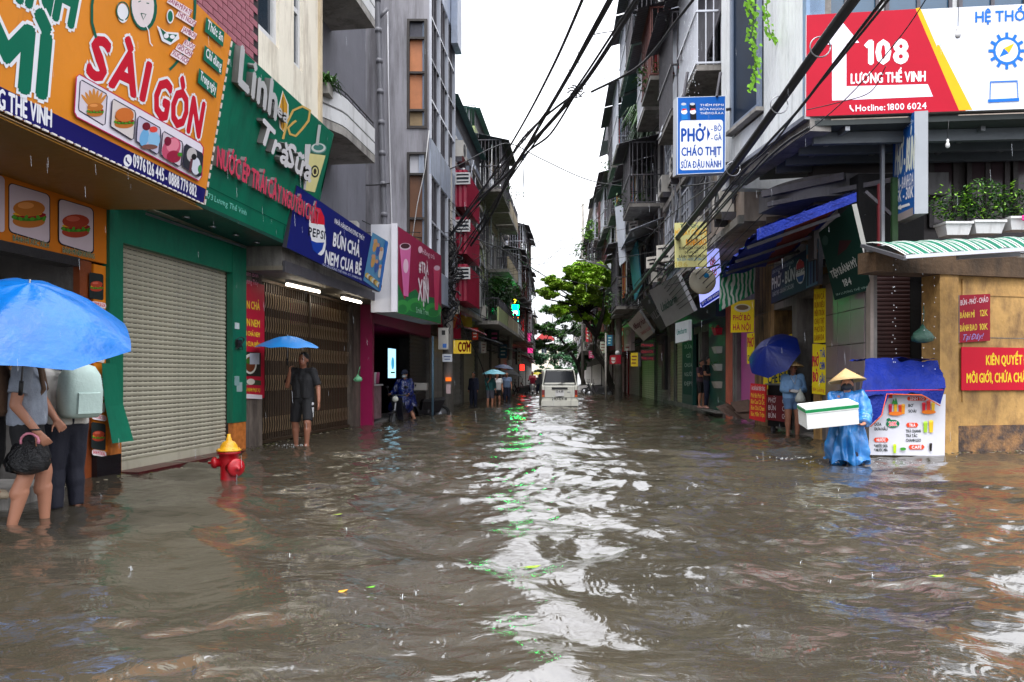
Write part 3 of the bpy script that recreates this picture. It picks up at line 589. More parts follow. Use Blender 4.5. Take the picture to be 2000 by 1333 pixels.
# blue banner over the gate
BL_, BR_ = P(560, 484, 11.9), P(741, 571, 16.3); TL_ = BL_ + V((.16, 0, 1.0))
sb = Sign('noodle_shop_board', 'dark blue board reading BÚN CHẢ NEM CUA BỂ with round cola logo', 'sign', BL_, BR_, TL_, (20, 28, 104), side=(60, 60, 70), thick=.08)
sb.ell(620, 452, 15, 48, WH, -.15).poly([(609, 420), (617, 405), (626, 408), (633, 424), (634, 440), (607, 436)], (206, 28, 50)).poly([(607, 470), (618, 474), (633, 474), (629, 488), (620, 497), (611, 488)], (20, 60, 160)).text('PEPSI', (602, 460), (634, 468), (603, 444), (14, 16, 40), .05)
sb.text('NHÀ HÀNG PHƯƠNG THÚY', (653, 436), (711, 471), (654, 427), WH, .03); sb.text('BÚN CHẢ', (650, 480), (701, 502), (652, 455), WH, .07); sb.text('NEM CUA BỂ', (634, 514), (704, 537), (636, 490), WH, .07)
sb.text('ĐC: 171 LƯƠNG THẾ VINH - ĐT: 0948 126 455', (630, 520), (706, 548), (630, 515), (200, 206, 230), .0)
sb.poly([(727, 454), (757, 472), (741, 571), (709, 548)], (84, 140, 180))
for k, (x, y) in enumerate(((732, 480), (738, 488), (744, 496), (728, 510), (735, 520), (742, 530))): sb.ell(x, y, 4, 13, ((196, 150, 90), (60, 90, 160), (212, 200, 190))[k % 3], .2).ell(x, y - 9, 3, 4, (196, 150, 120))
for k in range(9): sb.ell(716 + k * 3.1, 538 + k * 2.6, 4, 5, ((196, 170, 90), (206, 206, 190), (150, 110, 50))[k % 3])
sb.poly([(751, 470), (757, 474), (742, 569), (738, 566)], (40, 110, 190)); sb.done()
for i, (x0, y0, D0, x1, y1, D1) in enumerate(((560, 528, 13.3, 624, 547, 14.5), (668, 562, 15.6, 705, 573, 16.6))):
    t = thing('tube_lamp', ('long lit white tube lamp under the canopy, nearer the blue board middle', 'short lit white tube lamp under the canopy near the pink shop')[i], 'lamp', P(x0, y0, D0), 'lit tube lamps over the folding gate')
    a, b = P(x0, y0, D0), P(x1, y1, D1); a.z = b.z = 2.84; m = MB(); m.tube([a, b], .022, M('lit_tube', (255, 244, 224), emis=6, var=0, bump=0), 10); m.build('tube', t)
    m = MB(); m.bar(a + V((0, 0, .055)), b + V((0, 0, .055)), .07, WHITE, th=.05); m.build('housing', t)
# balcony of curved concrete
for zb, nm in ((5.80, 'lower'), (8.72, 'upper')):
    m = MB(); prof = []; K = 14
    for i in range(K + 1):
        t = i / K; u = 13.3 + 3.0 * t; prof.append((u, .30 + .68 * min(1, (t * 2.6)) ** .6))
    top = [FL1.p(u, zb, n) for u, n in prof]; m.prism([FL1.p(13.3, zb, .001)] + top + [FL1.p(16.3, zb, .001)], V((0, 0, .16)), CONC); sl_ = m.build('balcony', b3)
    for k, (za, zc, mt) in enumerate(((.18, .42, WHITE), (.46, .74, WHITE))):
        m = MB(); pts = [FL1.p(u, zb + za, n) for u, n in prof]; vs = []
        for (u, n) in prof: vs += [FL1.p(u, zb + za, n), FL1.p(u, zb + zc, n), FL1.p(u, zb + zc, n - .08), FL1.p(u, zb + za, n - .08)]
        fs = []
        for i in range(K): a = 4 * i; fs += [(a, a + 4, a + 5, a + 1), (a + 1, a + 5, a + 6, a + 2), (a + 2, a + 6, a + 7, a + 3), (a + 3, a + 7, a + 4, a)]
        m.add(vs, fs + [(0, 1, 2, 3)], mt); m.build('parapet_band', sl_)
    m = MB()
    for z in (.80, .88): m.tube([FL1.p(u, zb + z, n - .04) for u, n in prof], .018, IRON, 6)
    for u, n in prof[::2]: m.bar(FL1.p(u, zb + .7, n - .04), FL1.p(u, zb + .88, n - .04), .02, IRON)
    m.build('handrail', sl_)
window(b3, FL1, 14.2, 15.6, 6.1, 8.3, .0, IRON, M('teal_curtain_glass', (24, 58, 62), .2, .3), 2, 1, sill=False)
ac_unit(b3, Fr((-4.6, 17.55), (-3, 17.55)), .2, 4.25, 0)
bal = MB(); rr_ = random.Random(3)
def tuft(m, c, n, r, mat, ln=.25, wd=.02, droop=.5, rnd=rr_):
    for i in range(n):
        a = rnd.uniform(0, 6.28); e = rnd.uniform(.1, 1.2); d = V((math.cos(a) * math.cos(e), math.sin(a) * math.cos(e), math.sin(e))); L = ln * rnd.uniform(.6, 1.2)
        p = V(c) + V((rnd.uniform(-r, r), rnd.uniform(-r, r), rnd.uniform(-r, r) * .3)); q = p + d * L * .6; e_ = q + d * L * .4 - V((0, 0, droop * L)); s_ = d.cross(V((0, 0, 1))).normalized() * wd
        m.add([p - s_, p + s_, q + s_, q - s_, e_], [(0, 1, 2, 3), (3, 2, 4)], mat)
def leaves(m, c, n, rad, size, mat, rnd=rr_, flat=.5):
    for i in range(n):
        d = V((rnd.gauss(0, 1), rnd.gauss(0, 1), rnd.gauss(0, 1))).normalized() * rnd.uniform(.35, 1) ** .6; p = V(c) + V((d.x * rad[0], d.y * rad[1], d.z * rad[2]))
        a = V((rnd.uniform(-1, 1), rnd.uniform(-1, 1), rnd.uniform(-flat, flat))).normalized() * size * rnd.uniform(.6, 1.3); b = a.cross(V((rnd.uniform(-.6, .6), rnd.uniform(-.6, .6), 1))).normalized() * size * .45
        m.add([p - a, p + b, p + a, p - b], [(0, 1, 2, 3)], mat)
pl = thing('balcony_grass', 'green grassy plant growing at near end of the white curved balcony', 'plant', P(634, 165, 13.7)); m = MB(); tuft(m, P(634, 165, 13.7), 160, .12, GREENP, .3); m.build('blades', pl)
m = MB(); m.box(*[v for p in zip(P(634, 165, 13.7) - V((.12, .15, .22)), P(634, 165, 13.7) + V((.12, .15, -.02))) for v in p], CONC); m.build('planter', pl)

# ---------------------------------------------------------------- tall grey tube house with glazed street front
b4 = thing('tall_grey_building', 'tall grey rendered building with orange boarded windows and glazed street front', 'building', (-4.5, 22.5, 0))
YB = 20.9; xc = L2(YB, .9)[0]; FB = Fr((-12, YB), (xc, YB)); FS = Fr(L2(YB, .9), L2(25, .9), 1); EY = FS.px(886, 300)[0]
GB = M('tall_grey_render', (148, 147, 154), .7, .12, .6, .12, stain=.7, stain_col=(66, 62, 66), streak=.12)
ux0, zt0 = FB.px(795, 38); ux1, zb0 = FB.px(835, 252); _, zt1 = FB.px(795, 298); _, zb1 = FB.px(835, 500); Lb = FB.L
m = MB(); m.fb(FB, 0, ux0, 3.3, 17.5, -.3, 0, GB)
for a, b in ((3.3, zb1), (zt1, zb0), (zt0, 17.5)): m.fb(FB, ux0, ux1, a, b, -.3, 0, GB)
m.fb(FB, ux1, Lb, 3.3, 17.5, -.3, 0, GB); m.build('side_wall', b4)
OG = M('orange_board', (188, 118, 74), .5, .3, 1.5, .05, stain=.3, stain_col=(90, 52, 34)); BRN = M('brown_board', (104, 66, 40), .5, .3, 1.5, .05, stain=.4)
for zt, zb, cs in ((zt0, zb0, (M('smoky_pane', (66, 66, 78), .3, .2), OG, OG, M('straw_board', (146, 124, 92), .7, .3))), (zt1, zb1, (ink((190, 190, 196)), BRN, BRN))):
    fr_ = MB(); DK = M('dark_timber', (44, 38, 36), .5, .2)
    fr_.fb(FB, ux0, ux0 + .07, zb, zt, -.2, .03, DK).fb(FB, ux1 - .09, ux1, zb, zt, -.2, .03, DK).fb(FB, ux0 + .07, ux1 - .09, zb, zb + .08, -.2, .03, DK).fb(FB, ux0 + .07, ux1 - .09, zt - .06, zt, -.2, .03, DK)
    hs = [.16, .33, .36, .15] if len(cs) == 4 else [.2, .45, .35]; z = zt - .06; pn = []
    for h, c in zip(hs, cs):
        z2 = z - h * (zt - zb - .14); pn.append((z2, z, c)); z = z2
        if z2 > zb + .2: fr_.fb(FB, ux0 + .07, ux1 - .09, z2 - .03, z2 + .03, -.2, .025, DK)
    o = fr_.build('window', b4)
    for z2, z1, c in pn: m = MB(); m.fb(FB, ux0 + .06, ux1 - .08, z2, z1, -.12, -.08, c); m.build('pane', o)
m = MB(); m.fb(FB, Lb - 2.3, Lb - .001, 17.5, 17.6, -.4, .25, CONC); m.build('roof_slab', b4)
# street front: bands and glazing
LB = M('pale_blue_band', (168, 178, 196), .5, .2, 2, .1, stain=.4)
m = MB(); m.fb(FS, .45, EY, 3.3, 17.5, -7, -.31, GB); m.build('core_wall', b4)
levels = [(3.4, 4.3), (6.9, 7.9), (12.6, 13.6), (16.6, 17.5)]
for a, b in levels: m = MB(); m.fb(FS, .002, EY, a, b, -.3, .05, LB); m.build('floor_band', b4)
for (a, b), nz_ in (((4.3, 6.9), 2), ((7.9, 10.2), 2), ((10.2, 12.6), 2), ((13.6, 16.6), 3)):
    g = MB(); g.fb(FS, .02, EY, a, b, -.2, -.16, M('sky_glass', (120, 134, 154), .06, .2, 1, .02, spec=1)); o = g.build('glazing', b4)
    f = MB(); nx = 9
    for i in range(nx + 1): u = .0 + (EY - .06) * i / nx; f.fb(FS, u + .003, u + .05, a, b, -.15, .06 if i % 3 == 0 else .03, IRON if i % 3 else ALU)
    for i in range(nz_ + 1): z = a + (b - a) * i / nz_; f.fb(FS, .05, EY, z - .03, z + .03, -.14, .035, ALU)
    f.build('mullion', o)
m = MB(); m.tube([P(737, 0, 20.7) + V((0, 0, 3)), P(737, 0, 20.7), P(752, 470, 20.75), P(754, 560, 20.75)], .075, PIPE, 10)
for k in range(0, 9): c = P(737 + k * 1.9, k * 60, 20.7 + .005 * k); m.tube([c - V((0, 0, .06)), c + V((0, 0, .06))], .095, PIPE, 10)
m.tube([P(757, 18, 20.72), P(740, 36, 20.72)], .05, PIPE, 8); m.build('drain_pipe', b4)
m = MB(); m.tube([P(x, y, 20.82) for x, y in ((757, 20), (759, 180), (762, 330), (765, 430), (764, 560))], .02, ink((206, 206, 210)), 5); m.tube([P(x, y, 20.8) for x, y in ((838, 255), (830, 330), (815, 400), (800, 500))], .014, ink((190, 190, 190)), 5); m.build('cable', b4)
m = MB()
for i in range(5): u = .3 + i * .8; m.fb(FS, u, u + .12, 13.8, 16.4, .07, .2, CONC)
m.fb(FS, 0, EY, 15.0, 15.3, .06, .35, CONC).fb(FS, EY - .9, EY, 12.0, 15.0, .07, .28, LB); m.build('bay_trim', b4)
# ================================================================ right side, near: the corner building
CS = 11.5
b5 = thing('corner_building', 'corner building with white clad upper floor over yellow plaster ground floor', 'building', (7.2, 12.2, 0))
FY = Fr((6.70, 11.55), (8.4, 12.0)); FC = Fr((5.72, 12.35), (6.75, 12.35)); FW = Fr((4.56, 11.5), (4.27, 14.76), -1); F108 = Fr(P(1575, 228, 11.5)[:2], P(2000, 213, 11.12)[:2])
# yellow plaster wall, column, dark base
yt = FY.px(1900, 540)[1]; c0_, c1_ = FY.px(1836, 700, .06)[0], FY.px(1872, 700, .06)[0]
m = MB(); m.fb(FY, c1_, 9, .42, yt, -.3, 0, YWALL); m.build('plaster_wall', b5)
m = MB(); m.fb(FY, c0_, c1_ - .001, -.3, yt, -.3, .06, YWALL); m.build('column', b5)
m = MB(); m.fb(FY, c1_, 9, -.3, .419, -.3, .03, M('stained_plinth', (80, 66, 60), .8, .5, 3, .4, stain=.8, stain_col=(176, 128, 76), streak=1.6)); m.build('plinth', b5)
m = MB(); m.fb(FY, c0_ - 1.2, 9, yt + .001, yt + .32, -.3, .08, M('brown_lintel', (96, 74, 52), .8, .4, 2, .3, stain=.6)); m.build('lintel', b5)
m = MB(); m.fb(FY, c1_ + .15, 9, yt - .30, yt - .28, .0, .012, YWALL).fb(FY, c1_ + .15, 9, 1.80, 1.812, 0, .004, CONCD).fb(FY, c1_ + .12, c1_ + .15, .8, yt - .05, 0, .02, YWALL); m.build('moulding', b5)
# rolled down dark shutter in the recess, tiled street wall
m = MB(); m.fb(FC, .10, 1.2, -.3, 4.6, -1, -.12, DARK); m.build('recess_wall', b5)
shutter(FC, 0.02, .92, .2, 3.0, -.05, M('dark_brown_shutter', (58, 30, 28), .5, .25, 2, .05, stain=.3), b5, pitch=.07, holes=False)
m = MB(); a = P(1832, 530, 11.75); m.fb(Fr((a.x - .09, 11.75), (a.x, 11.75)), 0, .08, -.3, 3.2, -.1, .0, M('pale_post', (150, 148, 146), .6, .3, 3, .1, stain=.6)); m.build('post', b5)
FT = Fr(RW(12.0), RW(13.9), -1)
m = MB(); TL_M = M('grey_pink_tile', (134, 122, 124), .3, .12, 1.5, .03, stain=.15); nn = 0
m.fb(FT, -.30, 1.95, -.3, 3.1, -.08, -.02, CONCD); m.build('wall', b5)
m = MB(); m.fb(FT, 0, .56, 0, .56, -.018, 0, TL_M); first = None
for i in range(3):
    for j in range(5):
        u, z = .0 + i * .575, .02 + j * .575
        if first is None: m.v = [(a, b, c + z) for a, b, c in m.v]; fo = m.build('tile', b5); first = fo.data
        else: o = bpy.data.objects.new('tile', first); SC.collection.objects.link(o); o.parent = b5; o.location = FT.u * u + V((0, 0, j * .575))
m = MB(); m.fb(FT, -.32, -.16, -.3, 3.1, -.019, .03, M('beige_post', (150, 138, 130), .6, .3, 3, .1, stain=.5)); m.build('post', b5)
m = MB(); FD = Fr(RW(13.95), RW(14.35), -1); m.fb(FD, 0, .35, -.3, 3.3, -.3, .02, YWALL); m.build('column', b5)
# white clad upper box
CL = M('white_vertical_cladding', (222, 226, 228), .45, .12, 1.5, .05, stain=.35, stain_col=(120, 124, 126))
wu0, wz0 = FW.px(1490, 205); wu1, _ = FW.px(1433, 205)
m = MB()
m.fb(FW, 0, .12, 5.22, 9.8, -.3, .001, M('steel_blue_corner', (120, 146, 176), .4, .2))
m.build('corner_trim', b5); k = .125; m = MB(); pn = None
while k < FW.L:
    e = min(k + .12, FW.L)
    if not (k > wu0 - .12 and e < wu1 + .12) : m = MB(); m.fb(FW, k, e - .012, 5.25, 9.8, -.05, 0, CL); m.build('panel', b5)
    else: m = MB(); m.fb(FW, k, e - .012, 5.25, wz0 - .16, -.05, 0, CL); m.build('panel', b5)
    k += .12
m = MB(); m.fb(FW, 0, FW.L, 5.0, 9.8, -.4, -.06, CONCD).fb(FW, -.0, FW.L + .02, 5.18, 5.248, -.3, .03, STEEL); m.build('backing_wall', b5)
o = window(b5, FW, wu0, wu1, wz0 - .05, 9.7, .01, M('blue_grey_frame', (108, 120, 140), .4, .15), M('deep_blue_pane', (14, 34, 56), .5, .4, 1, .02, spec=.15), 1, 1, sill=True, t=.09)
m = MB(); a = V((4.27, 14.76, 0)); FE = Fr((4.27, 14.77), (6.2, 14.9)); m.fb(FE, 0, 1.8, 4.95, 9.8, -.3, -.02, CL); m.build('end_wall', b5)
# steel angle running under the cladding and floor slab with beams
CUR = M('curved_beam_concrete', (104, 102, 104), .7, .25, 1, .1, stain=.5)
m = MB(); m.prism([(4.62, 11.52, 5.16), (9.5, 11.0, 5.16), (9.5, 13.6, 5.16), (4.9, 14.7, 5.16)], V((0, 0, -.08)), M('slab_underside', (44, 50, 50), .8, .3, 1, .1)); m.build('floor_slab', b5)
for i, (yy, dz) in enumerate(((11.75, .16), (12.3, .2), (12.9, .22), (13.4, .2))):
    m = MB(); m.bar((4.8, yy + .1, 4.98), (9.2, yy - .25, 4.98), .1, M('steel_beam_grey', (86, 92, 98), .5, .2, 2), th=.18); m.build('steel_beam', b5)
for xx in (5.2, 6.2, 7.3, 8.3): m = MB(); m.bar((xx, 11.5, 5.04), (xx, 13.4, 5.04), .07, STEEL, th=.07); m.build('cross_beam', b5)
m = MB(); pts = []
for i in range(13): t = i / 12; pts.append((4.75 + .95 * (1 - math.cos(t * 1.57)), 14.3 - 1.5 * math.sin(t * 1.57), 0))
pts.append((7.5, 12.75, 0)); vs = []
for p in pts: vs += [V(p) + V((0, 0, 4.32)), V(p) + V((0, 0, 4.7))]
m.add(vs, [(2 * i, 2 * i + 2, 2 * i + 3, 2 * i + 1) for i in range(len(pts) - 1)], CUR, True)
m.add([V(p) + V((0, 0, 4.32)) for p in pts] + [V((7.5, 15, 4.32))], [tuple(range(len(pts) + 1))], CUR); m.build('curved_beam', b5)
m = MB(); m.fb(Fr((5.0, 14.6), (8.0, 13.2)), 0, 3.3, 3.78, 4.33, -.2, 0, M('ochre_grey_wall', (112, 96, 78), .8, .3, 1.2, .2, stain=.6, stain_col=(60, 52, 48))); m.build('upper_street_wall', b5)
m = MB(); m.bar(P(1490, 380, 13.6), P(1650, 345, 12.6), .12, IRON); m.bar(P(1500, 400, 13.6), P(1745, 352, 12.2), .08, IRON); m.bar(P(1690, 375, 12), P(1740, 420, 12), .05, IRON); m.build('bracket_beam', b5)
# upper floor behind the big board: dark frames, glass door, ledge
FU2 = Fr((6.0, 13.2), (9.6, 12.8)); FRB = M('dark_brown_frame', (40, 32, 32), .5, .2, 3)
m = MB(); m.fb(FU2, -.6, 3.8, 3.3, 5.1, -.4, -.03, M('dim_wood_wall', (64, 58, 58), .6, .3, 2)); m.build('back_wall', b5)
for (xa, xb, ya, yb, nx) in ((1812, 1868, 222, 446, 1), (1885, 1968, 300, 440, 2), (1975, 2080, 300, 440, 2)):
    ua, za = FU2.px(xa, yb); ub, zb = FU2.px(xb, ya); window(b5, FU2, ua, ub, za, zb, 0, FRB, M('reddish_pane', (70, 56, 60), .15, .3, 1, .02), nx, 1, sill=False, t=.08)
m = MB(); m.fb(FU2, -.4, 3.8, 3.20, 3.29, -.4, .9, STEEL); m.fb(FU2, -.4, 3.8, 3.06, 3.19, .7, .88, CONC); m.build('ledge', b5)
m = MB(); m.fb(Fr((5.92, 11.95), (6.6, 11.95)), 0, .05, 3.2, 5.1, 0, .06, STEEL).fb(Fr((6.12, 12.0), (6.6, 12.0)), 0, .09, 3.2, 4.4, 0, .06, GREEND).fb(Fr((5.9, 12.0), (6.6, 12.0)), 0, .1, 3.1, 4.3, 0, .05, M('dull_red_post', (110, 34, 40), .5, .2)); m.build('column', b5)
m = MB(); m.fb(F108, 0, 4.6, 6.86, 9.5, -1.6, -.6, CL); m.build('upper_room_wall', b5)
for i in range(4): window(b5, F108, .25 + i * 1.1, 1.25 + i * 1.1, 6.7, 8.2, -.58, IRON, GLASSB, 2, 1, sill=False)

s = Sign('repair_service_board', 'wide red and white board reading 108 LƯƠNG THẾ VINH above the corner', 'sign', P(1573, 228, 11.5), P(2000, 213, 11.12) + (P(2000, 213, 11.12) - P(1573, 228, 11.5)) * .5, P(1574, 30, 11.5), (206, 210, 220), side=(150, 140, 140), thick=.16)
s.poly([(1574, 228), (1886, 217), (1788, 18), (1575, 30)], (172, 4, 38)).poly([(1873, 216), (1899, 215), (1797, 15), (1788, 17)], (234, 168, 20)).poly([(1797, 15), (1840, 90), (1830, 88), (1830, 92)], (190, 204, 214))
s.poly([(1625, 197), (1653, 169), (1812, 165), (1822, 189)], (226, 220, 236)).poly([(1625, 197), (1653, 170), (1653, 84), (1625, 86)], (226, 220, 236)).poly([(1616, 88), (1678, 84), (1644, 42)], (226, 220, 236))
s.text('108', (1698, 125), (1772, 123), (1698, 81), (234, 230, 236), .08); s.text('LƯƠNG THẾ VINH', (1662, 164), (1807, 159), (1662, 145), (234, 230, 236), .05); s.text('Hotline: 1800 6024', (1671, 218), (1809, 213), (1671, 206), (234, 222, 230), .03)
s.line([(1660, 206), (1661, 212), (1667, 218)], 3, (234, 222, 230)); s.text('HỆ THỐNG', (1905, 44), (2043, 39), (1905, 24), (24, 104, 196), .04)
gc = (1966, 100); gp = []
for i in range(12):
    for a, r_ in ((-.11, 27), (-.08, 36), (.08, 36), (.11, 27)): t = 2 * math.pi * i / 12 + a; gp.append((gc[0] + r_ * math.cos(t), gc[1] + r_ * math.sin(t)))
s.poly(gp, (22, 104, 204)).ell(*gc, 22, 22, (212, 218, 228)).poly([(1951, 113), (1960, 95), (1970, 105)], (22, 104, 204)).poly([(1981, 85), (1960, 95), (1970, 105)], (240, 176, 30))
s.line([(1934, 161), (1986, 159), (1988, 195), (1933, 197)], 3, (22, 104, 204), closed=True).line([(1929, 198), (1990, 195)], 6, (22, 104, 204)).line([(2012, 162), (2060, 160), (2060, 195), (2012, 197)], 3, (22, 104, 204), closed=True); s.done()
# double sided blue lightbox
a, b, c = P(1744, 438, 12.2), P(1786, 418, 11.2), P(1810, 424, 11.45); hh = P(1787, 218, 11.2).z - b.z
s = Sign('blue_lightbox_sign', 'narrow blue hanging lightbox reading PHỞ - BÚN 25K - 30K seen edge on', 'sign', a, b, a + V((0, 0, hh)), (24, 88, 162), side=(150, 154, 160), thick=.19)
s.text('Linh Chi Quán', (1751, 262), (1784, 240), (1751, 254), (190, 214, 230), .0); s.text('PHỞ - BÚN', (1748, 343), (1785, 329), (1750, 283), (220, 226, 214), .05); s.text('MIẾN - BÁNH ĐA', (1747, 375), (1784, 360), (1748, 353), WH, .02); s.text('25K - 30K', (1747, 398), (1784, 385), (1748, 376), WH, .04)
s.line([(1754, 407), (1777, 399)], 5, WH).poly([(1751, 408), (1760, 399), (1761, 410)], WH).poly([(1744, 438), (1784, 420), (1784, 405), (1744, 424)], (150, 140, 140)); s.done()
# Pho sign hanging over the street
s = Sign('pho_lightbox_sign', 'square white and blue lightbox reading PHỞ CHÁO THỊT over the street', 'sign', P(1321, 342, 14.0), P(1417, 338, 14.15), P(1322, 190, 14.0), (20, 92, 178), side=(190, 196, 206), thick=.18)
s.line([(1323, 191), (1417, 188), (1416, 337), (1323, 341)], 2.2, (196, 204, 214), closed=True); rrect(s, 1328, 236, 1412, 333, (214, 218, 226), 5, -.02, emis=.12)
B_ = (16, 72, 160); s.text('PHỞ', (1331, 277), (1376, 276), (1331, 252), B_, .06); s.poly([(1381, 249), (1387, 262), (1381, 276)], B_); s.text('- BÒ', (1389, 257), (1409, 256), (1389, 246), B_, .03); s.text('- GÀ', (1389, 275), (1409, 274), (1389, 264), B_, .03)
s.text('CHÁO THỊT', (1331, 305), (1408, 303), (1331, 289), B_, .05); s.text('SỮA ĐẬU NÀNH', (1330, 329), (1408, 327), (1330, 316), B_, .04)
for i, tx in enumerate(('THÊM PEPSI', 'BỮA NGON', 'THÊM ĐÃAA')): s.text(tx, (1367, 208 + i * 8), (1413, 207.5 + i * 8), (1367, 204 + i * 8), WH, .02)
for x, c in ((1335, (24, 120, 200)), (1352, (20, 24, 34))): s.poly([(x - 6, 204), (x + 6, 203), (x + 8, 234), (x - 4, 235)], c).ell(x, 204, 5, 2.5, (190, 196, 204)).ell(x + 1, 219, 6, 5, WH).poly([(x - 4, 217), (x + 6, 215), (x + 5, 213), (x - 2, 213)], (200, 30, 50))
r_ = s.done(); m = MB()
for x in (1335, 1400): a = P(x, 189, 14.1); m.bar(a, a + V((.1, .1, .5)), .04, IRON); a = P(x, 341, 14.1)
m.bar(P(1417, 215, 14.2), P(1440, 212, 14.6), .05, IRON); m.bar(P(1417, 320, 14.2), P(1440, 318, 14.6), .05, IRON); m.build('bracket', r_)

# green striped awning, flower pots
p00, p10 = P(1690, 475, 11.2), P(2060, 462, 11.0); q0, q1 = P(1768, 498, 10.1), P(2110, 476, 9.9)
aw = thing('striped_awning', 'green awning with white and black stripes over the yellow corner wall', 'awning', (p00 + p10) / 2 - V((0, 0, .1)))
m = MB(); n_ = 32; cw, cg, cb = M('awning_white', (186, 192, 186), .7, .15, spec=.2), M('awning_green', (4, 96, 74), .7, .2, spec=.2), M('awning_black', (20, 28, 28), .5, .1)
for i in range(n_ * 4):
    c = (cw, cb, cw, cg, cg, cg)[i % 6]
    for k in range(5):
        def pt(t, s_): 
            g = p00.lerp(p10, t).lerp(q0.lerp(q1, t), s_); return g + V((0, 0, .06 * math.sin(s_ * math.pi) + .012 * math.sin(t * 46)))
        t0, t1 = i / (n_ * 4), (i + 1) / (n_ * 4); m.add([pt(t0, k / 5), pt(t1, k / 5), pt(t1, (k + 1) / 5), pt(t0, (k + 1) / 5)], [(0, 1, 2, 3)], c, True)
m.build('striped_cloth', aw)
m = MB(); m.bar(q0 - V((0, 0, .03)), q1 - V((0, 0, .03)), .05, ALU); m.bar(p00 - V((.05, 0, .04)), q0 - V((0, 0, .05)), .05, STEEL); m.bar(p00 + V((0, 0, -.1)), p10 + V((0, 0, -.1)), .08, STEEL); m.bar(P(1870, 503, 11), P(1990, 497, 10.9), .07, ALU); m.build('frame', aw)
for i, (x, y, w_, lb) in enumerate(((1862, 462, 52, 'white ribbed planter with small leafy rose bush, left on the ledge'), (1922, 459, 60, 'white ribbed planter with larger leafy bush, middle of the ledge'), (1985, 452, 48, 'leafy plant with one pink flower at right end of the ledge'))):
    D_ = 11.5; c = P(x, y, D_); t = thing('potted_plant', lb, 'plant', c, 'planters on the corner ledge'); sc_ = w_ / F * D_ / 2
    m = MB(); hx = sc_; m.hexa([c + V((a * hx * .8, b * .12, 0)) for a, b in ((-1, -1), (1, -1), (1, 1), (-1, 1))] + [c + V((a * hx, b * .15, .17)) for a, b in ((-1, -1), (1, -1), (1, 1), (-1, 1))], WHITE); m.hexa([c + V((a * hx * 1.04, b * .17, .165)) for a, b in ((-1, -1), (1, -1), (1, 1), (-1, 1))] + [c + V((a * hx * 1.04, b * .17, .2)) for a, b in ((-1, -1), (1, -1), (1, 1), (-1, 1))], WHITE); m.build('pot', t)
    m = MB(); top = c + V((0, 0, .2)); 
    for k in range(9): e = top + V((rr_.uniform(-.35, .35), rr_.uniform(-.2, .2), rr_.uniform(.2, .5))); m.tube([top, (top + e) / 2 + V((rr_.uniform(-.05, .05), 0, .05)), e], .008, TRUNK, 4)
    m.build('stem', t); m = MB(); leaves(m, top + V((.0, 0, .34 if i == 1 else .24)), 620 if i == 1 else 260, (.42, .2, .36 if i == 1 else .24), .035, GREENP); leaves(m, top + V((.05, 0, .22)), 260, (.4, .2, .24), .035, GREEND); leaves(m, top + V((-.1, -.1, .3)), 160, (.36, .16, .3), .035, LEAFY); m.build('foliage', t)
m = MB(); c = P(2000, 427, 11.3)
for k in range(5): a = k * 1.256; m.ball(c + V((.03 * math.cos(a), -.02, .03 * math.sin(a))), (.025, .01, .025), ink((220, 50, 130)), 8, 5)
m.build('flower', bpy.data.objects['potted_plant.002'])

# hanging vine at the blue window
vn = thing('hanging_vine', 'long green vines hanging down in front of the dark blue window', 'plant', P(1470, 0, 12.6)); m = MB(); lv = MB()
for pts in ([(1463, -60), (1472, 40), (1476, 110), (1470, 150), (1464, 182)], [(1480, -60), (1470, 40), (1468, 90), (1480, 150)], [(1500, -60), (1497, 20), (1502, 60), (1512, 84)], [(1450, -60), (1462, 5), (1470, 30)]):
    q = [P(x, y, 12.5) for x, y in pts]; m.tube(q, .008, M('vine_stem', (60, 96, 30), .6, .2), 4)
    for i in range(len(q) - 1):
        for k in range(13):
            p = q[i].lerp(q[i + 1], k / 13) + V((rr_.uniform(-.07, .07), rr_.uniform(-.05, 0), 0)); a = rr_.uniform(-1, 1); r0 = .035 * rr_.uniform(.6, 1.3); d = V((math.sin(a), 0, -math.cos(a))) * r0 * 1.5; s_ = V((math.cos(a), .4, math.sin(a))) * r0
            lv.add([p, p + s_ + d * .3, p + d * .9 + s_ * .6, p + d * 1.5, p + d * .9 - s_ * .6, p - s_ + d * .3], [(0, 1, 2, 3), (0, 3, 4, 5)], M('vine_leaf', (112, 168, 34), .45, .3))
m.build('stem', vn); lv.build('foliage', vn)

# ================================================================ right side street: noodle kiosk row
b6 = thing('noodle_row_building', 'old yellow and black ground floor row holding the noodle shop doorway', 'building', V(RW(17) + (0,)))
def rx(x, off=0): return FR.px(x, 700, off)[0]
OLDY = M('black_stained_yellow_wall', (156, 122, 76), .85, .4, 1.5, .3, stain=.95, stain_col=(24, 20, 18))
m = MB(); m.fb(FR, rx(1512), rx(1474), -.3, 4.3, -.4, .0, OLDY); m.build('pillar', b6)
# doorway room
m = MB(); WI = M('pale_room_wall', (176, 180, 186), .5, .1, 1, .02); ua, ub = rx(1592), rx(1512)
m.fb(FR, ub - .04, ub + .0, -.3, 3.2, -1.6, -.41, WI).fb(FR, ua - .8, ub + .6, -.3, 3.2, -1.7, -1.6, WI).fb(FR, ua - .04, ua - .0, -.3, 3.2, -1.6, -.3, WI).fb(FR, ua, ub - .05, 3.1, 3.2, -1.59, -.3, WI).fb(FR, ua, ub - .05, -.2, .05, -1.58, -.02, M('pale_floor_tile', (160, 156, 150), .3, .1)); m.build('room', b6)
m = MB(); m.fb(FR, ub - .75, ub - .45, 1.6, 2.0, -1.59, -1.55, BLACK).fb(FR, ub - .72, ub - .48, 1.63, 1.97, -1.545, -1.54, ink((150, 154, 160))); m.build('picture_frame', b6)
m = MB(); m.fb(FR, ua - .1, rx(1474), 2.80, 4.3, -.35, -.02, CONCD); m.build('upper_wall', b6)
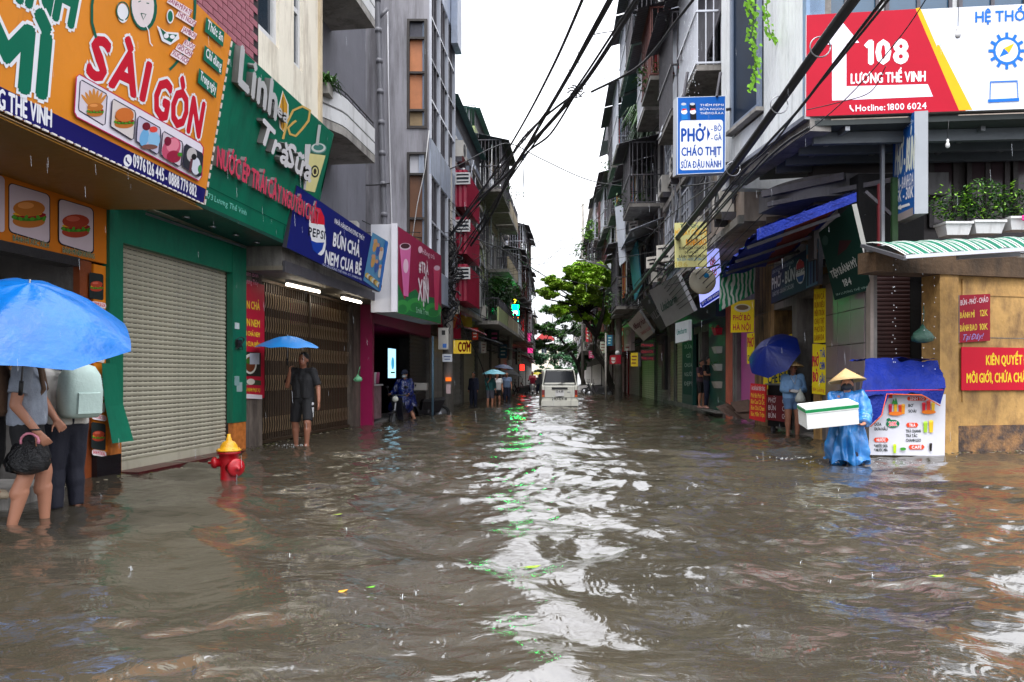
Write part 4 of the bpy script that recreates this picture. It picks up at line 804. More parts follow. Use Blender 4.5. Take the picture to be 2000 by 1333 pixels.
m = MB(); m.fb(FR, rx(1470), rx(1434), -.3, 2.8, -.2, -.1, M('pink_panel', (206, 96, 172), .4, .15, 1)); m.build('pink_door', b6)
m = MB(); m.fb(FR, rx(1432), rx(1420), -.3, 3.4, -.3, .04, M('salmon_pillar', (206, 104, 84), .6, .25, 2, .1, stain=.4)); m.build('pillar', b6)
m = MB(); m.fb(FR, rx(1474) + .001, 12, 3.0, 5.2, -.5, -.1, CONCD); m.build('beam_wall', b6)
s = Sign('pho_bun_board', 'dark blue board reading PHỞ - BÚN with cola logo over the noodle doorway', 'sign', P(1506, 594, 16.1), P(1598, 555, 13.25), P(1507, 527, 16.1), (20, 30, 60), side=(60, 60, 66), thick=.08)
s.text('PHỞ - BÚN', (1508, 566), (1552, 546), (1508, 545), WH, .06); s.text('LONG CHI QUÁN KÍNH CHÚC QUÝ KHÁCH', (1509, 536), (1550, 514), (1509, 530), (190, 196, 210), 0); s.text('CHÁO THỊT - GIẢI KHÁT CÁC LOẠI', (1509, 580), (1550, 562), (1509, 572), (206, 210, 220), .02)
s.ell(1563, 531, 9, 24, WH).poly([(1556, 517), (1562, 506), (1570, 512), (1571, 523), (1555, 529)], (190, 30, 50)).poly([(1556, 542), (1571, 536), (1568, 550), (1560, 552)], (30, 70, 150)).text('PEPSI', (1555, 535), (1572, 529), (1555, 527), (20, 24, 40), .04)
s.poly([(1575, 568 - 4), (1597, 555), (1600, 466), (1575, 480)], (90, 130, 150))
for k in range(4): s.poly([(1576 + 6 * k, 560 - 3 * k), (1580 + 6 * k, 558 - 3 * k), (1580 + 6 * k, 508 - 4 * k), (1576 + 6 * k, 510 - 4 * k)], ((30, 40, 60), (50, 70, 110), (26, 30, 40), (70, 60, 60))[k]).ell(1578 + 6 * k, 502 - 4 * k, 2.5, 4.5, (180, 140, 120))
s.done()
s = Sign('bakery_board', 'dark green tilted board reading TIỆM BÁNH MỲ 184', 'sign', P(1630, 587, 12.8), P(1703, 565, 11.7), P(1599, 455, 12.8), (14, 52, 44), side=(150, 150, 146), thick=.08, TR=P(1664, 400, 11.7))
s.text('TIỆM BÁNH MỲ', (1626, 544), (1676, 519), (1621, 531), (206, 212, 210), .04); s.text('184', (1650, 560), (1664, 555), (1646, 547), (206, 212, 210), .05); s.text('184 LƯƠNG THẾ VINH', (1634, 578), (1698, 562), (1633, 574), (150, 180, 170), 0)
s.poly([(1636, 500), (1652, 488), (1664, 470), (1640, 470)], (60, 30, 34)).ell(1612, 470, 6, 10, (60, 90, 84)); s.done()
# tilted sheet awning, red underside, blue tarp over it
A_, B2_, C_, D_ = P(1673, 385, 11.2), P(1478, 457, 11.1), P(1408, 543, 15.6), P(1541, 505, 15.7)
aw = thing('tarp_awning', 'sloping red corrugated awning wrapped in blue tarpaulin over the noodle row', 'awning', (A_ + C_) / 2 - V((0, 0, .6)))
m = MB(); RS = M('dark_red_sheet', (96, 30, 30), .5, .3, 1.5, .1, stain=.4); n_ = 36
mA, mD = A_.lerp(B2_, .12), D_.lerp(C_, .12); mB, mC = A_.lerp(B2_, .66), D_.lerp(C_, .35)
vs = []
for i in range(n_ + 1):
    t = i / n_; o_ = V((0, 0, .03 if i % 2 else 0)); vs += [mA.lerp(mD, t) + o_, mB.lerp(mC, t) + o_]
m.add(vs, [(2 * i, 2 * i + 1, 2 * i + 3, 2 * i + 2) for i in range(n_)], RS)
for t in (.2, .5, .8): m.bar(A_.lerp(D_, t) - V((0, 0, .04)), B2_.lerp(C_, t) - V((0, 0, .04)), .05, IRON)
m.build('corrugated_sheet', aw)
def cloth(c0, c1, c2, c3, nx, ny, amp, mat, name, parent, seed=0, stuff=None, fn=None):
    m = MB(); vs = []
    nr = (c1 - c0).cross(c3 - c0).normalized()
    for j in range(ny + 1):
        for i in range(nx + 1):
            s_, t = i / nx, j / ny; p = c0.lerp(c1, s_).lerp(c3.lerp(c2, s_), t); q = p + nr * amp * (1.3 * mnoise.noise(p * 3 + V((seed, 0, 0))) + mnoise.noise(V((p.x * 9, p.y * 9, p.z * 2.5)) + V((0, seed, 0))) + .4 * mnoise.noise(p * 16))
            vs.append(fn(q, s_, t) if fn else q)
    m.add(vs, [(j * (nx + 1) + i, j * (nx + 1) + i + 1, (j + 1) * (nx + 1) + i + 1, (j + 1) * (nx + 1) + i) for j in range(ny) for i in range(nx)], mat, True)
    return m.build(name, parent)
up = V((0, 0, .07)); cloth(A_ + up, B2_ + up, C_ + up, D_ + up, 30, 20, .05, TARPB, 'blue_tarpaulin', aw, 1)
cloth(A_ + up, B2_ + up, B2_ - V((0, 0, .10)), A_ - V((0, 0, .07)), 24, 3, .02, TARPB, 'hanging_hem', aw, 2)
cloth(mB - V((0, 0, .01)), B2_, C_, mC - V((0, 0, .01)), 8, 12, .04, TARPB, 'tarp_lining', aw, 3)
GS_ = M('green_white_striped_plastic', (24, 132, 84), .4, .2, 3)
t = GS_.node_tree; wv = t.nodes.new("ShaderNodeTexWave"); wv.inputs['Scale'].default_value = 3.2; wv.inputs['Distortion'].default_value = 7; wv.inputs['Detail'].default_value = 2; co = t.nodes.new("ShaderNodeTexCoord")
rp = t.nodes.new("ShaderNodeValToRGB"); rp.color_ramp.elements[0].position = .45; rp.color_ramp.elements[1].position = .6; rp.color_ramp.elements[0].color = lin((16, 120, 78)) + (1,); rp.color_ramp.elements[1].color = lin((190, 196, 190)) + (1,)
t.links.new(co.outputs['Object'], wv.inputs[0]); t.links.new(wv.outputs['Fac'], rp.inputs[0]); t.links.new(rp.outputs[0], t.nodes['Principled BSDF'].inputs['Base Color'])
cloth(P(1405, 608, 15.6), P(1474, 573, 15.7), P(1476, 500, 15.7), P(1406, 540, 15.6), 10, 8, .03, GS_, 'striped_curtain', aw, 4)
cloth(P(1406, 545, 15.62), P(1475, 457, 15.0), P(1480, 470, 14.0), P(1409, 520, 15.0), 10, 4, .03, GS_, 'striped_curtain_top', aw, 5)
# yellow banners on the row
s = Sign('yellow_menu_banner', 'tall yellow banner of red menu lines on the column right of the doorway', 'banner', P(1586, 769, 13.9), P(1612, 772, 13.7), P(1587, 672, 13.9), (222, 200, 30), thick=.01)
RD = (180, 30, 60); s.text('PHỞ', (1587, 716), (1599, 716), (1587, 696), RD, .05); s.text('BÒ', (1588, 746), (1598, 746), (1588, 727), RD, .05); s.text('TÁI', (1602, 698), (1611, 698), (1602, 684), (40, 70, 150), .04); s.text('CHÍN', (1601, 722), (1611, 722), (1601, 708), (40, 70, 150), .04); s.text('GẦU', (1601, 748), (1611, 748), (1601, 734), (40, 70, 150), .04); s.text('184 Lương', (1588, 764), (1610, 766), (1588, 757), RD, 0); s.done()
s = Sign('yellow_list_banner', 'narrow yellow banner of six menu lines above the PHỞ BÒ banner', 'banner', P(1589, 670, 13.92), P(1612, 670, 13.72), P(1590, 565, 13.92), (222, 200, 30), thick=.01)
for i, tx in enumerate(('BÚN CÁ', 'BÚN RIÊU', 'MIẾN TRỘN', 'CHÁO THỊT', 'PHỞ BÒ', 'BÁNH ĐA')): s.text(tx, (1591, 586 + i * 16), (1610, 584 + i * 16), (1591, 575 + i * 16), (170, 120, 20), .04)
s.done()
s = Sign('pho_bo_banner', 'yellow banner reading PHỞ BÒ HÀ NỘI with a bowl, under the striped curtain', 'banner', P(1427, 650, 18.6), P(1472, 649, 17.6), P(1428, 590, 18.6), (224, 196, 30), thick=.01)
s.ell(1450, 602, 16, 8, (196, 190, 170)).ell(1450, 601, 12, 5, (110, 90, 60)); s.text('PHỞ BÒ', (1432, 626), (1466, 626), (1432, 616), RD, .05); s.text('HÀ NỘI', (1432, 645), (1466, 645), (1432, 634), RD, .05); s.done()
s = Sign('narrow_pho_banner', 'narrow yellow PHỞ banner edge hanging left of the stained pillar', 'banner', P(1459, 711, 17.8), P(1473, 710, 17.5), P(1459, 652, 17.8), (224, 204, 30), thick=.01); s.text('PHỞ', (1460, 678), (1472, 678), (1460, 660), RD, .05); s.text('CHÁO', (1460, 705), (1472, 705), (1460, 694), (30, 60, 80), .03); s.done()
s = Sign('yellow_tea_poster', 'yellow poster half hidden behind the standing blue umbrella', 'poster', P(1490, 762, 16.9), P(1552, 752, 15.5), P(1495, 668, 16.9), (224, 204, 40), thick=.02); s.text('BÁNH ĐA CUA', (1498, 684), (1550, 680), (1498, 674), (170, 60, 30), .03); s.text('CHÈ ĐẬU', (1500, 750), (1545, 742), (1500, 732), (30, 60, 80), .05); s.done()
# counter with red menus
ct = thing('noodle_counter', 'dark food counter with red panel reading PHỞ BÚN standing on the flooded step', 'counter', P(1510, 825, 16.2))
D0 = 16.4; a, b = P(1500, 812, D0), P(1540, 812, 15.3); m = MB(); FK = Fr((a.x, a.y), (b.x + .5, b.y + -.1)); m.fb(FK, 0, FK.L, .1, 1.0, -.5, 0, BLACK).fb(FK, -.05, FK.L + .05, 1.0, 1.04, -.55, .04, STEEL); m.build('cabinet', ct)
m = MB(); m.fb(FK, .05, .12, -.3, .1, -.1, -.03, IRON).fb(FK, FK.L - .1, FK.L - .03, -.3, .1, -.1, -.03, IRON); m.build('leg', ct)
s = Sign('counter_panel', None, None, P(1497, 820, 16.3), P(1542, 826, 15.2), P(1497, 772, 16.3), (104, 22, 34), thick=.02, parent=ct)
for i, (t1, t2) in enumerate((('PHỞ', 'GÀ'), ('BÚN', 'CÁ'), ('BÚN', 'CHẢ'))): s.text(t1, (1501, 786 + i * 15), (1515, 787 + i * 15), (1501, 777 + i * 15), (206, 196, 200), .03); s.text(t2, (1528, 788 + i * 15), (1538, 789 + i * 15), (1528, 779 + i * 15), (206, 196, 200), .03)
s.done()
s = Sign('red_menu_board', 'upright bright red menu board with yellow lines leaning left of counter', 'sign', P(1463, 818, 17.3), P(1493, 825, 16.3), P(1466, 749, 17.3), (206, 24, 40), thick=.02)
s.text('ĂN CHẾ NGÀI TRÊN TÔNG', (1468, 762), (1494, 764), (1468, 755), WH, .02)
for i, tx in enumerate(('Phở Bò Phở Gà', 'Bún Cua Cá Ốc', 'Bún Chả Chan', 'Bún, Miến Trộn')): s.text(tx, (1467, 776 + i * 12), (1493, 779 + i * 12), (1467, 768 + i * 12), (240, 206, 60), .04)
s.done()
# things on the row beyond the stained pillar
m = MB(); hp = thing('collapsed_cardboard', 'heap of brown collapsed cardboard and sacking on the pavement edge', 'rubbish', P(1440, 815, 19)); CB = M('wet_cardboard', (96, 76, 66), .8, .4, 3, .3)
for i in range(7):
    c = P(1420 + i * 7, 812 - (i % 3) * 8, 19.2 - i * .1); a = rr_.uniform(0, 3); u_ = V((math.cos(a), .3 * math.sin(a), rr_.uniform(-.3, .3))) * .3; v_ = V((-math.sin(a) * .4, .2, .25)); m = MB(); m.hexa([c - u_ - v_ * .4, c + u_ - v_ * .4, c + u_ + V((0, .02, 0)), c - u_ + V((0, .02, 0)), c - u_ + v_ * .4, c + u_ + v_ * .4, c + u_ * .8 + v_ * .7, c - u_ * .9 + v_ * .6], CB); m.build('sheet', hp)
# tea shop with dark green panels
ts = thing('tea_shop_front', 'dark teal tea shop front with basket shelves and white lettered column', 'shop', V(RW(23) + (0,)))
TEAL = M('dark_teal_panel', (14, 72, 66), .4, .12, 2)
m = MB(); m.fb(FR, rx(1418), rx(1386), .15, 3.1, -.1, .02, TEAL); m.build('right_panel', ts)
m = MB(); m.fb(FR, rx(1355), rx(1334), .1, 3.1, -.1, .04, TEAL); m.build('left_panel', ts)
m = MB(); m.fb(FR, rx(1418), rx(1334), 2.95, 3.6, -.1, .3, M('navy_fascia', (14, 34, 60), .4, .1)).fb(FR, rx(1386), rx(1355), -.2, 3.1, -1.8, -1.7, M('dim_shop_wall', (120, 124, 120), .5, .2)).fb(FR, rx(1420), rx(1300), -.3, .14, -1.8, .12, CONCD); m.build('fascia', ts)
m = MB(); m.fb(FR, rx(1420), rx(1384), .1, .12, 0, .3, CONCD); m.build('step', ts)
for i, (y, c) in enumerate(((648, (190, 40, 60)), (684, (206, 206, 200)), (718, (206, 206, 200)), (752, (196, 190, 180)))):
    uu, zz = FR.px(1402, y, .1); m = MB(); m.hexa([FR.p(uu + a * .2, zz - .1, .02 + b) for a, b in ((-1, 0), (1, 0), (1, .15), (-1, .15))] + [FR.p(uu + a * .27, zz + .1, .02 + b) for a, b in ((-1, 0), (1, 0), (1, .22), (-1, .22))], ink(c)); o = m.build('basket', ts)
    if i in (0, 2): m = MB(); leaves(m, FR.p(uu, zz + .12, .13), 40, (.2, .1, .07), .05, GREENP if i else ink((200, 50, 70))); m.build('contents', o)
s = Sign('letters', None, None, FR.p(rx(1353), .5, .05), FR.p(rx(1336), .5, .05), FR.p(rx(1353), 2.8, .05), (14, 72, 66), parent=ts, thick=.005)
for i, tx in enumerate(('SỬA', 'GÌ', 'CHƯA', 'NGƯỜI', 'ĐẸP?')): wdt = 8 if tx == 'GÌ' else 15; s.text(tx, (1344.5 - wdt / 2, 681 + i * 18), (1344.5 + wdt / 2, 681 + i * 18), (1344.5 - wdt / 2, 674 + i * 18), (200, 214, 214), .04)
s.done()
GRS = M('grey_shutter', (168, 164, 158), .5, .2, 2, .05, stain=.4); BGS = M('cream_shutter', (196, 186, 156), .5, .2, 2, .05, stain=.4)
for i, (xa, xb, mt, lb) in enumerate(((1333, 1308, BGS, 'cream roller shutter shop front just left of the white lettered teal column'), (1300, 1281, GRS, 'tall plain grey roller shutter shop front between two dark posts'), (1277, 1253, BGS, 'pale roller shutter front beneath the three dark red hanging plates'), (1250, 1228, GRS, 'shutter front flanked by bright red posts further up the right side'))):
    t = thing('shuttered_shop', lb, 'shop', FR.p(rx((xa + xb) / 2), 0)); shutter(FR, rx(xa), rx(xb), .05, 2.9, -.04, mt, t, pitch=.12, holes=False)
    m = MB(); m.fb(FR, rx(xb), rx(xb) + .25, -.3, 3.6, -.3, .06, (CONC, CONCD, OLDP, M('red_post', (190, 20, 40), .4, .2))[i]); m.build('post', t)
    m = MB(); m.fb(FR, rx(xa), rx(xb), 2.9, 3.7, -.3, .02, CONCD); m.build('header', t)
m = MB(); m.fb(FR, rx(1307), rx(1301), .6, 3.0, .05, .2, BLACK); tag(m.build('black_light_box'), 'tall unlit black box sign beside the cream shutter', 'sign')
# lantern and hanging signs over this row
s = Sign('silver_tilted_board', 'large silver grey board tilted over the street beside the round lamp', 'sign', P(1301, 639, 23), P(1355, 609, 20.8), P(1267, 569, 23), M('brushed_silver', (168, 170, 170), .4, .15, 2, .02, metal=.3), side=(170, 172, 174), thick=.12, TR=P(1322, 537, 20.8))
s.text('Unicharm', (1293, 610), (1323, 590), (1290, 594), (40, 84, 70), .03); s.done()
s = Sign('black_tilted_board', 'dark slim board tilted just behind the silver one', 'sign', P(1290, 648, 25.5), P(1302, 640, 24), P(1251, 590, 25.5), (40, 42, 46), thick=.1, TR=P(1266, 578, 24)); s.text('WILLS', (1276, 628), (1290, 616), (1270, 615), (150, 150, 160), .03); s.done()
s = Sign('white_tilted_board', 'cream board with red script tilted over the street, leftmost of the tilted boards', 'sign', P(1257, 667, 29), P(1276, 651, 27), P(1226, 633, 29), (206, 198, 194), side=(110, 110, 110), thick=.1, TR=P(1248, 607, 27)); s.text('Nhung Hair', (1240, 645), (1262, 630), (1236, 634), (90, 26, 40), .04); s.text('THANH XUÂN', (1253, 656), (1272, 643), (1251, 650), (180, 40, 60), .02); s.done()
lp = thing('round_lamp', 'round cream lantern disc hung before the lilac board', 'lamp', P(1372, 549, 17.5)); m = MB(); c = P(1372, 549, 17.5); m.ball(c, (.32, .12, .32), M('cream_lantern', (190, 184, 166), .5, .15, 3, .1), 24, 14); m.build('globe', lp); m = MB(); m.ball(c + V((.06, -.112, .11)), (.07, .012, .06), ink((30, 130, 190)), 10, 6); m.build('logo', lp); m = MB(); m.bar(c + V((.1, 0, .3)), c + V((.5, .4, .45)), .04, IRON); m.build('bracket', lp)
s = Sign('lilac_board', 'lilac and blue lightbox sign behind the round lamp', 'sign', P(1368, 601, 19.2), P(1406, 577, 18.6), P(1356, 500, 19.2), (150, 156, 226), emis=.5, thick=.12, TR=P(1396, 470, 18.6)); s.poly([(1371, 601), (1406, 578), (1404, 567), (1367, 592)], (20, 50, 190)).text('ĐT: 098 6600', (1372, 596), (1404, 575), (1371, 591), WH, .02); s.text('KÍNH', (1388, 520), (1398, 514), (1386, 508), (220, 80, 60), .05); s.text('MÀU', (1386, 545), (1400, 537), (1384, 530), (220, 80, 60), .05); s.done()
s = Sign('yellow_snack_board', 'pale yellow snack board with number 186 hung high on the right', 'sign', P(1318, 523, 17.0), P(1381, 521, 16.8), P(1317, 436, 17.0), (206, 202, 140), side=(150, 150, 140), thick=.1)
s.text('Teen Green', (1328, 446), (1374, 446), (1328, 438), (70, 120, 90), .0); s.text('MỲ CAY CẤP ĐỘ', (1319, 460), (1380, 459), (1319, 450), (214, 160, 50), .05); s.text('BÁNH HẢO', (1340, 480), (1379, 479), (1340, 468), (214, 140, 40), .05)
for i, tx in enumerate(('TƯƠNG ĐEN TOKBOKY', 'ĐỒ ĂN VẶT', 'BÁNH TRÁNG TRỘN')): s.text(tx, (1326 if i != 1 else 1338, 488 + i * 8), (1379 if i != 1 else 1364, 487 + i * 8), (1326 if i != 1 else 1338, 483 + i * 8), (36, 40, 40), .03)
s.text('TRÀ SỮA - NƯỚC ÉP SINH TỐ', (1322, 510), (1379, 509), (1322, 505), (60, 130, 170), .02); s.text('186', (1320, 521), (1343, 521), (1320, 512), (196, 180, 100), .05); s.done()
s = Sign('small_white_board', 'small white vertical board under the silver tilted board', 'sign', P(1319, 671, 21.5), P(1345, 665, 20.8), P(1319, 632, 21.5), (196, 204, 206), thick=.1); s.text('Unicharm', (1322, 655), (1341, 650), (1322, 644), (30, 120, 110), .03); s.done()
for i, tx in enumerate(('Massage', 'Chăm Da', 'Triệt Lông')):
    y = 668 + i * 13; s = Sign('dark_hanging_plate', ('topmost', 'middle', 'lowest')[i] + ' of three dark plates with red script over the pale shutter', 'sign', P(1251, y + 11, 27.5), P(1278, y + 10, 26), P(1251, y + 2, 27.5), (40, 20, 30), thick=.05, group='three dark hanging plates'); s.text(tx, (1253, y + 9), (1276, y + 8), (1253, y + 4), (190, 40, 70), .02); s.done()
for (x0, y0, x1, y1, D_, col, lb) in ((1209, 642, 1219, 688, 38, (206, 40, 70), 'narrow red and white lightbox far up the right side'), (1219, 640, 1232, 686, 36, (196, 180, 178), 'pale poster lightbox right of the narrow red one'), (1191, 695, 1205, 712, 36, (180, 40, 60), 'small red square sign beside the tall pole')):
    s = Sign('street_sign', lb, 'sign', P(x0, y1, D_), P(x1, y1 - 1, D_ - 1), P(x0, y0, D_), col, thick=.2); s.ell((x0 + x1) / 2, y0 + 10, (x1 - x0) * .3, 5, (230, 220, 220)).line([(x0 + 3, y1 - 12), (x1 - 3, y1 - 12)], 2.5, (230, 220, 220)).line([(x0 + 3, y1 - 7), (x1 - 3, y1 - 7)], 2, (150, 20, 40)); s.done()
# menu signs and banner on the yellow wall
s = Sign('red_price_sign', 'small dark red price sign listing BÁNH MÌ 12K on yellow wall', 'sign', FY.p(FY.px(1874, 670, .06)[0], FY.px(1874, 670, .06)[1], .06), FY.p(FY.px(1934, 666, .06)[0], FY.px(1934, 666, .06)[1], .06), FY.p(FY.px(1874, 577, .06)[0], FY.px(1874, 577, .06)[1], .06), (150, 20, 44), side=(190, 186, 180), thick=.05)
CC = (226, 206, 170); s.text('BÚN - PHỞ - CHÁO', (1876, 597), (1930, 590), (1876, 587), (220, 200, 206), .02); s.text('BÁNH MÌ', (1875, 622), (1903, 620), (1875, 611), (222, 190, 70), .03); s.text('12K', (1915, 618), (1929, 617), (1915, 606), (222, 190, 70), .03); s.text('BÁNH BAO', (1875, 648), (1908, 645), (1875, 636), (222, 190, 70), .03); s.text('10K', (1914, 645), (1929, 644), (1914, 633), (222, 190, 70), .03); s.text('Tại Đây!', (1878, 665), (1918, 662), (1880, 654), (150, 130, 190), .03, slant=.2); s.done()
s = Sign('red_cloth_banner', 'wide red cloth banner with yellow KIÊN QUYẾT lettering on yellow wall', 'banner', FY.p(FY.px(1878, 763, .05)[0], FY.px(1878, 763, .05)[1], .05), FY.p(FY.px(2180, 762, .05)[0], FY.px(2000, 763, .05)[1], .05), FY.p(FY.px(1878, 678, .05)[0], FY.px(1878, 678, .05)[1], .05), (196, 14, 44), thick=.012)
s.text('KIÊN QUYẾT ĐẤU TRANH', (1926, 713), (2070, 711), (1926, 695), (236, 200, 50), .05); s.text('MÔI GIỚI, CHỨA CHẤP', (1888, 748), (2010, 746), (1888, 730), (236, 200, 50), .05); s.done()
# ================================================================ far rows of tube houses
def wire(pts, r, label, name='overhead_cable', mat=None, group=None):
    q = [P(*p) for p in pts]; out = []; n = len(q)
    for i in range(n - 1):
        p0, p1, p2, p3 = q[max(i - 1, 0)], q[i], q[i + 1], q[min(i + 2, n - 1)]
        for k in range(8):
            t = k / 8; out.append(.5 * ((2 * p1) + (p2 - p0) * t + (2 * p0 - 5 * p1 + 4 * p2 - p3) * t * t + (3 * p1 - p0 - 3 * p2 + p3) * t ** 3))
    out.append(q[-1]); m = MB(); m.tube(out, r, mat or WIRE, 6); return tag(m.build(name), label, 'cable', group)
hr = random.Random(21)
REDC = M('red_corrugated', (150, 26, 56), .45, .2, 1.5, .05, stain=.3, stain_col=(80, 20, 30)); PINKC = M('pink_sheet', (206, 60, 96), .45, .2, 1.5, .05, stain=.2)
DKSH = M('dark_awning_sheet', (80, 78, 86), .6, .3, 2, .1, stain=.4); TEALS = M('teal_sheet', (84, 124, 122), .5, .3, 2, .1, stain=.3); PALES = M('pale_tin_sheet', (176, 182, 194), .4, .25, 2, .1, stain=.4)
CLOTHC = [M('laundry_%d' % i, c, .8, .1, 3, 0) for i, c in enumerate(((190, 60, 60), (60, 110, 160), (206, 206, 206), (40, 44, 60), (210, 150, 60)))]
def cage(parent, fr, u0, u1, z0, z1, d, mat=IRON, plants=False, roof=True, wash=False, n0=0):
    m = MB(); m.fb(fr, u0, u1, z0 - .12, z0, n0, n0 + d, CONCD); o = m.build('balcony', parent); m = MB(); st = .16
    k = u0
    while k < u1: m.fb(fr, k, k + .022, z0, z1, n0 + d - .03, n0 + d - .008, mat); k += st
    for u in (u0, u1 - .02):
        k = n0 + .1
        while k < n0 + d - .05: m.fb(fr, u, u + .022, z0, z1, k, k + .022, mat); k += st
    for z in (z0 + .02, z0 + (z1 - z0) * .45, z1 - .06): m.fb(fr, u0 - .01, u1 + .01, z, z + .04, n0 + d - .007, n0 + d + .02, mat).fb(fr, u0 - .012, u0 + .03, z + .001, z + .04, n0, n0 + d - .008, mat).fb(fr, u1 - .03, u1 + .012, z + .001, z + .04, n0, n0 + d - .008, mat)
    m.build('railing', o)
    if roof: m = MB(); m.corr(fr.p(u0 - .1, z1 + .25, n0), fr.p(u1 + .1, z1 + .25, n0), fr.n * (d + .35) - V((0, 0, .35)), .14, .025, DKSH, V((0, 0, 1))); m.build('awning', parent)
    if plants: m = MB(); leaves(m, fr.p((u0 + u1) / 2, z0 + .35, n0 + d * .8), 160, ((u1 - u0) * .3, d * .45, .45), .08, GREENP); m.build('foliage', o)
    if wash:
        for k in range(4): u = u0 + .15 + (u1 - u0 - .4) * k / 4; m = MB(); m.fb(fr, u, u + .3, z0 + .5 + hr.random() * .2, z1 - .2, n0 + d * .6, n0 + d * .6 + .03, CLOTHC[hr.randrange(5)]); m.build('laundry', o)
def house(name, label, side, y0, y1, off, zt, wm, floors, group=None, gz=3.5, depth=7, gm=None, shut=None, fh=None, roof='slab', flip=False):
    off = off * .55 if side > 0 and y0 > 26 else off
    L = (lambda y, o: L2(y, o)) if side > 0 else (lambda y, o: RW(y, o))
    fr = Fr(L(y0, off), L(y1, off), side); g = Fr(L(y0, 0), L(y1, 0), side); W = fr.L
    b = thing(name, label, 'building', g.p(W / 2, 0), group)
    m = MB(); m.fb(fr, .01, W - .01, gz, zt, -depth, 0, wm); m.build('wall', b)
    m = MB(); m.fb(g, .01, .3, -.3, gz - .002, -1, .02, gm or CONCD).fb(g, W - .2, W - .01, -.3, gz - .002, -1, .02, gm or CONCD).fb(g, .3, W - .2, 2.7, gz - .002, -1, .0, gm or CONCD).fb(g, .3, W - .2, -.3, 2.7, -1, -.9, DARK); m.build('ground_wall', b)
    if shut: 
        n = max(1, round(W / 3.4)); w_ = (W - .5) / n
        for i in range(n): shutter(g, .3 + i * w_ + .05, .3 + (i + 1) * w_ - .05, .0, 2.68, -.06, shut, b, pitch=.22, holes=False)
    fh = fh or (zt - gz) / len(floors)
    for i, st in enumerate(floors):
        z = gz + i * fh; n = max(1, round(W / 3)); w_ = W / n
        m = MB(); m.fb(fr, 0, W, z - .05, z + .12, .001, .12, CONC); m.build('floor_band', b)
        for j in range(n):
            a, c = j * w_ + .3, (j + 1) * w_ - .3
            if st == 'win': window(b, fr, a + .1, c - .1, z + .95, z + fh - .5, 0, hr.choice((ALU, IRON, WHITE)), hr.choice((GLASS, GLASSB)), 2, 2, bars=hr.random() < .5)
            if st == 'band': window(b, fr, a - .2, c + .2, z + .6, z + fh - .3, 0, ALU, GLASS, 5, 3)
            if st == 'cage': window(b, fr, a, c, z + .2, z + fh - .5, 0, IRON, GLASS, 2, 1, sill=False); cage(b, fr, a - .15, c + .15, z + .15, z + fh - .55, .9 + hr.random() * .3, hr.choice((IRON, ALU, M('rusty_bars', (96, 50, 44), .7, .3))), hr.random() < .35, True, hr.random() < .5)
            if st == 'corr' and j: window(b, fr, a + .1, c - .1, z + .6, z + fh - .4, 0, ALU, GLASSB, 3, 2)
            if st == 'corr' and j == 0: m = MB(); d = .5; c -= .5; m.fb(fr, a - .25, c + .25, z + .2, z + fh - .25, .001, d - .03, REDC); m.build('boxed_bay', b); m = MB(); m.corr(fr.p(a - .28, z + .15, d), fr.p(c + .28, z + .15, d), (0, 0, fh - .35), .16, .03, REDC, fr.n); m.corr(fr.p(a - .28, z + .15, .0), fr.p(a - .28, z + .15, d), (0, 0, fh - .35), .16, .03, REDC, -fr.u); m.build('corrugated_sheet', b); 
            if st == 'corr' and j == 0: window(b, Fr((fr.p(a - .30, 0, .02))[:2], (fr.p(a - .30, 0, .75))[:2]), .1, .62, z + fh * .55, z + fh * .8, .03, WHITE, GLASS, 1, 3, sill=False)
            if st == 'awn': window(b, fr, a, c, z + .5, z + fh - .7, 0, IRON, GLASS, 2, 1, bars=True); awning(b, fr, a - .25, c + .25, z + fh - .35, 0, 1.15, .45, hr.choice((DKSH, TEALS, PALES)))
            if st == 'balc': window(b, fr, a, c, z + .13, z + fh - .6, 0, WHITE, GLASS, 2, 1, sill=False); m = MB(); m.fb(fr, a - .2, c + .2, z - .02, z + .14, .125, 1.05, CONC); m.fb(fr, a - .2, c + .2, z + .14, z + .75, .97, 1.05, wm); m.build('balcony', b); railing(b, fr, a - .2, c + .2, z + .76, z + 1.15, .125, 1.05, IRON)
            if hr.random() < .45 and st in ('win', 'awn', 'band', 'balc'): ac_unit(b, fr, a + hr.random() * .8, z + .35, .0 if st != 'balc' else .0)
    for k in range(3):
        m = MB(); u = hr.uniform(.1, W - .1); zz = hr.uniform(gz, gz + 2); m.tube([fr.p(u, zz, .1), fr.p(u + hr.uniform(-.1, .1), (zz + zt) / 2, .13), fr.p(u + hr.uniform(-.2, .2), zt - .3, .1)], hr.choice((.03, .05)), hr.choice((ALU, PIPE, WHITE)), 6); m.build('drain_pipe', b)
        m = MB(); u = hr.uniform(.1, W - .1); z = gz + hr.random() * 2; m.tube([fr.p(u + .25 * math.sin(j * 1.7 + k), z + j * .5, .16 + .1 * math.sin(j)) for j in range(9)], .014, hr.choice((WIRE, ALU)), 5); m.build('loose_cable', b)
    if roof == 'slab': m = MB(); m.fb(fr, -.03, W + .03, zt + .001, zt + .15, -depth, .35, CONC); m.build('roof', b)
    if roof == 'tin': m = MB(); m.corr(fr.p(-.2, zt + 1.2, -3), fr.p(W + .2, zt + 1.2, -3), fr.n * 3.25 - V((0, 0, .5)), .2, .03, TEALS, V((0, 0, 1))); m.build('roof', b); m = MB(); [m.fb(fr, u, u + .07, zt, zt + .75, -.3, -.23, STEEL) for u in (0, W / 2, W - .1)]; m.build('post', b); railing(b, fr, 0, W, zt, zt + .9, -1, 0, IRON)
    return b, fr, g
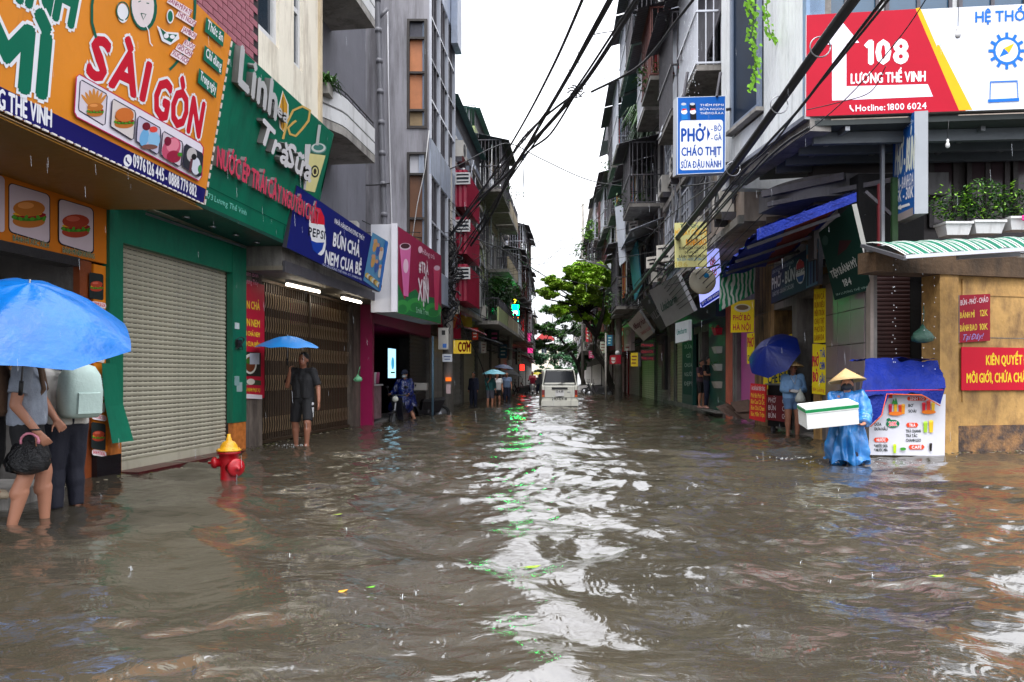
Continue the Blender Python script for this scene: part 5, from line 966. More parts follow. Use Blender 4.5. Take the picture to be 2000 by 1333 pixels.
BEI = M('beige_render', (176, 160, 132), .8, .25, 1, .15, stain=.5); PALB = M('pale_blue_render', (140, 150, 166), .8, .2, 1, .15, stain=.5); PALG = M('pale_lime_render', (160, 172, 120), .8, .2, 1, .15, stain=.4)
BRG = M('brown_grey_render', (176, 162, 150), .85, .3, 1, .2, stain=.45); PNKW = M('faded_pink_wall', (190, 110, 130), .8, .2, 1, .1, stain=.5); SOOT = M('sooty_render', (152, 144, 140), .85, .4, 1, .2, stain=.5)
# left
pink = thing('bubble_tea_shop', 'magenta bubble tea shop front below the tall grey building', 'shop', V(L2(20.5) + (0,)))
G = Fr(L2(17.95), L2(25.2), 1); m = MB(); m.fb(G, 0, .16, -.3, 3.1, -.3, .12, MAGENTA); m.build('post', pink)
ug = lambda x: G.px(x, 700)[0]
m = MB(); m.fb(G, 0.16, 7.2, 2.5, 3.6, -2, .1, MAGENTA); m.build('lintel', pink)
m = MB(); m.fb(G, .16, ug(758), .1, 2.5, -.8, -.7, MAGENTA).fb(G, .16, 16, -.3, 3.4, -2.2, -2.1, DARK).fb(G, 0, 7.2, 3.6, 4.4, -6, -.2, CONCD).fb(G, .16, 7.2, -.3, .04, -1, .05, CONCD); m.build('back_wall', pink)
shutter(G, ug(806), ug(838), .1, 2.5, -.1, M('dark_shutter', (52, 46, 46), .5, .2), pink, pitch=.12, holes=False)
m = MB(); m.fb(G, ug(722), ug(752), .1, .95, -.5, -.1, M('picture_counter', (150, 120, 124), .5, .5, 6)).fb(G, ug(722), ug(752), .95, .99, -.55, -.05, WHITE); m.build('counter', pink)
for i in range(6): m = MB(); u = ug(724) + i * .32; m.lathe(G.p(u, 1.0, -.3), [(.07, 0), (.09, .28), (.09, .3)], (WHITE, ink((190, 90, 130)), BLACK, ink((90, 130, 90)))[i % 4], 10); m.build('jar', pink)
for i in range(4): m = MB(); u = ug(724) + i * .45; m.fb(G, u, u + .3, 1.5, 1.8 + .1 * (i % 2), -.69, -.5, (ink((150, 100, 110)), BLACK, WHITE, ink((90, 60, 70)))[i]); m.build('machine', pink)
s = Sign('lit_menu_screen', 'tall lit pale blue menu screen inside the bubble tea shop', 'screen', G.p(ug(762), 1.15, .0), G.p(ug(773), 1.15, .0), G.p(ug(762), 1.95, .0), (150, 200, 224), emis=.9, thick=.06); s.ell(767, 710, 3, 12, (60, 150, 190), emis=.5).line([(763, 728), (771, 728)], 3, (90, 160, 110)); s.done()
a, b_, h = P(771, 610, 16.7), P(862, 634, 22.0), 2.1
s = Sign('bubble_tea_board', 'deep magenta bubble tea board with two pink cups and green hills', 'sign', a, b_, P(771, 438, 16.7), (146, 20, 66), side=(206, 206, 212), thick=.55, TR=P(862, 500, 22.0))
s.poly([(771, 610), (771, 540), (780, 560), (790, 585), (800, 572), (812, 565), (826, 588), (838, 580), (852, 583), (861, 600), (861, 633)], (30, 110, 62))
for x, y, r_ in ((786, 600, 14), (812, 596, 18), (846, 606, 16)): s.ell(x, y, r_, 14, (56, 150, 70)).ell(x, y + 4, r_ * .6, 9, (36, 120, 60))
s.poly([(780, 478), (802, 484), (797, 580), (788, 578)], (222, 110, 170)).ell(791, 482, 11, 7, (230, 200, 216)).ell(791, 481, 9, 5, (70, 30, 40)).poly([(846, 523), (859, 526), (855, 606), (849, 606)], (200, 60, 100)).ell(853, 524, 6, 5, (220, 180, 200)).ell(792, 520, 5, 14, (240, 200, 220), emis=.0)
s.text('#TRÀ', (818, 530), (836, 537), (818, 510), (232, 220, 226), .08); s.text('SỮA', (827, 563), (837, 566), (827, 541), (232, 220, 226), .08); s.text('XỊN', (816, 585), (836, 591), (816, 545), (232, 220, 226), .08); s.text('Hồng trà', (824, 496), (848, 507), (824, 486), (230, 190, 206), .02); s.ell(820, 488, 4, 7, (230, 190, 206)); s.text('Smile Tree', (812, 611), (836, 616), (812, 600), (150, 200, 170), .03)
r_ = s.done(); m = MB(); m.add([s.c[0] - s.n * .001, s.c[0] - V((.5, -.25, 0)), s.c[3] - V((.5, -.25, 0)), s.c[3] - s.n * .001], [(0, 1, 2, 3)], MAGENTA); m.build('side_panel', r_)
m = MB(); m.bar(s.c[0] + V((0, -.02, 0)), s.c[3] + V((0, -.02, 0)), .13, ink((214, 212, 220))); m.build('edge_frame', r_)
m = MB(); m.bar(P(706, 497, 17.0), P(735, 477, 17.3), .05, IRON); m.bar(P(690, 505, 17), P(745, 470, 17.4), .04, IRON); tag(m.build('sign_strut'), 'black iron strut between blue board and bubble tea board', 'bracket')

house('red_sheet_house', 'narrow house clad in dark red corrugated sheets beside the grey building', 1, 25.2, 32.5, .8, 10.0, PALB, ['corr', 'corr', 'corr', 'win'], shut=GRS, gz=3.6, roof='tin')
h2 = house('cream_green_house', 'tall pale house with lime edge and red cage on its roof', 1, 32.6, 37, 1.0, 12.2, PALG, ['balc', 'win', 'cage'], shut=BGS, roof='tin')
h2 = house('beige_balcony_house', 'beige house with stacked concrete balconies above the leafy terrace', 1, 37.1, 43, 1.0, 12.3, BEI, ['balc', 'balc', 'balc'], shut=GRS)
house('pale_blue_house', 'slim pale blue house with dark barred cages, further up left row', 1, 43.1, 48, 1.0, 12.0, WHITE, ['balc', 'cage', 'win'], shut=GRS)
house('brown_cage_house', 'house with brown lattice cages and teal roof, left row', 1, 48.1, 56, 1.0, 11.6, BRG, ['cage', 'cage', 'cage'], shut=BGS)
house('grey_far_house', 'grey house past the red flag on the left', 1, 56.2, 70, .9, 9.5, CONC, ['balc', 'awn'], shut=GRS)
house('cream_far_house', 'cream house near the end of the left row', 1, 70.2, 95, .8, 9.5, CREAM, ['win', 'balc'], shut=GRS)
house('pink_far_house', 'pinkish low house at the very end of the left row', 1, 95.2, 135, .8, 9.5, PNKW, ['win', 'win'], shut=GRS)
# right
A_, fA, gA = house('brown_render_house', 'soot stained brown house with big dark awnings just past the white clad corner', -1, 15.3, 20.6, 1.1, 17, BRG, ['win', 'cage', 'awn', 'awn'], gz=4.4, shut=None)
house('grey_bars_house', 'narrow grey house with tall dark windows and white pipes, right row', -1, 20.7, 25.5, 1.2, 17.5, PALB, ['band', 'band', 'cage', 'awn', 'win'], gz=4.2)
house('sooty_cage_house', 'sooty house of rusted projecting cages with hanging fern, right row', -1, 25.6, 31, 1.25, 18.5, SOOT, ['awn', 'cage', 'awn', 'cage', 'awn'], gz=4.2)
house('pink_sheet_house', 'house topped with bright pink corrugated bays, right row', -1, 31.1, 37, 1.3, 21, BRG, ['cage', 'awn', 'cage', 'corr', 'corr'], gz=4, shut=GRS)
house('dark_awning_house', 'dark house with deep black awnings at the skyline edge, right row', -1, 37.1, 44, 1.3, 15.0, CREAM, ['awn', 'cage', 'cage', 'awn'], shut=GRS)
house('lattice_house', 'pale beige house with lattice balconies stepping down, right row', -1, 44.2, 54, 1.2, 14.0, BEI, ['cage', 'balc', 'cage'], shut=GRS, roof='tin')
house('faded_pink_house', 'faded pink slab house with red roof edges behind the street lamp', -1, 54.2, 66, 1.4, 15.5, PNKW, ['cage', 'balc', 'cage', 'win'], shut=GRS)
house('grey_end_house', 'grey house showing above the bright tree', -1, 66.2, 82, 1.5, 17, CONC, ['balc', 'win', 'balc', 'win'], shut=GRS)
house('white_end_house', 'whitish house at the far end of the right row', -1, 82.2, 105, 1.5, 17, WHITE, ['win', 'balc', 'win', 'win'], shut=GRS)
house('last_right_house', 'last dull house of the right row behind dark trees', -1, 105.2, 150, 1.5, 15, BRG, ['win', 'win', 'win'], shut=GRS)
# far closing block with red roof
b = thing('far_red_roof_house', 'distant pink house with red gable roof closing the street', 'building', (4, 190, 0)); m = MB(); m.box(-6, 12, 190, 198, -.3, 9.5, CREAM); m.build('wall', b)
for i in range(3): m = MB(); x = -4 + i * 5; m.prism([(x, 189, 10.5), (x + 5, 189, 10.5), (x + 2.5, 189, 13)], V((0, 8, 0)), M('red_roof', (170, 50, 50), .7, .2)); m.build('roof', b)
for i in range(8): window(b, Fr((-5.6, 190), (12, 190)), .5 + i * 2.1, 1.9 + i * 2.1, 7, 9, 0, WHITE, GLASS)

# extra pieces of the right facades
fr = fA
def sheet(pts, D, mat, label, cat='sheet', name='tin_sheet', th=.04):
    m = MB(); q = [P(x, y, d) for (x, y), d in zip(pts, D)]; n = (q[1] - q[0]).cross(q[2] - q[0]).normalized(); m.prism(q, n * th, mat); return tag(m.build(name), label, cat)
sheet([(1347, 122), (1325, 205), (1287, 270), (1318, 150), (1330, 125)], [18, 18.6, 20, 19.5, 18.4], PALES, 'pale crumpled tin sheet leaning out left of the PHỞ lightbox', 'tin sheet')
sheet([(1415, 0), (1375, 122), (1325, 118), (1352, 0), (1370, -60), (1430, -60)], [15.2, 16, 17.6, 17.2, 16.6, 15], DKSH, 'large black ribbed awning sheet above the PHỞ lightbox', 'awning', 'dark_awning')
sheet([(1316, 0), (1308, 60), (1322, 150), (1334, 60), (1345, 0)], [19, 19.4, 18.8, 18.5, 18.4], PALES, 'long narrow pale sheet hanging high between brown facades', 'tin sheet')
sheet([(1255, 55), (1272, 48), (1258, 150), (1228, 150), (1236, 110)], [32, 30, 30, 33, 33], DKSH, 'dark slanted awning under the pink bays', 'awning', 'dark_awning')
sheet([(1190, 215), (1233, 205), (1232, 262), (1180, 276)], [37, 34.5, 34.5, 37.5], DKSH, 'dark sagging awning with teal edge at the right skyline', 'awning', 'dark_awning')
sheet([(1201, 405), (1219, 400), (1221, 510), (1210, 520)], [30, 29, 29, 30], M('white_blind', (200, 206, 216), .6, .1), 'pale hanging blind on balcony, right row', 'blind', 'blind')
sheet([(1228, 500), (1244, 470), (1252, 560), (1240, 590)], [30, 28, 27, 29], M('teal_banner', (30, 110, 130), .5, .3, 2, .1), 'faded teal vertical banner on the right row', 'banner', 'teal_banner')
fn = thing('hanging_fern', 'bushy green fern hanging high on the sooty facade', 'plant', P(1265, 240, 28)); m = MB(); tuft(m, P(1262, 235, 27.5), 300, .25, GREENP, 1.0, .035, .7); tuft(m, P(1265, 265, 27.6), 180, .25, GREEND, 1.0, .03, .9); m.build('fronds', fn)
for i, (x, y, D_, w_, lb) in enumerate(((1228, 434, 28, 18, 'small cream air conditioner high on pipes, upper of the right row'), (1282, 480, 21, 34, 'large cream air conditioner beside the yellow snack board'), (1262, 503, 23, 22, 'cream air conditioner left of the large one'), (1206, 542, 34, 18, 'far small air conditioner above the lamp pole'))):
    t = thing('air_conditioner', lb, 'air conditioner', P(x, y + 30, D_), 'air conditioners on the right row'); fr_ = Fr(P(x, y, D_)[:2], P(x + w_, y, D_ - .3)[:2]); z1 = P(x, y, D_).z; z0 = z1 - w_ / F * D_ * (1.0 if i != 1 else .95)
    m = MB(); m.fb(fr_, 0, fr_.L, z0, z1, -.35, 0, ACW); m.build('casing', t); m = MB(); m.fb(fr_, .05, fr_.L - .05, z1 - .12, z1 - .08, .001, .008, BLACK).fb(fr_, fr_.L * .3, fr_.L * .7, z0 + .1, z0 + .16, .001, .008, BLACK); m.build('grille', t)
    m = MB(); m.fb(fr_, 0, .04, z0 - .06, z0 - .002, -.6, 0, IRON).fb(fr_, fr_.L - .04, fr_.L, z0 - .06, z0 - .002, -.6, 0, IRON); m.build('bracket', t)

# signs of the left row
s = Sign('price_board', 'grey white board lettered OTO high beside the cable tangle', 'sign', P(903, 597, 27.5), P(940, 600, 30), P(903, 538, 27.5), (176, 180, 182), thick=.08); s.text('OTO', (912, 554), (936, 554), (912, 542), (110, 150, 180), .06); s.text('-A0', (912, 597), (934, 597), (912, 589), (70, 70, 76), .03); s.done()
s = Sign('rice_shop_sign', 'yellow box sign reading CƠM in red on left row', 'sign', P(892, 691, 28), P(920, 691, 28.6), P(892, 665, 28), (214, 180, 60), emis=.25, thick=.25); s.text('CƠM', (895, 687), (918, 687), (895, 669), (190, 24, 30), .08); s.done()
s = Sign('white_note', 'small white notice board tied on the near grey pole', 'notice', P(864, 707, 23.6), P(883, 707, 23.6), P(864, 692, 23.6), (200, 206, 214), thick=.02); s.line([(867, 697), (880, 697)], 2, (60, 80, 130)).line([(868, 702), (879, 702)], 2, (60, 80, 130)); s.done()
s = Sign('dark_beauty_sign', 'dark box sign with pink lines hanging under the leafy terrace', 'sign', P(953, 667, 36), P(975, 666, 37), P(953, 628, 36), (22, 20, 34), thick=.2); s.line([(960, 652), (971, 652)], 4, (190, 70, 130)).line([(960, 661), (971, 661)], 4, (190, 70, 130)).rect(959, 634, 972, 645, (20, 80, 90)); s.done()
s = Sign('green_neon_sign', 'lit neon box sign glowing green and yellow up the left row', 'sign', P(997, 630, 43), P(1014, 630, 43.5), P(997, 584, 43), (4, 40, 30), thick=.3, emis=.3)
NG = (0, 255, 110); s.text('17', (1001, 592), (1009, 592), (1001, 585), (250, 210, 40), .08, emis=3); s.rect(998, 596, 1013, 603, NG, emis=20); s.rect(998, 606, 1013, 616, NG, emis=60); s.rect(1000, 608, 1010, 614, (200, 255, 220), emis=6); s.rect(1001, 619, 1012, 622, (255, 120, 30), emis=4); s.rect(1001, 625, 1012, 629, (120, 240, 230), emis=3); s.done()
for i, (x0, y0, x1, y1, D_, col, e, lb) in enumerate(((860, 600, 900, 662, 25.8, (170, 30, 60), 0, 'faded red and orange shop awning board behind the near pole'), (899, 600, 922, 640, 29, (170, 160, 40), 0, 'mustard board peeking out beside red one'), (1033, 637, 1041, 690, 60, (206, 50, 120), .6, 'tall pink lit sign at the street end left'), (1018, 712, 1024, 724, 55, (255, 40, 30), 1.5, 'small red glowing sign low on the left'))):
    s = Sign('street_sign', lb, 'sign', P(x0, y1, D_), P(x1, y1, D_ + 1.5), P(x0, y0, D_), col, emis=e, thick=.1)
    if i == 0: s.poly([(866, 655), (888, 640), (896, 606), (875, 612)], (210, 120, 60))
    if i < 3: s.line([((x0 * 2 + x1) / 3, y0 + 8), ((x0 + 2 * x1) / 3, y0 + 8)], 4, (230, 200, 190))
    s.done()
for (x0, y0, x1, y1, D_, dd, col, tx, lb) in ((1031, 612, 1039, 650, 50, 2, (190, 190, 196), '', 'pale vertical sign high at the left street end'), (922, 640, 934, 664, 31, .5, (196, 60, 40), '', 'small orange red sign beside the CƠM box'), (976, 672, 990, 700, 40, 1, (30, 90, 120), '', 'teal sign under the terrace plants'), (1010, 680, 1018, 712, 50, 1, (206, 206, 210), '', 'narrow white sign by dark left pole'), (1144, 640, 1156, 668, 60, -1, (206, 60, 70), '', 'reddish sign beyond the bright tree'), (1172, 668, 1184, 690, 46, -1, (206, 200, 190), '', 'white sign by tree trunks, right row'), (1186, 655, 1196, 676, 42, -1, (60, 110, 160), '', 'blue sign beside white sign, right row'), (1232, 690, 1246, 716, 31, -1, (222, 190, 50), '', 'yellow sign beside red posts, right row'), (1150, 686, 1160, 700, 56, -1, (190, 80, 120), '', 'pink sign near the white scooter'), (940, 668, 950, 690, 33, 1, (200, 190, 180), '', 'cream sign left of the dark beauty sign')):
    s = Sign('street_sign', lb, 'sign', P(x0, y1, D_), P(x1, y1, D_ + dd), P(x0, y0, D_), col, thick=.12, side=(90, 90, 92)); h_ = y1 - y0
    for k in range(3): s.line([(x0 + 2, y0 + h_ * (.25 + .25 * k)), (x1 - 2 - k, y0 + h_ * (.25 + .25 * k))], h_ * .09, (230, 226, 220) if sum(col) < 460 else (120, 40, 50))
    s.done()
for k, (pts, r_, lb) in enumerate((([(1010, 295, 17.5), (1080, 340, 24), (1170, 360, 32), (1290, 330, 24)], .008, 'thin wire crossing sky below the arched cable'), ([(880, 470, 24), (960, 520, 32), (1040, 600, 45), (1138, 560, 68)], .012, 'thin wire dipping toward bright tree'), ([(1208, 560, 36.5), (1150, 600, 50), (1060, 690, 90)], .012, 'wire falling from lamp pole toward far trees'), ([(1205, 600, 36.5), (1120, 650, 60), (1020, 640, 52)], .012, 'wire crossing before dark trees to left row'), ([(880, 520, 24), (915, 600, 28), (996, 640, 42)], .016, 'dark wire from near pole to neon pole'), ([(1440, 330, 12), (1300, 430, 20), (1215, 520, 36)], .012, 'straight thin wire over the snack board'), ([(1500, 300, 11), (1340, 470, 18), (1240, 540, 30), (1140, 545, 68)], .014, 'long thin wire passing over the round lamp'), ([(1580, 250, 9.5), (1480, 330, 11.5), (1330, 500, 19), (1214, 640, 36)], .02, 'loose low cable nearest shop awnings'), ([(1030, 258, 17), (985, 330, 20), (880, 480, 24)], .010, 'thin wire just left of sky knot'), ([(1228, 58, 30), (1180, 64, 26), (1150, 70, 20)], .02, 'short grey rod poking left from the pink bays'))): wire(pts, r_, lb)
for k in range(12):
    y0, y1 = hr.uniform(380, 560), hr.uniform(430, 600); x1 = hr.choice((1208, 1208, 1300, 1260)); D1 = {1208: 36.5, 1300: 23, 1260: 28}[x1]
    wire([(880, y0, 24), (960, (y0 * 2 + y1) / 3 + 24, 24 + (D1 - 24) * .33), (1090, (y0 + 2 * y1) / 3 + 22, 24 + (D1 - 24) * .7), (x1, y1, D1)], .007, 'one of twelve hair thin wires strung between left pole and right row', group='hair thin wires across the street')
fl = thing('red_flag', 'red flag hanging from a pole on the left row', 'flag', P(1019, 655, 45)); m = MB(); m.bar(P(1014, 660, 45), P(1022, 622, 45), .04, IRON); m.build('pole', fl); cloth(P(1013, 640, 45), P(1024, 650, 45), P(1023, 623, 45), P(1021, 622, 45), 6, 6, .1, M('flag_red', (206, 20, 30), .6, .1), 'flag_cloth', fl)
lt = thing('terrace_plants', 'leafy green creeper spilling over first floor terrace on the left row', 'plant', P(975, 600, 37)); m = MB(); leaves(m, P(975, 570, 37), 900, (1.1, .8, .8), .12, GREENP); leaves(m, P(968, 588, 36.6), 500, (1.0, .6, .6), .1, GREEND); m.build('foliage', lt)
m = MB(); m.tube([P(945, 575, 36.6), P(1000, 576, 38)], .04, IRON); m.build('rail', lt)
lt = thing('terrace_plants', 'small greenery along high balcony near the pale blue house', 'plant', P(1005, 480, 50)); m = MB(); leaves(m, P(1005, 470, 50), 160, (.3, .4, 1.0), .12, GREEND); leaves(m, P(1022, 600, 56), 200, (.5, .5, 1.2), .14, GREEND); m.build('foliage', lt)
lt = thing('balcony_shrub', 'yellow green shrub on balcony above the street lamp, right skyline', 'plant', P(1160, 465, 50)); m = MB(); leaves(m, P(1160, 452, 52), 420, (.9, .5, .9), .14, LEAFY); leaves(m, P(1135, 490, 60), 200, (.7, .5, .8), .14, GREENP); m.build('foliage', lt)
# awnings of the ground floor row, leaning boards
for i, (y0, y1, z, mt, sd, lb) in enumerate(((27, 30, 3.1, REDC, 1, 'dark red shop awning before the red sheet house'), (33.5, 36.5, 3.0, PALES, 1, 'pale slatted awning on the left row'), (40, 44, 2.9, DKSH, 1, 'black awning under the neon sign'), (47, 52, 3.0, TEALS, 1, 'teal awning far up left row'), (60, 66, 2.9, REDC, 1, 'pinkish awning near the left end'), (33, 37, 3.0, DKSH, -1, 'dark awning over shutters, right row'), (42, 47, 2.9, PALES, -1, 'pale awning by the tree trunk, right row'), (52, 58, 3.0, REDC, -1, 'red awning far right row'))):
    t = thing('shop_awning', lb, 'awning', V((L2 if sd > 0 else RW)(y0) + (2.6,))); f_ = Fr((L2 if sd > 0 else RW)(y0, 0), (L2 if sd > 0 else RW)(y1, 0), sd); awning(t, f_, 0, f_.L, z + .2, .02, 1.4, .45, mt, name='sheet')

# ---------------------------------------------------------------- poles, boxes, cables
def pole(x, D, ztop, r, label, bands=True):
    c = P(x, 735, D); t = thing('utility_pole', label, 'pole', (c.x, c.y, -.3)); m = MB(); m.tube([(c.x, c.y, -.3), (c.x, c.y, ztop)], [r, r * .7], CONC, 14); m.build('shaft', t); return t, c
t, c = pole(875, 24.2, 8.3, .19, 'near grey concrete pole carrying the cable tangle on the left')
m = MB(); cx = P(867, 660, 23.8); m.box(cx.x - .16, cx.x + .16, 23.6, 23.85, P(0, 683, 23.7).z, P(0, 641, 23.7).z, ACW); mb_ = m.build('meter_box', t); m = MB(); m.box(cx.x - .05, cx.x + .06, 23.59, 23.599, P(0, 655, 23.7).z, P(0, 646, 23.7).z, BLACK).box(cx.x - .02, cx.x + .1, 23.59, 23.599, P(0, 680, 23.7).z, P(0, 672, 23.7).z, ink((70, 120, 200))); m.build('window', mb_)
m = MB(); z = P(0, 745, 24).z; m.box(c.x - .06, c.x + .12, 23.98, 24.04, z, z + .12, M('orange_reflector', (240, 110, 20), emis=.4)).box(c.x - .04, c.x + .1, 23.99, 24.04, z - .4, z - .1, ink((206, 180, 180))); m.build('sticker', t)
m = MB(); m.box(c.x - .35, c.x + .05, 23.7, 23.95, P(0, 537, 24).z, P(0, 508, 24).z, ACW); m.build('junction_box', t)
m = MB(); p_ = P(845, 735, 22.5); m.tube([(p_.x, p_.y, -.3), (p_.x, p_.y, 2.4)], .035, M('blue_grey_pole', (90, 120, 140), .4, .2), 8); tag(m.build('sign_post'), 'thin blue grey post left of the near concrete pole', 'post')
t2, c2 = pole(996, 42.0, 8.0, .16, 'dark pole under the neon sign on the left'); m = MB(); m.box(c2.x - .3, c2.x + .1, 41.6, 41.8, 4.0, 4.6, ACW).box(c2.x - .2, c2.x + .12, 41.6, 41.8, 1.6, 2.1, CONC); m.build('junction_box', t2)
t3, c3 = pole(1208, 36.5, 8.6, .19, 'right pole carrying the curved street lamp arm'); m = MB(); m.tube([P(1200, 552, 36.3), P(1197, 530, 36.2), P(1180, 520, 36), P(1150, 512, 36), P(1128, 507, 36)], [.06, .05, .05, .045, .04], STEEL, 8); m.build('lamp_arm', t3); m = MB(); q = P(1135, 509, 36); m.ball(q, (.28, .14, .07), STEEL, 12, 6); m.build('lamp_head', t3); m = MB(); m.lathe(P(1206, 690, 36.2), [(.12, 0), (.12, .03)], ink((210, 210, 210)), 12, V((0, -1, 0))); m.build('number_plate', t3)
t4, c4 = pole(1138, 68, 17, .17, 'tall thin dark pole rising behind the tree, right side')
t5, c5 = pole(1186, 50, 7.5, .13, 'thin pole in front of the dark tree trunks')
t6, c6 = pole(1183, 34.5, 3.2, .05, 'short slim post right of the tall pole')
# tangle on the near pole
tg = thing('cable_tangle', 'dense black tangle of looped cables hanging on near left pole', 'cables', P(880, 560, 24)); m = MB(); wr = random.Random(9)
for i in range(58):
    x0, y0 = wr.uniform(862, 892), wr.uniform(430, 600); pts = []; a = wr.uniform(0, 6); L_ = wr.uniform(20, 70)
    for k in range(9): t_ = k / 8; pts.append(P(x0 + 12 * math.sin(a + t_ * 4.5) + t_ * wr.uniform(-6, 10), y0 + L_ * t_, 23.9 + .25 * math.sin(a * 2 + t_ * 3)))
    m.tube(pts, wr.choice((.012, .02, .03)), WIRE, 5)
m.build('cable', tg, kind='stuff')
ab = thing('meter_cabinet', 'white grid faced box on left row under the tangle', 'box', P(885, 600, 25)); m = MB(); f_ = Fr(P(873, 600, 24.8)[:2], P(898, 600, 25.4)[:2]); zb, zt = P(0, 612, 25).z, P(0, 555, 25).z; m.fb(f_, 0, f_.L, zb, zt, -.3, 0, ACW); m.build('casing', ab)
m = MB()
for i in range(6): m.fb(f_, f_.L * .25 + i * .04, f_.L * .25 + i * .04 + .015, zb + .25, zt - .08, .001, .01, IRON)
m.build('grille', ab)

# main bundle along the right
MBN = [(1700, -45, 6.6), (1600, 92, 8.0), (1520, 205, 9.4), (1430, 330, 11.6), (1350, 432, 15), (1285, 512, 21), (1235, 575, 28), (1212, 602, 36)]
wire(MBN, .06, 'thickest black cable bundle slanting down over the right side')
wire([(x + 8, y - 22, D) for x, y, D in MBN], .016, 'thin cable strung just above the thick bundle')
wire([(1400 - 0, -60, 9), (1330, 30, 10), (1250, 128, 12), (1155, 180, 13)], .02, 'cable rising to upper right from the central junction knot')
wire([(1740, -20, 6.6), (1640, 110, 7.8), (1560, 215, 9), (1500, 280, 10.4), (1440, 352, 12), (1370, 440, 15), (1300, 520, 21), (1236, 592, 28), (1212, 612, 36)], .018, 'slack twisted cable below the thick bundle')
wire([(1745, -12, 6.5), (1636, 122, 7.8), (1566, 206, 9), (1505, 287, 10.3), (1436, 350, 12), (1376, 432, 15), (1306, 512, 21), (1240, 588, 28)], .014, 'second slack cable twisted round the first')
wire([(1850, -70, 7.5), (1760, 70, 8.5), (1640, 205, 9.8), (1520, 300, 11.5), (1400, 395, 14), (1330, 470, 18)], .007, 'very thin wire crossing the red 108 board')
wire([(1576, 215, 10), (1640, 200, 9.5), (1700, 180, 9), (1730, 130, 8.6)], .006, 'thin loose wire over the 108 board corner')
for k, (a, b) in enumerate((((1690, 420, 12), (1500, 520, 16)), ((1520, 430, 13), (1300, 560, 20)), ((1440, 380, 13), (1260, 620, 26)), ((1500, 410, 14), (1230, 600, 28)))):
    mid = ((a[0] + b[0]) / 2, (a[1] + b[1]) / 2 + 26, (a[2] + b[2]) / 2); wire([a, mid, b], .009, ('thin wire sagging past the green tilted board', 'thin wire sagging behind the yellow snack board', 'thin wire running behind the thick bundle', 'thin wire dropping to the silver board')[k])
for k in range(9): wire([(1212, 600 + k * 3, 36), (1265 + k * 3, 580 + k * 5, 26), (1320 + k * 6, 500 + k * 9, 18), (1380 + k * 9, 450 + k * 4, 15)], .011, 'one of nine slack wires fanning out below the thick bundle', group='slack wires fanning below the bundle')
for k in range(4):
    x, y, D = MBN[1 + k]; c = P(x + 2, y, D); m = MB(); m.tube([c + V((.11 * math.cos(t), 0, .11 * math.sin(t))) for t in [i * .35 for i in range(19)]], .008, STEEL, 5); tag(m.build('cable_ring'), ('cable ring nearest the 108 board', 'second cable ring on the thick bundle', 'third cable ring, beside the PHỞ lightbox', 'smallest cable ring on the thick bundle')[k], 'ring')
# central fan to the near left pole
wire([(1150, -30, 9), (1080, 130, 12), (1010, 262, 16), (925, 400, 21), (880, 462, 24)], .023, 'leftmost heavy cable falling from top centre to left pole')
wire([(1220, -50, 9), (1160, 60, 10.5), (1080, 200, 13), (1000, 330, 17.5), (930, 395, 21), (880, 460, 24)], .036, 'double heavy cable in the middle of the sky')
wire([(1215, -50, 9.1), (1150, 70, 10.6), (1076, 206, 13.1), (1010, 290, 16), (940, 372, 21), (882, 455, 24)], .02, 'thin partner of the double heavy cable')
wire([(1265, -40, 9), (1200, 60, 10.5), (1120, 180, 13), (1030, 300, 17), (950, 420, 22), (884, 530, 24)], .02, 'thinner cable right of the double heavy cable')
JK = [(1300, -90, 10), (1240, 10, 11), (1170, 120, 12.4), (1125, 182, 13.4), (1070, 245, 15), (1020, 302, 17), (985, 368, 20), (960, 420, 22), (920, 480, 24)]
wire(JK, .04, 'heavy cable with a knot, right of the sky fan'); wire([(1125, 182, 13.4), (1060, 232, 15.3), (1010, 285, 17.4), (975, 350, 20), (900, 440, 24)], .022, 'thin cable splitting left below the knot'); wire([(1124, 184, 13.4), (1075, 262, 15.3), (1030, 298, 17), (990, 350, 20), (968, 395, 22), (890, 500, 24.4)], .022, 'thin cable splitting right below the knot')
m = MB(); c = P(1125, 178, 13.4)
for k in range(10): a = k * .7; m.tube([c, c + V((.1 * math.cos(a), .05, .1 * math.sin(a))), c + V((.16 * math.cos(a + .6), .02, .12 * math.sin(a + .6)))], .014, WIRE, 5)
tag(m.build('cable_knot', kind=None), 'knot of taped cable ends in the middle of the sky', 'cable')
wire([(625, 356, 18), (730, 362, 20), (800, 350, 22), (880, 330, 24), (960, 290, 26), (1000, 282, 28), (1060, 312, 30), (1150, 352, 32), (1240, 366, 30), (1330, 364, 22), (1420, 352, 15)], .02, 'long cable arching across the whole street')
wire([(885, 440, 24), (900, 520, 26), (985, 480, 30), (1100, 470, 45), (1155, 470, 52)], .012, 'thin level cable crossing to right skyline')
wire([(884, 450, 24), (985, 490, 30), (1065, 540, 36), (1130, 570, 40), (1205, 576, 36.5)], .022, 'cable sagging from left pole across to right pole')
wire([(1286, 245, 24), (1180, 365, 34), (1060, 465, 42), (1000, 520, 44)], .012, 'upper of two thin wires falling left from right skyline')
wire([(1290, 262, 24), (1200, 395, 34), (1090, 490, 42), (1010, 560, 46)], .012, 'lower of two thin wires falling left from right skyline')
wire([(1030, 255, 17), (1024, 300, 17.2), (1022, 420, 17.4), (1028, 500, 17.4), (1043, 560, 17.3), (1040, 585, 17.2), (1024, 592, 17)], .008, 'loose wire hanging in a long hook in mid sky')
wire([(1020, 262, 17), (1024, 330, 17), (1021, 385, 17)], .007, 'short frayed bluish wire hanging in mid sky', mat=ink((90, 110, 140)))
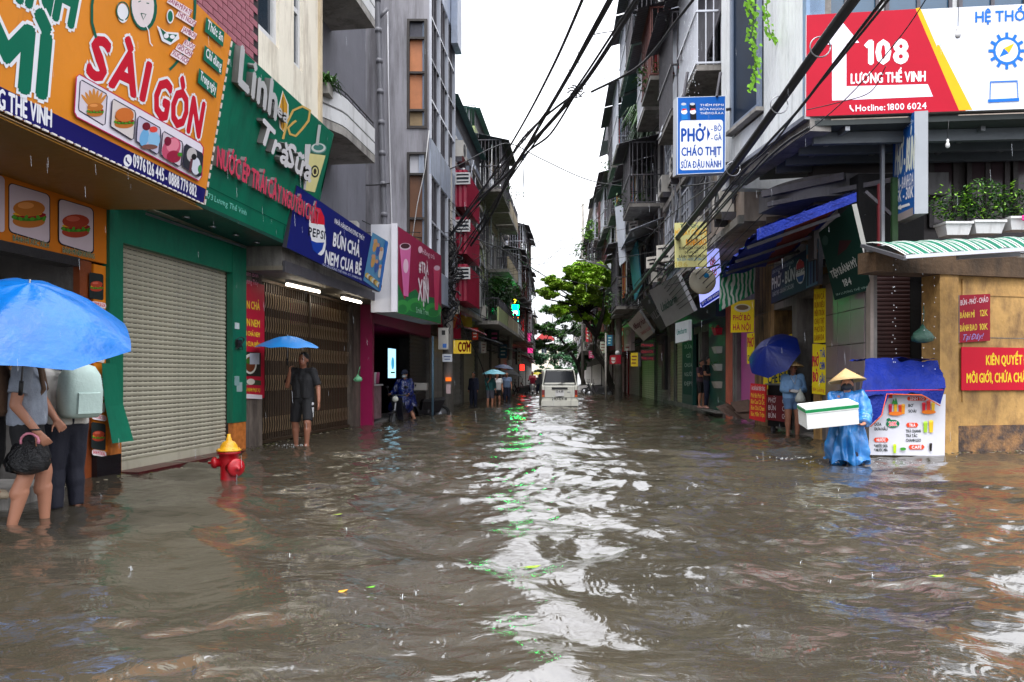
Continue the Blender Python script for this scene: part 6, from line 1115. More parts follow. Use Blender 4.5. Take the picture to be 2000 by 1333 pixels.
wire([(1114, 100, 13), (1112, 140, 13.2), (1128, 175, 13.4)], .006, 'short thin wire above the knot'); wire([(1128, 66, 12.4), (1130, 130, 13), (1128, 160, 13.4)], .006, 'thin vertical wire above the knot'); wire([(1126, 172, 13.4), (1160, 160, 13.2), (1186, 152, 13)], .006, 'short wire end sticking right of the knot')
for k in range(8): wire([(880, 430 + k * 8, 24), (930 + k * 4, 520 + k * 9, 32), (990, 560 + k * 10, 41)], .012, 'one of eight slack wires between the two left poles', group='slack wires between the left poles')
for k in range(6): wire([(996, 600 + k * 7, 42), (1070, 665 + k * 8, 50), (1140, 600 + k * 14, 66)], .014, 'one of six thin wires before the dark trees', group='thin wires before the dark trees')
wire([(883, 560, 24), (905, 640, 25), (935, 700, 26), (955, 760, 27)], .02, 'thick cable drooping down from tangle to pavement'); wire([(655, 350, 17), (690, 420, 18), (718, 470, 18.5)], .012, 'dark wire dropping down grey wall'); wire([(668, 410, 18), (760, 450, 19), (885, 455, 24)], .012, 'wire along the grey wall toward left pole')
wire([(640, 470, 17), (720, 455, 18), (850, 468, 22), (885, 470, 24)], .014, 'low cable looping behind magenta board')
for k, (x, y0, y1, D_, lb) in enumerate(((1468 + 403, -20, 76, 8.2, 'bare bulb hanging before the white part of the 108 board'), (1851, 235, 292, 11, 'bare bulb hanging below the 108 board'))):
    t = thing('light_bulb', lb, 'bulb', P(x, y1, D_), 'hanging bare bulbs'); m = MB(); m.tube([P(x + 2, y0, D_), P(x, y1 - 22, D_)], .004, WIRE, 4); m.build('cord', t); m = MB(); c = P(x, y1 - 8, D_); m.lathe(c, [(.002, -.045), (.02, -.035), (.03, -.01), (.026, .02), (.016, .04), (.018, .05), (.018, .08), (.005, .09)], ink((200, 200, 200)), 12); m.build('bulb', t)

# ---------------------------------------------------------------- trees
def tree(name, label, base, trunks, clumps, lm, size, n, seed, tr=.16):
    t = thing(name, label, 'tree', base); r = random.Random(seed); m = MB()
    for q in trunks: k = len(q); m.tube([P(*p) for p in q], [tr * (1 - .75 * i / (k - 1)) for i in range(k)], TRUNK, 8)
    for (x, y, D, rx_, rz) in clumps:
        for k in range(3): a = P(x, y + 10, D); e = P(x + r.uniform(-1, 1) * rx_ * .8, y - r.uniform(-.5, .8) * rz, D + r.uniform(-.5, .5)); m.tube([P(*trunks[0][-1]), a.lerp(P(*trunks[0][-1]), .5) + V((0, 0, .1)), a, e], [.05, .04, .03, .012], TRUNK, 5)
    m.build('trunk', t)
    for j, (x, y, D, rx_, rz) in enumerate(clumps):
        m = MB(); c = P(x, y, D); R_ = (rx_ / F * D, rx_ / F * D * .9, rz / F * D)
        for s_ in range(18):   # sprays inside each clump
            d = V((r.gauss(0, 1), r.gauss(0, 1), r.gauss(0, .8))).normalized() * r.uniform(.3, .95); cc = c + V((d.x * R_[0], d.y * R_[1], d.z * R_[2]))
            leaves(m, cc, n // 12, (R_[0] * .30, R_[1] * .30, R_[2] * .26), size * 1.15, lm, r, .7)
        m.build('crown', t)
LM1 = M('fresh_foliage', (164, 204, 64), .5, .6, .8, 0); LM2 = M('mid_foliage', (84, 132, 60), .5, .45, .8, 0); LM3 = M('haze_tinted_foliage', (76, 128, 84), .55, .4, .6, 0)  # LM3: bluish haze of distance is put into the leaf colour
for m_ in (LM1, LM2, LM3):
    b_ = m_.node_tree.nodes['Principled BSDF']; b_.inputs['Transmission Weight'].default_value = 0
    if 'Subsurface Weight' in b_.inputs: pass
tree('street_tree', 'bright green feathery tree leaning over the street from the right', (5.3, 38, -.3), [[(1195, 760, 38.4), (1182, 715, 38), (1160, 690, 37.6), (1165, 650, 37.2), (1150, 610, 37)], [(1165, 655, 37.2), (1140, 625, 37), (1120, 590, 36.4)], [(1165, 655, 37.2), (1178, 610, 37), (1180, 570, 37)]],
     [(1070, 575, 36, 24, 13), (1090, 608, 36, 22, 13), (1140, 572, 36, 34, 24), (1160, 545, 36.5, 28, 20), (1082, 548, 36, 24, 12), (1128, 545, 36, 30, 20), (1112, 528, 36, 20, 11), (1135, 520, 37, 24, 12), (1165, 525, 37, 26, 14), (1185, 548, 37.6, 20, 20), (1085, 562, 36, 28, 13), (1118, 560, 37, 28, 20), (1150, 560, 37, 30, 20), (1132, 590, 37, 30, 18), (1165, 590, 37.6, 24, 20), (1110, 600, 37, 26, 14), (1175, 622, 37.6, 16, 20), (1140, 620, 37, 22, 14)], LM1, .085, 1500, 5)
tree('street_tree', 'darker green tree behind the bright one', (6, 72, -.3), [[(1142, 755, 72), (1128, 710, 72), (1108, 680, 71), (1090, 655, 70), (1080, 640, 70)], [(1128, 712, 72), (1140, 680, 71), (1138, 650, 71)]],
     [(1078, 605, 70, 28, 13), (1100, 620, 70, 28, 16), (1065, 640, 70, 24, 14), (1090, 650, 70, 32, 16), (1120, 645, 71, 24, 18), (1060, 672, 71, 22, 14), (1085, 680, 71, 28, 14), (1115, 680, 72, 22, 14)], LM2, .13, 900, 6, .22)
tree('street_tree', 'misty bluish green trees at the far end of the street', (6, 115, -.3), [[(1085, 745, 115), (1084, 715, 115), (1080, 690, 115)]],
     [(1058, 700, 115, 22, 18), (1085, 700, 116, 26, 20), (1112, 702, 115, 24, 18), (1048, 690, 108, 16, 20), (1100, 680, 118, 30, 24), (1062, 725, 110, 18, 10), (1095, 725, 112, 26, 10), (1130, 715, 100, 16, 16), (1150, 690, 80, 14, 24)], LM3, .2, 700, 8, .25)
tree('street_tree', 'thin dark trunked tree between the right poles', (8.5, 44, -.3), [[(1212, 775, 42), (1190, 740, 42.5), (1180, 700, 43), (1162, 665, 43.5), (1155, 640, 44)]], [(1160, 640, 44, 14, 10), (1172, 655, 44, 12, 10)], LM2, .09, 400, 12, .1)
# ================================================================ people
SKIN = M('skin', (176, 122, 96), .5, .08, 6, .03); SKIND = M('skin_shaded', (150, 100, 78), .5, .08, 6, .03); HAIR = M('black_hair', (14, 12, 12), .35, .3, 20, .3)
def capsule(m, a, ra, b, rb, fa=False, fb=False, seg=14, sq=None):
    """tapered limb segment; flat ends for hems; sq squashes its section along the given (axis, factor)"""
    a, b = V(a), V(b); d = (b - a); L = d.length or 1e-4; d = d / L; x = d.orthogonal().normalized(); y = d.cross(x); rings = []
    if not fa: rings += [(a - d * ra * math.cos(t), ra * math.sin(t)) for t in (.05, .5, 1.0)]
    rings += [(a, ra), (b, rb)]
    if not fb: rings += [(b + d * rb * math.cos(t), rb * math.sin(t)) for t in (1.0, .5, .05)]
    vs = []
    for c, r in rings:
        for k in range(seg):
            t = 2 * math.pi * k / seg; o = (x * math.cos(t) + y * math.sin(t)) * r
            if sq: ax = V(sq[0]); o = o + ax * (o.dot(ax) * (sq[1] - 1))
            vs.append(c + o)
    n = len(rings); m.add(vs, [(i * seg + k, i * seg + (k + 1) % seg, (i + 1) * seg + (k + 1) % seg, (i + 1) * seg + k) for i in range(n - 1) for k in range(seg)] + [tuple(range(seg))[::-1], tuple(range((n - 1) * seg, n * seg))], SKIN)
def fuse(m, name, mat, parent, vox=.012, smooth=4, wrinkle=0, pleat=0, xf=None):
    """union of overlapping volumes -> one continuous skin (voxel remesh + smoothing)"""
    me = bpy.data.meshes.new('t'); me.from_pydata(m.v, [], m.f); ob = bpy.data.objects.new('t', me)
    r = ob.modifiers.new('r', 'REMESH'); r.mode = 'VOXEL'; r.voxel_size = vox
    s = ob.modifiers.new('s', 'SMOOTH'); s.iterations = smooth; s.factor = .6
    out = evaluate(ob); bpy.data.meshes.remove(me); n = len(out.vertices); co = np.empty(n * 3, np.float32); out.vertices.foreach_get('co', co); co = co.reshape(-1, 3)
    if wrinkle:
        f = np.array([mnoise.noise(V((a * 9, b * 9, c * 4.5))) + .6 * mnoise.noise(V((a * 20, b * 20, c * 9))) for a, b, c in co.tolist()], np.float32)
        no = np.empty(n * 3, np.float32); out.vertices.foreach_get('normal', no); co = co + no.reshape(-1, 3) * (f * wrinkle)[:, None]
    if pleat:   # hanging folds that deepen towards the hem
        a = np.arctan2(co[:, 1], co[:, 0]); zt = co[:, 2].max(); dp = np.clip((zt - .45 - co[:, 2]) / .6, 0, 1); f = pleat * dp * (np.sin(a * 7 + 2 * np.sin(co[:, 2] * 5)) + .6 * np.sin(a * 13 + co[:, 2] * 4)); co = co.copy(); co[:, 0] += f * np.cos(a); co[:, 1] += f * np.sin(a)
        low = co[:, 2] < co[:, 2].min() + .06; co[low, 2] += (.05 * np.sin(a[low] * 5 + 1)).astype(np.float32)
    if xf is not None: co = (np.array(xf.to_3x3()) @ co.T).T
    out.vertices.foreach_set('co', np.ascontiguousarray(co, np.float32).ravel()); out.materials.clear(); out.materials.append(mat)
    out.polygons.foreach_set('use_smooth', np.ones(len(out.polygons), bool)); out.name = name; out.update()
    o = bpy.data.objects.new(name, out); SC.collection.objects.link(o); o.parent = parent; _org[o.name] = _org[parent.name]; return o
def hand(m, w, d, palm_n, curl=.5, s=1, thumb=1, sc=1.0):
    """palm and five fingers; d = finger direction, palm_n = palm normal"""
    w, d = V(w), V(d).normalized(); n = V(palm_n); n = (n - d * n.dot(d)).normalized(); x = d.cross(n).normalized()
    for k in (-1, 0, 1): capsule(m, w + x * .012 * k * sc, .017 * sc, w + d * .075 * sc + x * .024 * k * sc, .014 * sc, seg=8)
    for k, L in enumerate((.066, .075, .070, .055)):
        b = w + d * .080 * sc + x * (.033 - .022 * k) * sc; dd = d; r = .0088 * sc
        for j, f in enumerate((.45, .32, .23)):
            dd = (dd * math.cos(curl * (.5 + .3 * j)) + n * math.sin(curl * (.5 + .3 * j))).normalized(); e = b + dd * L * f * sc; capsule(m, b, r, e, r * .88, seg=8); b, r = e, r * .88
    b = w + d * .02 * sc + x * .026 * sc * thumb; dd = (d * .7 + x * .7 * thumb + n * .2).normalized(); r = .011 * sc
    for j, L in enumerate((.035, .03, .024)): e = b + dd * L * sc; capsule(m, b, r, e, r * .88, seg=8); b = e; r *= .88; dd = (dd + d * .3 + n * .3 * curl).normalized()
DEF = dict(pel=(0, 0, .94), chest=(0, .0, 1.24), neck=(0, -.01, 1.43), head=(0, .02, 1.575), shL=(-.17, -.01, 1.38), shR=(.17, -.01, 1.38), elL=(-.23, -.02, 1.11), elR=(.23, -.02, 1.11), wrL=(-.24, .05, .88), wrR=(.24, .05, .88),
           hipL=(-.09, 0, .9), hipR=(.09, 0, .9), knL=(-.1, .03, .49), knR=(.1, .03, .49), anL=(-.1, -.02, .09), anR=(.1, -.02, .09))
def person(label, pos, face, pose=None, H=1.68, vox=.012, shirt=None, sleeve=.6, legs=None, leg_len=.6, hair=HAIR, hair_len=0, skin=SKIN, hands=True, group=None, long_coat=None, shoes=None, curl=(.5, .5), hdir=None, build=1.0, hat=False, mask=None, feet=True):
    """face: heading in degrees (0 = away from the camera, 180 = towards it)"""
    J = dict(DEF); J.update(pose or {}); k = H / 1.7; J = {a: V(v) * k for a, v in J.items()}; rot = Matrix.Rotation(math.radians(face), 4, 'Z')
    t = thing('person', label, 'person', pos, group); B = build * k
    def C(m, a, ra, b, rb, **kw): capsule(m, a, ra * B, b, rb * B, **kw)
    m = MB(); pel, ch, nk, hd = J['pel'], J['chest'], J['neck'], J['head']; sx = V((.06, 0, 0)) * k
    for s in (-1, 1): C(m, pel + sx * s, .1, ch + sx * s * 1.2, .105); C(m, nk - V((0, 0, .06)), .05, J['shL' if s < 0 else 'shR'], .058)
    C(m, ch, .11, nk, .055); C(m, nk, .052, hd - V((0, -.005, .06)), .05)
    fx = (hd - V((0, 0, 0)))
    m.ball(hd + V((0, -.012, .03)) * k, (.077 * k, .092 * k, .095 * k), SKIN, 18, 12); m.ball(hd + V((0, .022, -.05)) * k, (.058 * k, .066 * k, .062 * k), SKIN, 14, 10)
    C(m, hd + V((0, .083, .015)) * k, .009, hd + V((0, .100, -.018)) * k, .014, seg=8)                     # nose
    for s in (-1, 1): m.ball(hd + V((s * .079, -.01, -.01)) * k, (.012 * k, .02 * k, .03 * k), SKIN, 8, 6); m.ball(hd + V((s * .03, .078, .03)) * k, (.018, .012, .007), SKIN, 8, 6)
    C(m, hd + V((-.02, .082, -.052)) * k, .008, hd + V((.02, .082, -.052)) * k, .008, seg=8)
    for s in 'LR':
        C(m, J['sh' + s], .052, J['el' + s], .038); C(m, J['el' + s], .039, J['wr' + s], .026)
        C(m, J['hip' + s], .092, J['kn' + s], .058); C(m, J['kn' + s], .056, J['kn' + s].lerp(J['an' + s], .35) - V((0, .02, 0)) * k, .058); C(m, J['kn' + s].lerp(J['an' + s], .3), .055, J['an' + s], .034)
        an = J['an' + s]
        if feet: C(m, an + V((0, -.03, -.04)) * k, .034, an + V((0, .13, -.06)) * k, .026); C(m, an, .034, an + V((0, -.03, -.045)) * k, .034); C(m, an, .034, an + V((0, .07, -.04)) * k, .032)
        if hands:
            dv = (hdir or {}).get(s); dv = V(dv[0]) if dv else (J['wr' + s] - J['el' + s]); pn = V((hdir[s][1])) if (hdir or {}).get(s) else V((1 if s == 'L' else -1, 0, 0))
            hand(m, J['wr' + s], dv, pn, curl[0 if s == 'L' else 1], thumb=(1 if s == 'L' else -1) * 1, sc=k * 1.02)
    body = fuse(m, 'body', skin, t, vox, 3, xf=rot)
    R3 = rot.to_3x3()
    def add(mm, name, mat): mm.v = [tuple(R3 @ V(v) + _org[t.name]) for v in mm.v]; return mm.build(name, t)
    if not mask:
        for s in (-1, 1): e = MB(); e.ball(hd + V((s * .03, .080, .012)) * k, (.013, .009, .006), ink((20, 16, 16)), 8, 6); add(e, 'eye', None)
        e = MB(); e.ball(hd + V((0, .087, -.052)) * k, (.022, .008, .006), ink((130, 60, 60)), 8, 6); add(e, 'mouth', None)
    else: e = MB(); e.ball(hd + V((0, .050, -.04)) * k, (.068, .066, .052), mask, 14, 10); add(e, 'face_mask', None)
    if hair:
        h = MB(); h.ball(hd + V((0, -.028, .052)) * k, (.088 * k, .095 * k, .088 * k), SKIN, 16, 12)
        C(h, hd + V((0, -.06, .03)) * k, .07, hd + V((0, -.07, -.05 - hair_len)) * k, .05 if hair_len < .1 else .06)
        if hair_len: [C(h, hd + V((s * .06, -.03, .02)) * k, .035, hd + V((s * .065, -.04, -.06 - hair_len)) * k, .03) for s in (-1, 1)]
        fuse(h, 'hair', hair, t, vox, 2, .004, xf=rot)
    if shirt:
        c = MB(); g = 1.0
        for s in (-1, 1): C(c, pel - V((0, 0, .02)) + sx * s, .128, ch + sx * s * 1.25, .122, fa=True); C(c, nk - V((0, 0, .07)) * k, .062, J['shL' if s < 0 else 'shR'], .07)
        C(c, ch, .125, nk - V((0, 0, .03)) * k, .075)
        for s in 'LR':
            if sleeve <= 1: C(c, J['sh' + s], .072, J['sh' + s].lerp(J['el' + s], sleeve), .066, fb=True)
            else: C(c, J['sh' + s], .070, J['el' + s], .056); C(c, J['el' + s], .056, J['el' + s].lerp(J['wr' + s], sleeve - 1), .045, fb=True)
        fuse(c, 'shirt', shirt, t, vox, 3, .010, xf=rot)
    if legs:
        c = MB(); C(c, J['hipL'], .105, J['hipR'], .105); C(c, pel, .12, pel + V((0, 0, .06)), .118)
        for s in 'LR':
            if leg_len <= 1: C(c, J['hip' + s], .108, J['hip' + s].lerp(J['kn' + s], leg_len), .078 if leg_len > .5 else .09, fb=True)
            else: C(c, J['hip' + s], .112, J['kn' + s], .086); C(c, J['kn' + s], .086, J['kn' + s] - V((0, .02, .12)), .082); C(c, J['kn' + s], .08, J['kn' + s].lerp(J['an' + s], leg_len - 1), .062, fb=True)
        fuse(c, 'trousers' if leg_len > 1 else 'shorts', legs, t, vox, 3, .010, xf=rot)
    if shoes:
        for s in 'LR': an = J['an' + s]; c = MB(); C(c, an + V((0, -.03, -.045)) * k, .042, an + V((0, .13, -.062)) * k, .036); fuse(c, 'shoe', shoes, t, vox, 2, 0, xf=rot)
    return t, J, R3, add
def umbrella(name, label, apex, axis, rad, depth, mat, inner=None, handle=1.0, panels=8, droop=.06, group=None, rot=0, grip=None):
    axis = V(axis).normalized(); apex = V(apex); Q = axis.to_track_quat('Z', 'Y'); t = thing(name, label, 'umbrella', apex, group); m = MB(); RS, SG = 7, 6; vs = []; fs = []
    for i in range(RS + 1):
        for k in range(panels * SG):
            a = rot + 2 * math.pi * k / (panels * SG); ph = (k % SG) / SG; sag = math.sin(ph * math.pi); f = i / RS; r = rad * f * (1 - .06 * sag * f); z = -depth * (f ** 1.7) + (droop * sag * f * f * .5) - .012 * sag * (1 if i else 0)
            p = V((r * math.cos(a), r * math.sin(a), z)); p += V((0, 0, .006 * mnoise.noise(p * 9 + apex))) * 1.6; vs.append(apex + Q @ p)
    n = panels * SG; fs = [(i * n + k, i * n + (k + 1) % n, (i + 1) * n + (k + 1) % n, (i + 1) * n + k) for i in range(RS) for k in range(n)]
    m.add(vs, fs, mat, True); m.build('canopy', t)
    for k in range(panels):
        a = rot + 2 * math.pi * k / panels; m = MB(); m.tube([apex + Q @ V((rad * f * math.cos(a), rad * f * math.sin(a), -depth * f ** 1.7 - .008)) for f in (0, .25, .5, .75, .99)], .004, STEEL, 4); r_ = m.build('rib', t)
        m = MB(); m.tube([apex + Q @ V((0, 0, -.34 * handle)), apex + Q @ V((rad * .5 * math.cos(a), rad * .5 * math.sin(a), -depth * .31 - .012))], .003, STEEL, 4); m.build('strut', r_)
    m = MB(); m.tube([apex + Q @ V((0, 0, .025)), apex + Q @ V((0, 0, -handle + .12))], .007, STEEL, 8); m.build('shaft', t)
    m = MB(); m.tube([apex + Q @ V((0, 0, -handle + .12)), apex + Q @ V((0, 0, -handle))], .016, BLACK, 8); m.build('handle', t); return t
UB = M('bright_blue_umbrella', (0, 106, 190), .34, .3, 2.5, .7, bsc=7); UB2 = M('sky_blue_umbrella', (24, 122, 196), .4, .12, 3, .1); UN = M('navy_umbrella', (16, 40, 130), .4, .2, 3, .2)
BLK = M('black_cloth', (16, 16, 20), .8, .2, 5, .1); NVY = M('navy_cloth', (20, 26, 50), .8, .2, 5, .1); GTEE = M('heather_grey_tee', (150, 158, 172), .85, .25, 9, .15)

# --- group at the left edge under the big blue umbrella
pA = dict(elR=(.24, -.06, 1.09), wrR=(.25, .1, .86), elL=(-.2, .1, 1.12), wrL=(-.16, .2, .95), anL=(-.10, .12, .07), anR=(.12, -.10, .07), knL=(-.09, .12, .5), knR=(.1, .0, .49))
ta, J, R3, add = person('person in grey tee and black shorts with backpack, hidden under the big blue umbrella', P(62, 1012, 6.25) + V((-.04, 0, -.12)), -62, pA, 1.68, .008, GTEE, .68, BLK, .78, curl=(.9, .9), build=1.12)
m = MB()
for i in range(26): a = i / 25 * 6.28; q = J['wrR'] + V((.0, .02, -.0)); m.v and None
q = J['wrR'].lerp(J['elR'], .12); m.tube([q + V((.034 * math.cos(a), .034 * math.sin(a), 0)) for a in [i * .4 for i in range(17)]], .008, BLACK, 6); add(m, 'watch', None)
def pack(add, J, col, k=1, strap=None, w_=.16, d_=.14):
    c = (J['chest'] + V((0, -.22, .0))); m = MB(); pts = []
    for z, sx_, sy in ((-.24, .8, .8), (-.2, 1, 1), (0, 1.04, 1.05), (.14, .95, .9), (.22, .7, .6), (.245, .3, .3)):
        for a in range(16): t = a / 16 * 6.283; pts.append(c + V((w_ * sx_ * math.copysign(abs(math.cos(t)) ** .6, math.cos(t)), d_ * .75 * sy * math.copysign(abs(math.sin(t)) ** .6, math.sin(t)), z)))
    m.add(pts, [(i * 16 + a, i * 16 + (a + 1) % 16, (i + 1) * 16 + (a + 1) % 16, (i + 1) * 16 + a) for i in range(5) for a in range(16)] + [tuple(range(16))[::-1], tuple(range(80, 96))], col, True)
    m.hexa([c + V(v) for v in ((-.11, -.15, -.2), (.11, -.15, -.2), (.11, -.1, -.2), (-.11, -.1, -.2), (-.1, -.15, -.02), (.1, -.15, -.02), (.1, -.1, .0), (-.1, -.1, .0))], col)
    for s in (-1, 1): m.tube([c + V((s * .09, .08, .2)), c + V((s * .1, .16, .26)), c + V((s * .12, .32, .16)), c + V((s * .13, .35, -.02)), c + V((s * .13, .26, -.16)), c + V((s * .1, .08, -.2))], .02, strap or col, 6)
    add(m, 'backpack', None)
pack(add, J, M('brown_rucksack', (96, 70, 50), .7, .3, 4, .2))
bag = thing('plastic_bag', 'black crumpled plastic bag with pink handle hanging from the hand', 'bag', P(58, 880, 6.05)); m = MB(); c = P(62, 882, 6.1)
for i in range(3): m.tube([c + V((.075 * math.cos(a) + .02 * i - .03, -.02 * i, .085 + .065 * math.sin(a))) for a in [k * .42 - .3 for k in range(10)]], .010, M('pink_handle', (222, 140, 160), .4, .1), 6)
m.build('handle', bag); m = MB(); n_ = 22; pts = []
for z, r_ in ((.09, .05), (.04, .10), (-.03, .15), (-.1, .17), (-.16, .14), (-.19, .05)):
    for k in range(n_): a = k / n_ * 6.283; rr2 = r_ * (1 + .22 * math.sin(5 * a + z * 20) + .12 * math.sin(9 * a)); pts.append(c + V((rr2 * math.cos(a) - .04, rr2 * .6 * math.sin(a), z)))
m.add(pts, [(i * n_ + k, i * n_ + (k + 1) % n_, (i + 1) * n_ + (k + 1) % n_, (i + 1) * n_ + k) for i in range(5) for k in range(n_)], M('black_plastic_film', (12, 12, 16), .22, .2, 8, .5), True); m.build('sack', bag)
pB = dict(elR=(.22, -.02, 1.1), wrR=(.22, .12, .92), elL=(-.23, .0, 1.1), wrL=(-.24, .1, .9))
tb, J, R3, add = person('person in white jacket and dark trousers with pale mint backpack at left edge', P(128, 990, 6.8) + V((.0, 0, -.12)), 62, pB, 1.62, .01, M('white_jacket', (206, 202, 196), .7, .12, 4, .15), 1.85, M('dark_navy_trousers', (16, 18, 34), .8, .2, 5, .1), 1.9, build=1.1, hair_len=.12)
pack(add, J, M('mint_backpack', (186, 208, 200), .6, .12, 4, .1), w_=.17, d_=.17)
tc_, J, R3, add = person('person in beige top with brown strap cut off by the left frame edge', P(8, 985, 6.5) + V((-.12, 0, .05)), -50, dict(elR=(.25, 0, 1.12), wrR=(.22, .16, .98)), 1.6, .01, M('beige_top', (150, 130, 116), .8, .2, 4, .15), 1.5, BLK, 1.5, hair_len=.2, shoes=M('beige_slipper', (176, 160, 136), .6, .2)); pack(add, J, M('tan_backpack', (140, 110, 80), .7, .2))
m = MB(); q = P(0, 1000, 6.9); m.box(q.x - 1.6, q.x + .24, q.y - .25, q.y + .6, -.3, .16, CONC); tag(m.build('concrete_step'), 'grey concrete step at shop doorway under the left group', 'step')
umbrella('umbrella', 'large bright blue umbrella over the group at left edge', P(58, 552, 5.6), (.32, -.36, 1), .76, .38, UB, handle=.95, rot=.25, droop=.05)

# --- man with umbrella in front of the folding gate
pM = dict(elR=(.25, .08, 1.13), wrR=(.13, .22, 1.36), elL=(-.27, -.02, 1.1), wrL=(-.31, .04, .86), anL=(-.12, .10, .14), knL=(-.15, .14, .52), anR=(.16, -.06, .1), knR=(.15, .0, .5), head=(-.02, .03, 1.575))
FX = P(592, 869, 12.7); tm_, J, R3, add = person('man in black polo and black shorts wading under a small blue umbrella', (FX.x, FX.y, -.10), 168, pM, 1.70, .009, BLK, .85, BLK, .95, curl=(.5, 1.4), hdir={'R': ((-.1, .1, 1), (-1, -.2, 0)), 'L': ((-.1, .1, -1), (1, 0, 0))}, build=1.06, skin=SKIND)
m = MB(); q = J['hipL'] + V((-.115, .03, -.3))
for dx in (0, .028): m.hexa([q + V(v) for v in ((-.004, dx, 0), (.012, dx, 0), (.012, dx + .016, 0), (-.004, dx + .016, 0), (-.012, dx, .17), (.006, dx, .17), (.006, dx + .016, .17), (-.012, dx + .016, .17))], ink((220, 220, 224)))
m.hexa([q + V(v) for v in ((-.012, 0, .21), (.006, 0, .21), (.006, .05, .21), (-.012, .05, .21), (-.014, 0, .25), (.004, 0, .25), (.004, .05, .25), (-.014, .05, .25))], ink((220, 220, 224))); add(m, 'stripe', None)
m = MB(); wq = (R3 @ J['wrR']) + V((FX.x, FX.y, -.10)); ap = wq + V((-.03, -.02, .34))
umbrella('umbrella', 'small sky blue umbrella with silver top held by man in black', (ap.x, ap.y, P(595, 657, 12.6).z), (0.02, -.05, 1), .54, .2, UB2, handle=.5, rot=.2)
m = MB(); c = V((FX.x - .1, FX.y - .12, 0)); sr = random.Random(2)
for i in range(45): a = sr.uniform(0, 6.28); r_ = sr.uniform(.05, .32); m.ball(c + V((r_ * math.cos(a), r_ * .6 * math.sin(a), sr.uniform(0, .05))), sr.uniform(.003, .009), M('white_foam', (214, 218, 222), .3, .1), 6, 4)
m.build('splash_foam', kind='stuff')

# --- woman in blue raincoat with foam box
CX = P(1655, 900, 10.25); pW = dict(elR=(.20, .10, 1.1), wrR=(.20, .30, 1.02), elL=(-.26, .08, 1.1), wrL=(-.24, .30, .98), head=(0, .05, 1.56), neck=(0, .01, 1.42), anL=(-.1, .05, .05), anR=(.13, -.12, .05), knL=(-.1, .12, .48))
tw, J, R3, add = person('woman wading in translucent blue raincoat and conical straw hat carrying a foam box', (CX.x, CX.y, -.34), 152, pW, 1.56, .008, None, .8, NVY, 1.1, hdir={'L': ((.5, .6, -.1), (0, 0, 1)), 'R': ((-.6, .6, .0), (0, -.3, 1))}, hair_len=.1, mask=M('dark_scarf', (26, 26, 34), .7, .2, 6, .2), curl=(.8, .8))
RC = M('blue_rain_plastic', (46, 140, 220), .16, .3, 3, .8, alpha=.74, spec=.8, bsc=8)
c = MB(); k = 1.56 / 1.7
def coat(c, J, hem, wide=.27):
    for s in (-1, 1): capsule(c, J['neck'] - V((0, 0, .07)), .075, J['shL' if s < 0 else 'shR'], .085); capsule(c, V((s * .10, 0, hem)), wide * .9, J['chest'] + V((s * .06, 0, 0)), .14, fa=True); capsule(c, V((s * .05, .12, hem)), wide * .7, J['chest'] + V((s * .04, .05, 0)), .11, fa=True)
    capsule(c, J['chest'], .14, J['neck'] - V((0, 0, .02)), .09)
    for s in 'LR': capsule(c, J['sh' + s], .088, J['el' + s], .085); capsule(c, J['el' + s], .086, J['el' + s].lerp(J['wr' + s], .88), .07, fb=True)
coat(c, J, .36, .20); rc = fuse(c, 'raincoat', RC, tw, .012, 3, .04, .035, xf=R3.to_4x4())
def hat(add, J, r=.235, h=.17, tilt=(0, 0), col=None):
    c = J['head'] + V((0, 0, .01)); m = MB(); n = 28; vs = []; T = Matrix.Rotation(tilt[0], 3, 'X') @ Matrix.Rotation(tilt[1], 3, 'Y')
    for f, rr2 in ((0, .002), (.33, .33), (.66, .66), (1, 1), (.97, .96), (.1, .05)):
        z = h * (1 - rr2) if f not in (.97, .1) else h * (1 - rr2) - .012
        for a in range(n): t = a / n * 6.283; vs.append(c + T @ V((r * rr2 * math.cos(t), r * rr2 * math.sin(t), z + .03)))
    m.add(vs, [(i * n + a, i * n + (a + 1) % n, (i + 1) * n + (a + 1) % n, (i + 1) * n + a) for i in range(5) for a in range(n)], col or M('palm_straw', (206, 176, 124), .6, .15, 20, .2), True)
    for j in range(1, 12):
        f = j / 12; m.tube([c + T @ V((r * f * math.cos(t), r * f * math.sin(t), h * (1 - f) + .0315)) for t in [i / 24 * 6.283 for i in range(25)]], .0022, M('straw_ring', (176, 142, 92), .6, .1), 4, cap=False)
    add(m, 'conical_hat', None)
hat(add, J, .25, .18, (.12, .12))
# foam box
bx = thing('foam_box', 'white polystyrene box with green tape round its lid, carried by woman in raincoat', 'box', P(1622, 835, 9.85)); FO = M('polystyrene', (220, 224, 222), .6, .06, 8, .1)
q = [P(1573, 843, 9.78), P(1640, 829 + 8, 9.62), P(1692, 830, 10.0), P(1622, 830, 10.15)]
a_, b_, c_ = P(1573, 841, 9.75), P(1651, 815 + 18, 9.65), P(1696, 828, 10.05)
o_ = P(1578, 836, 9.75); e1 = P(1646, 817, 9.5) * 0
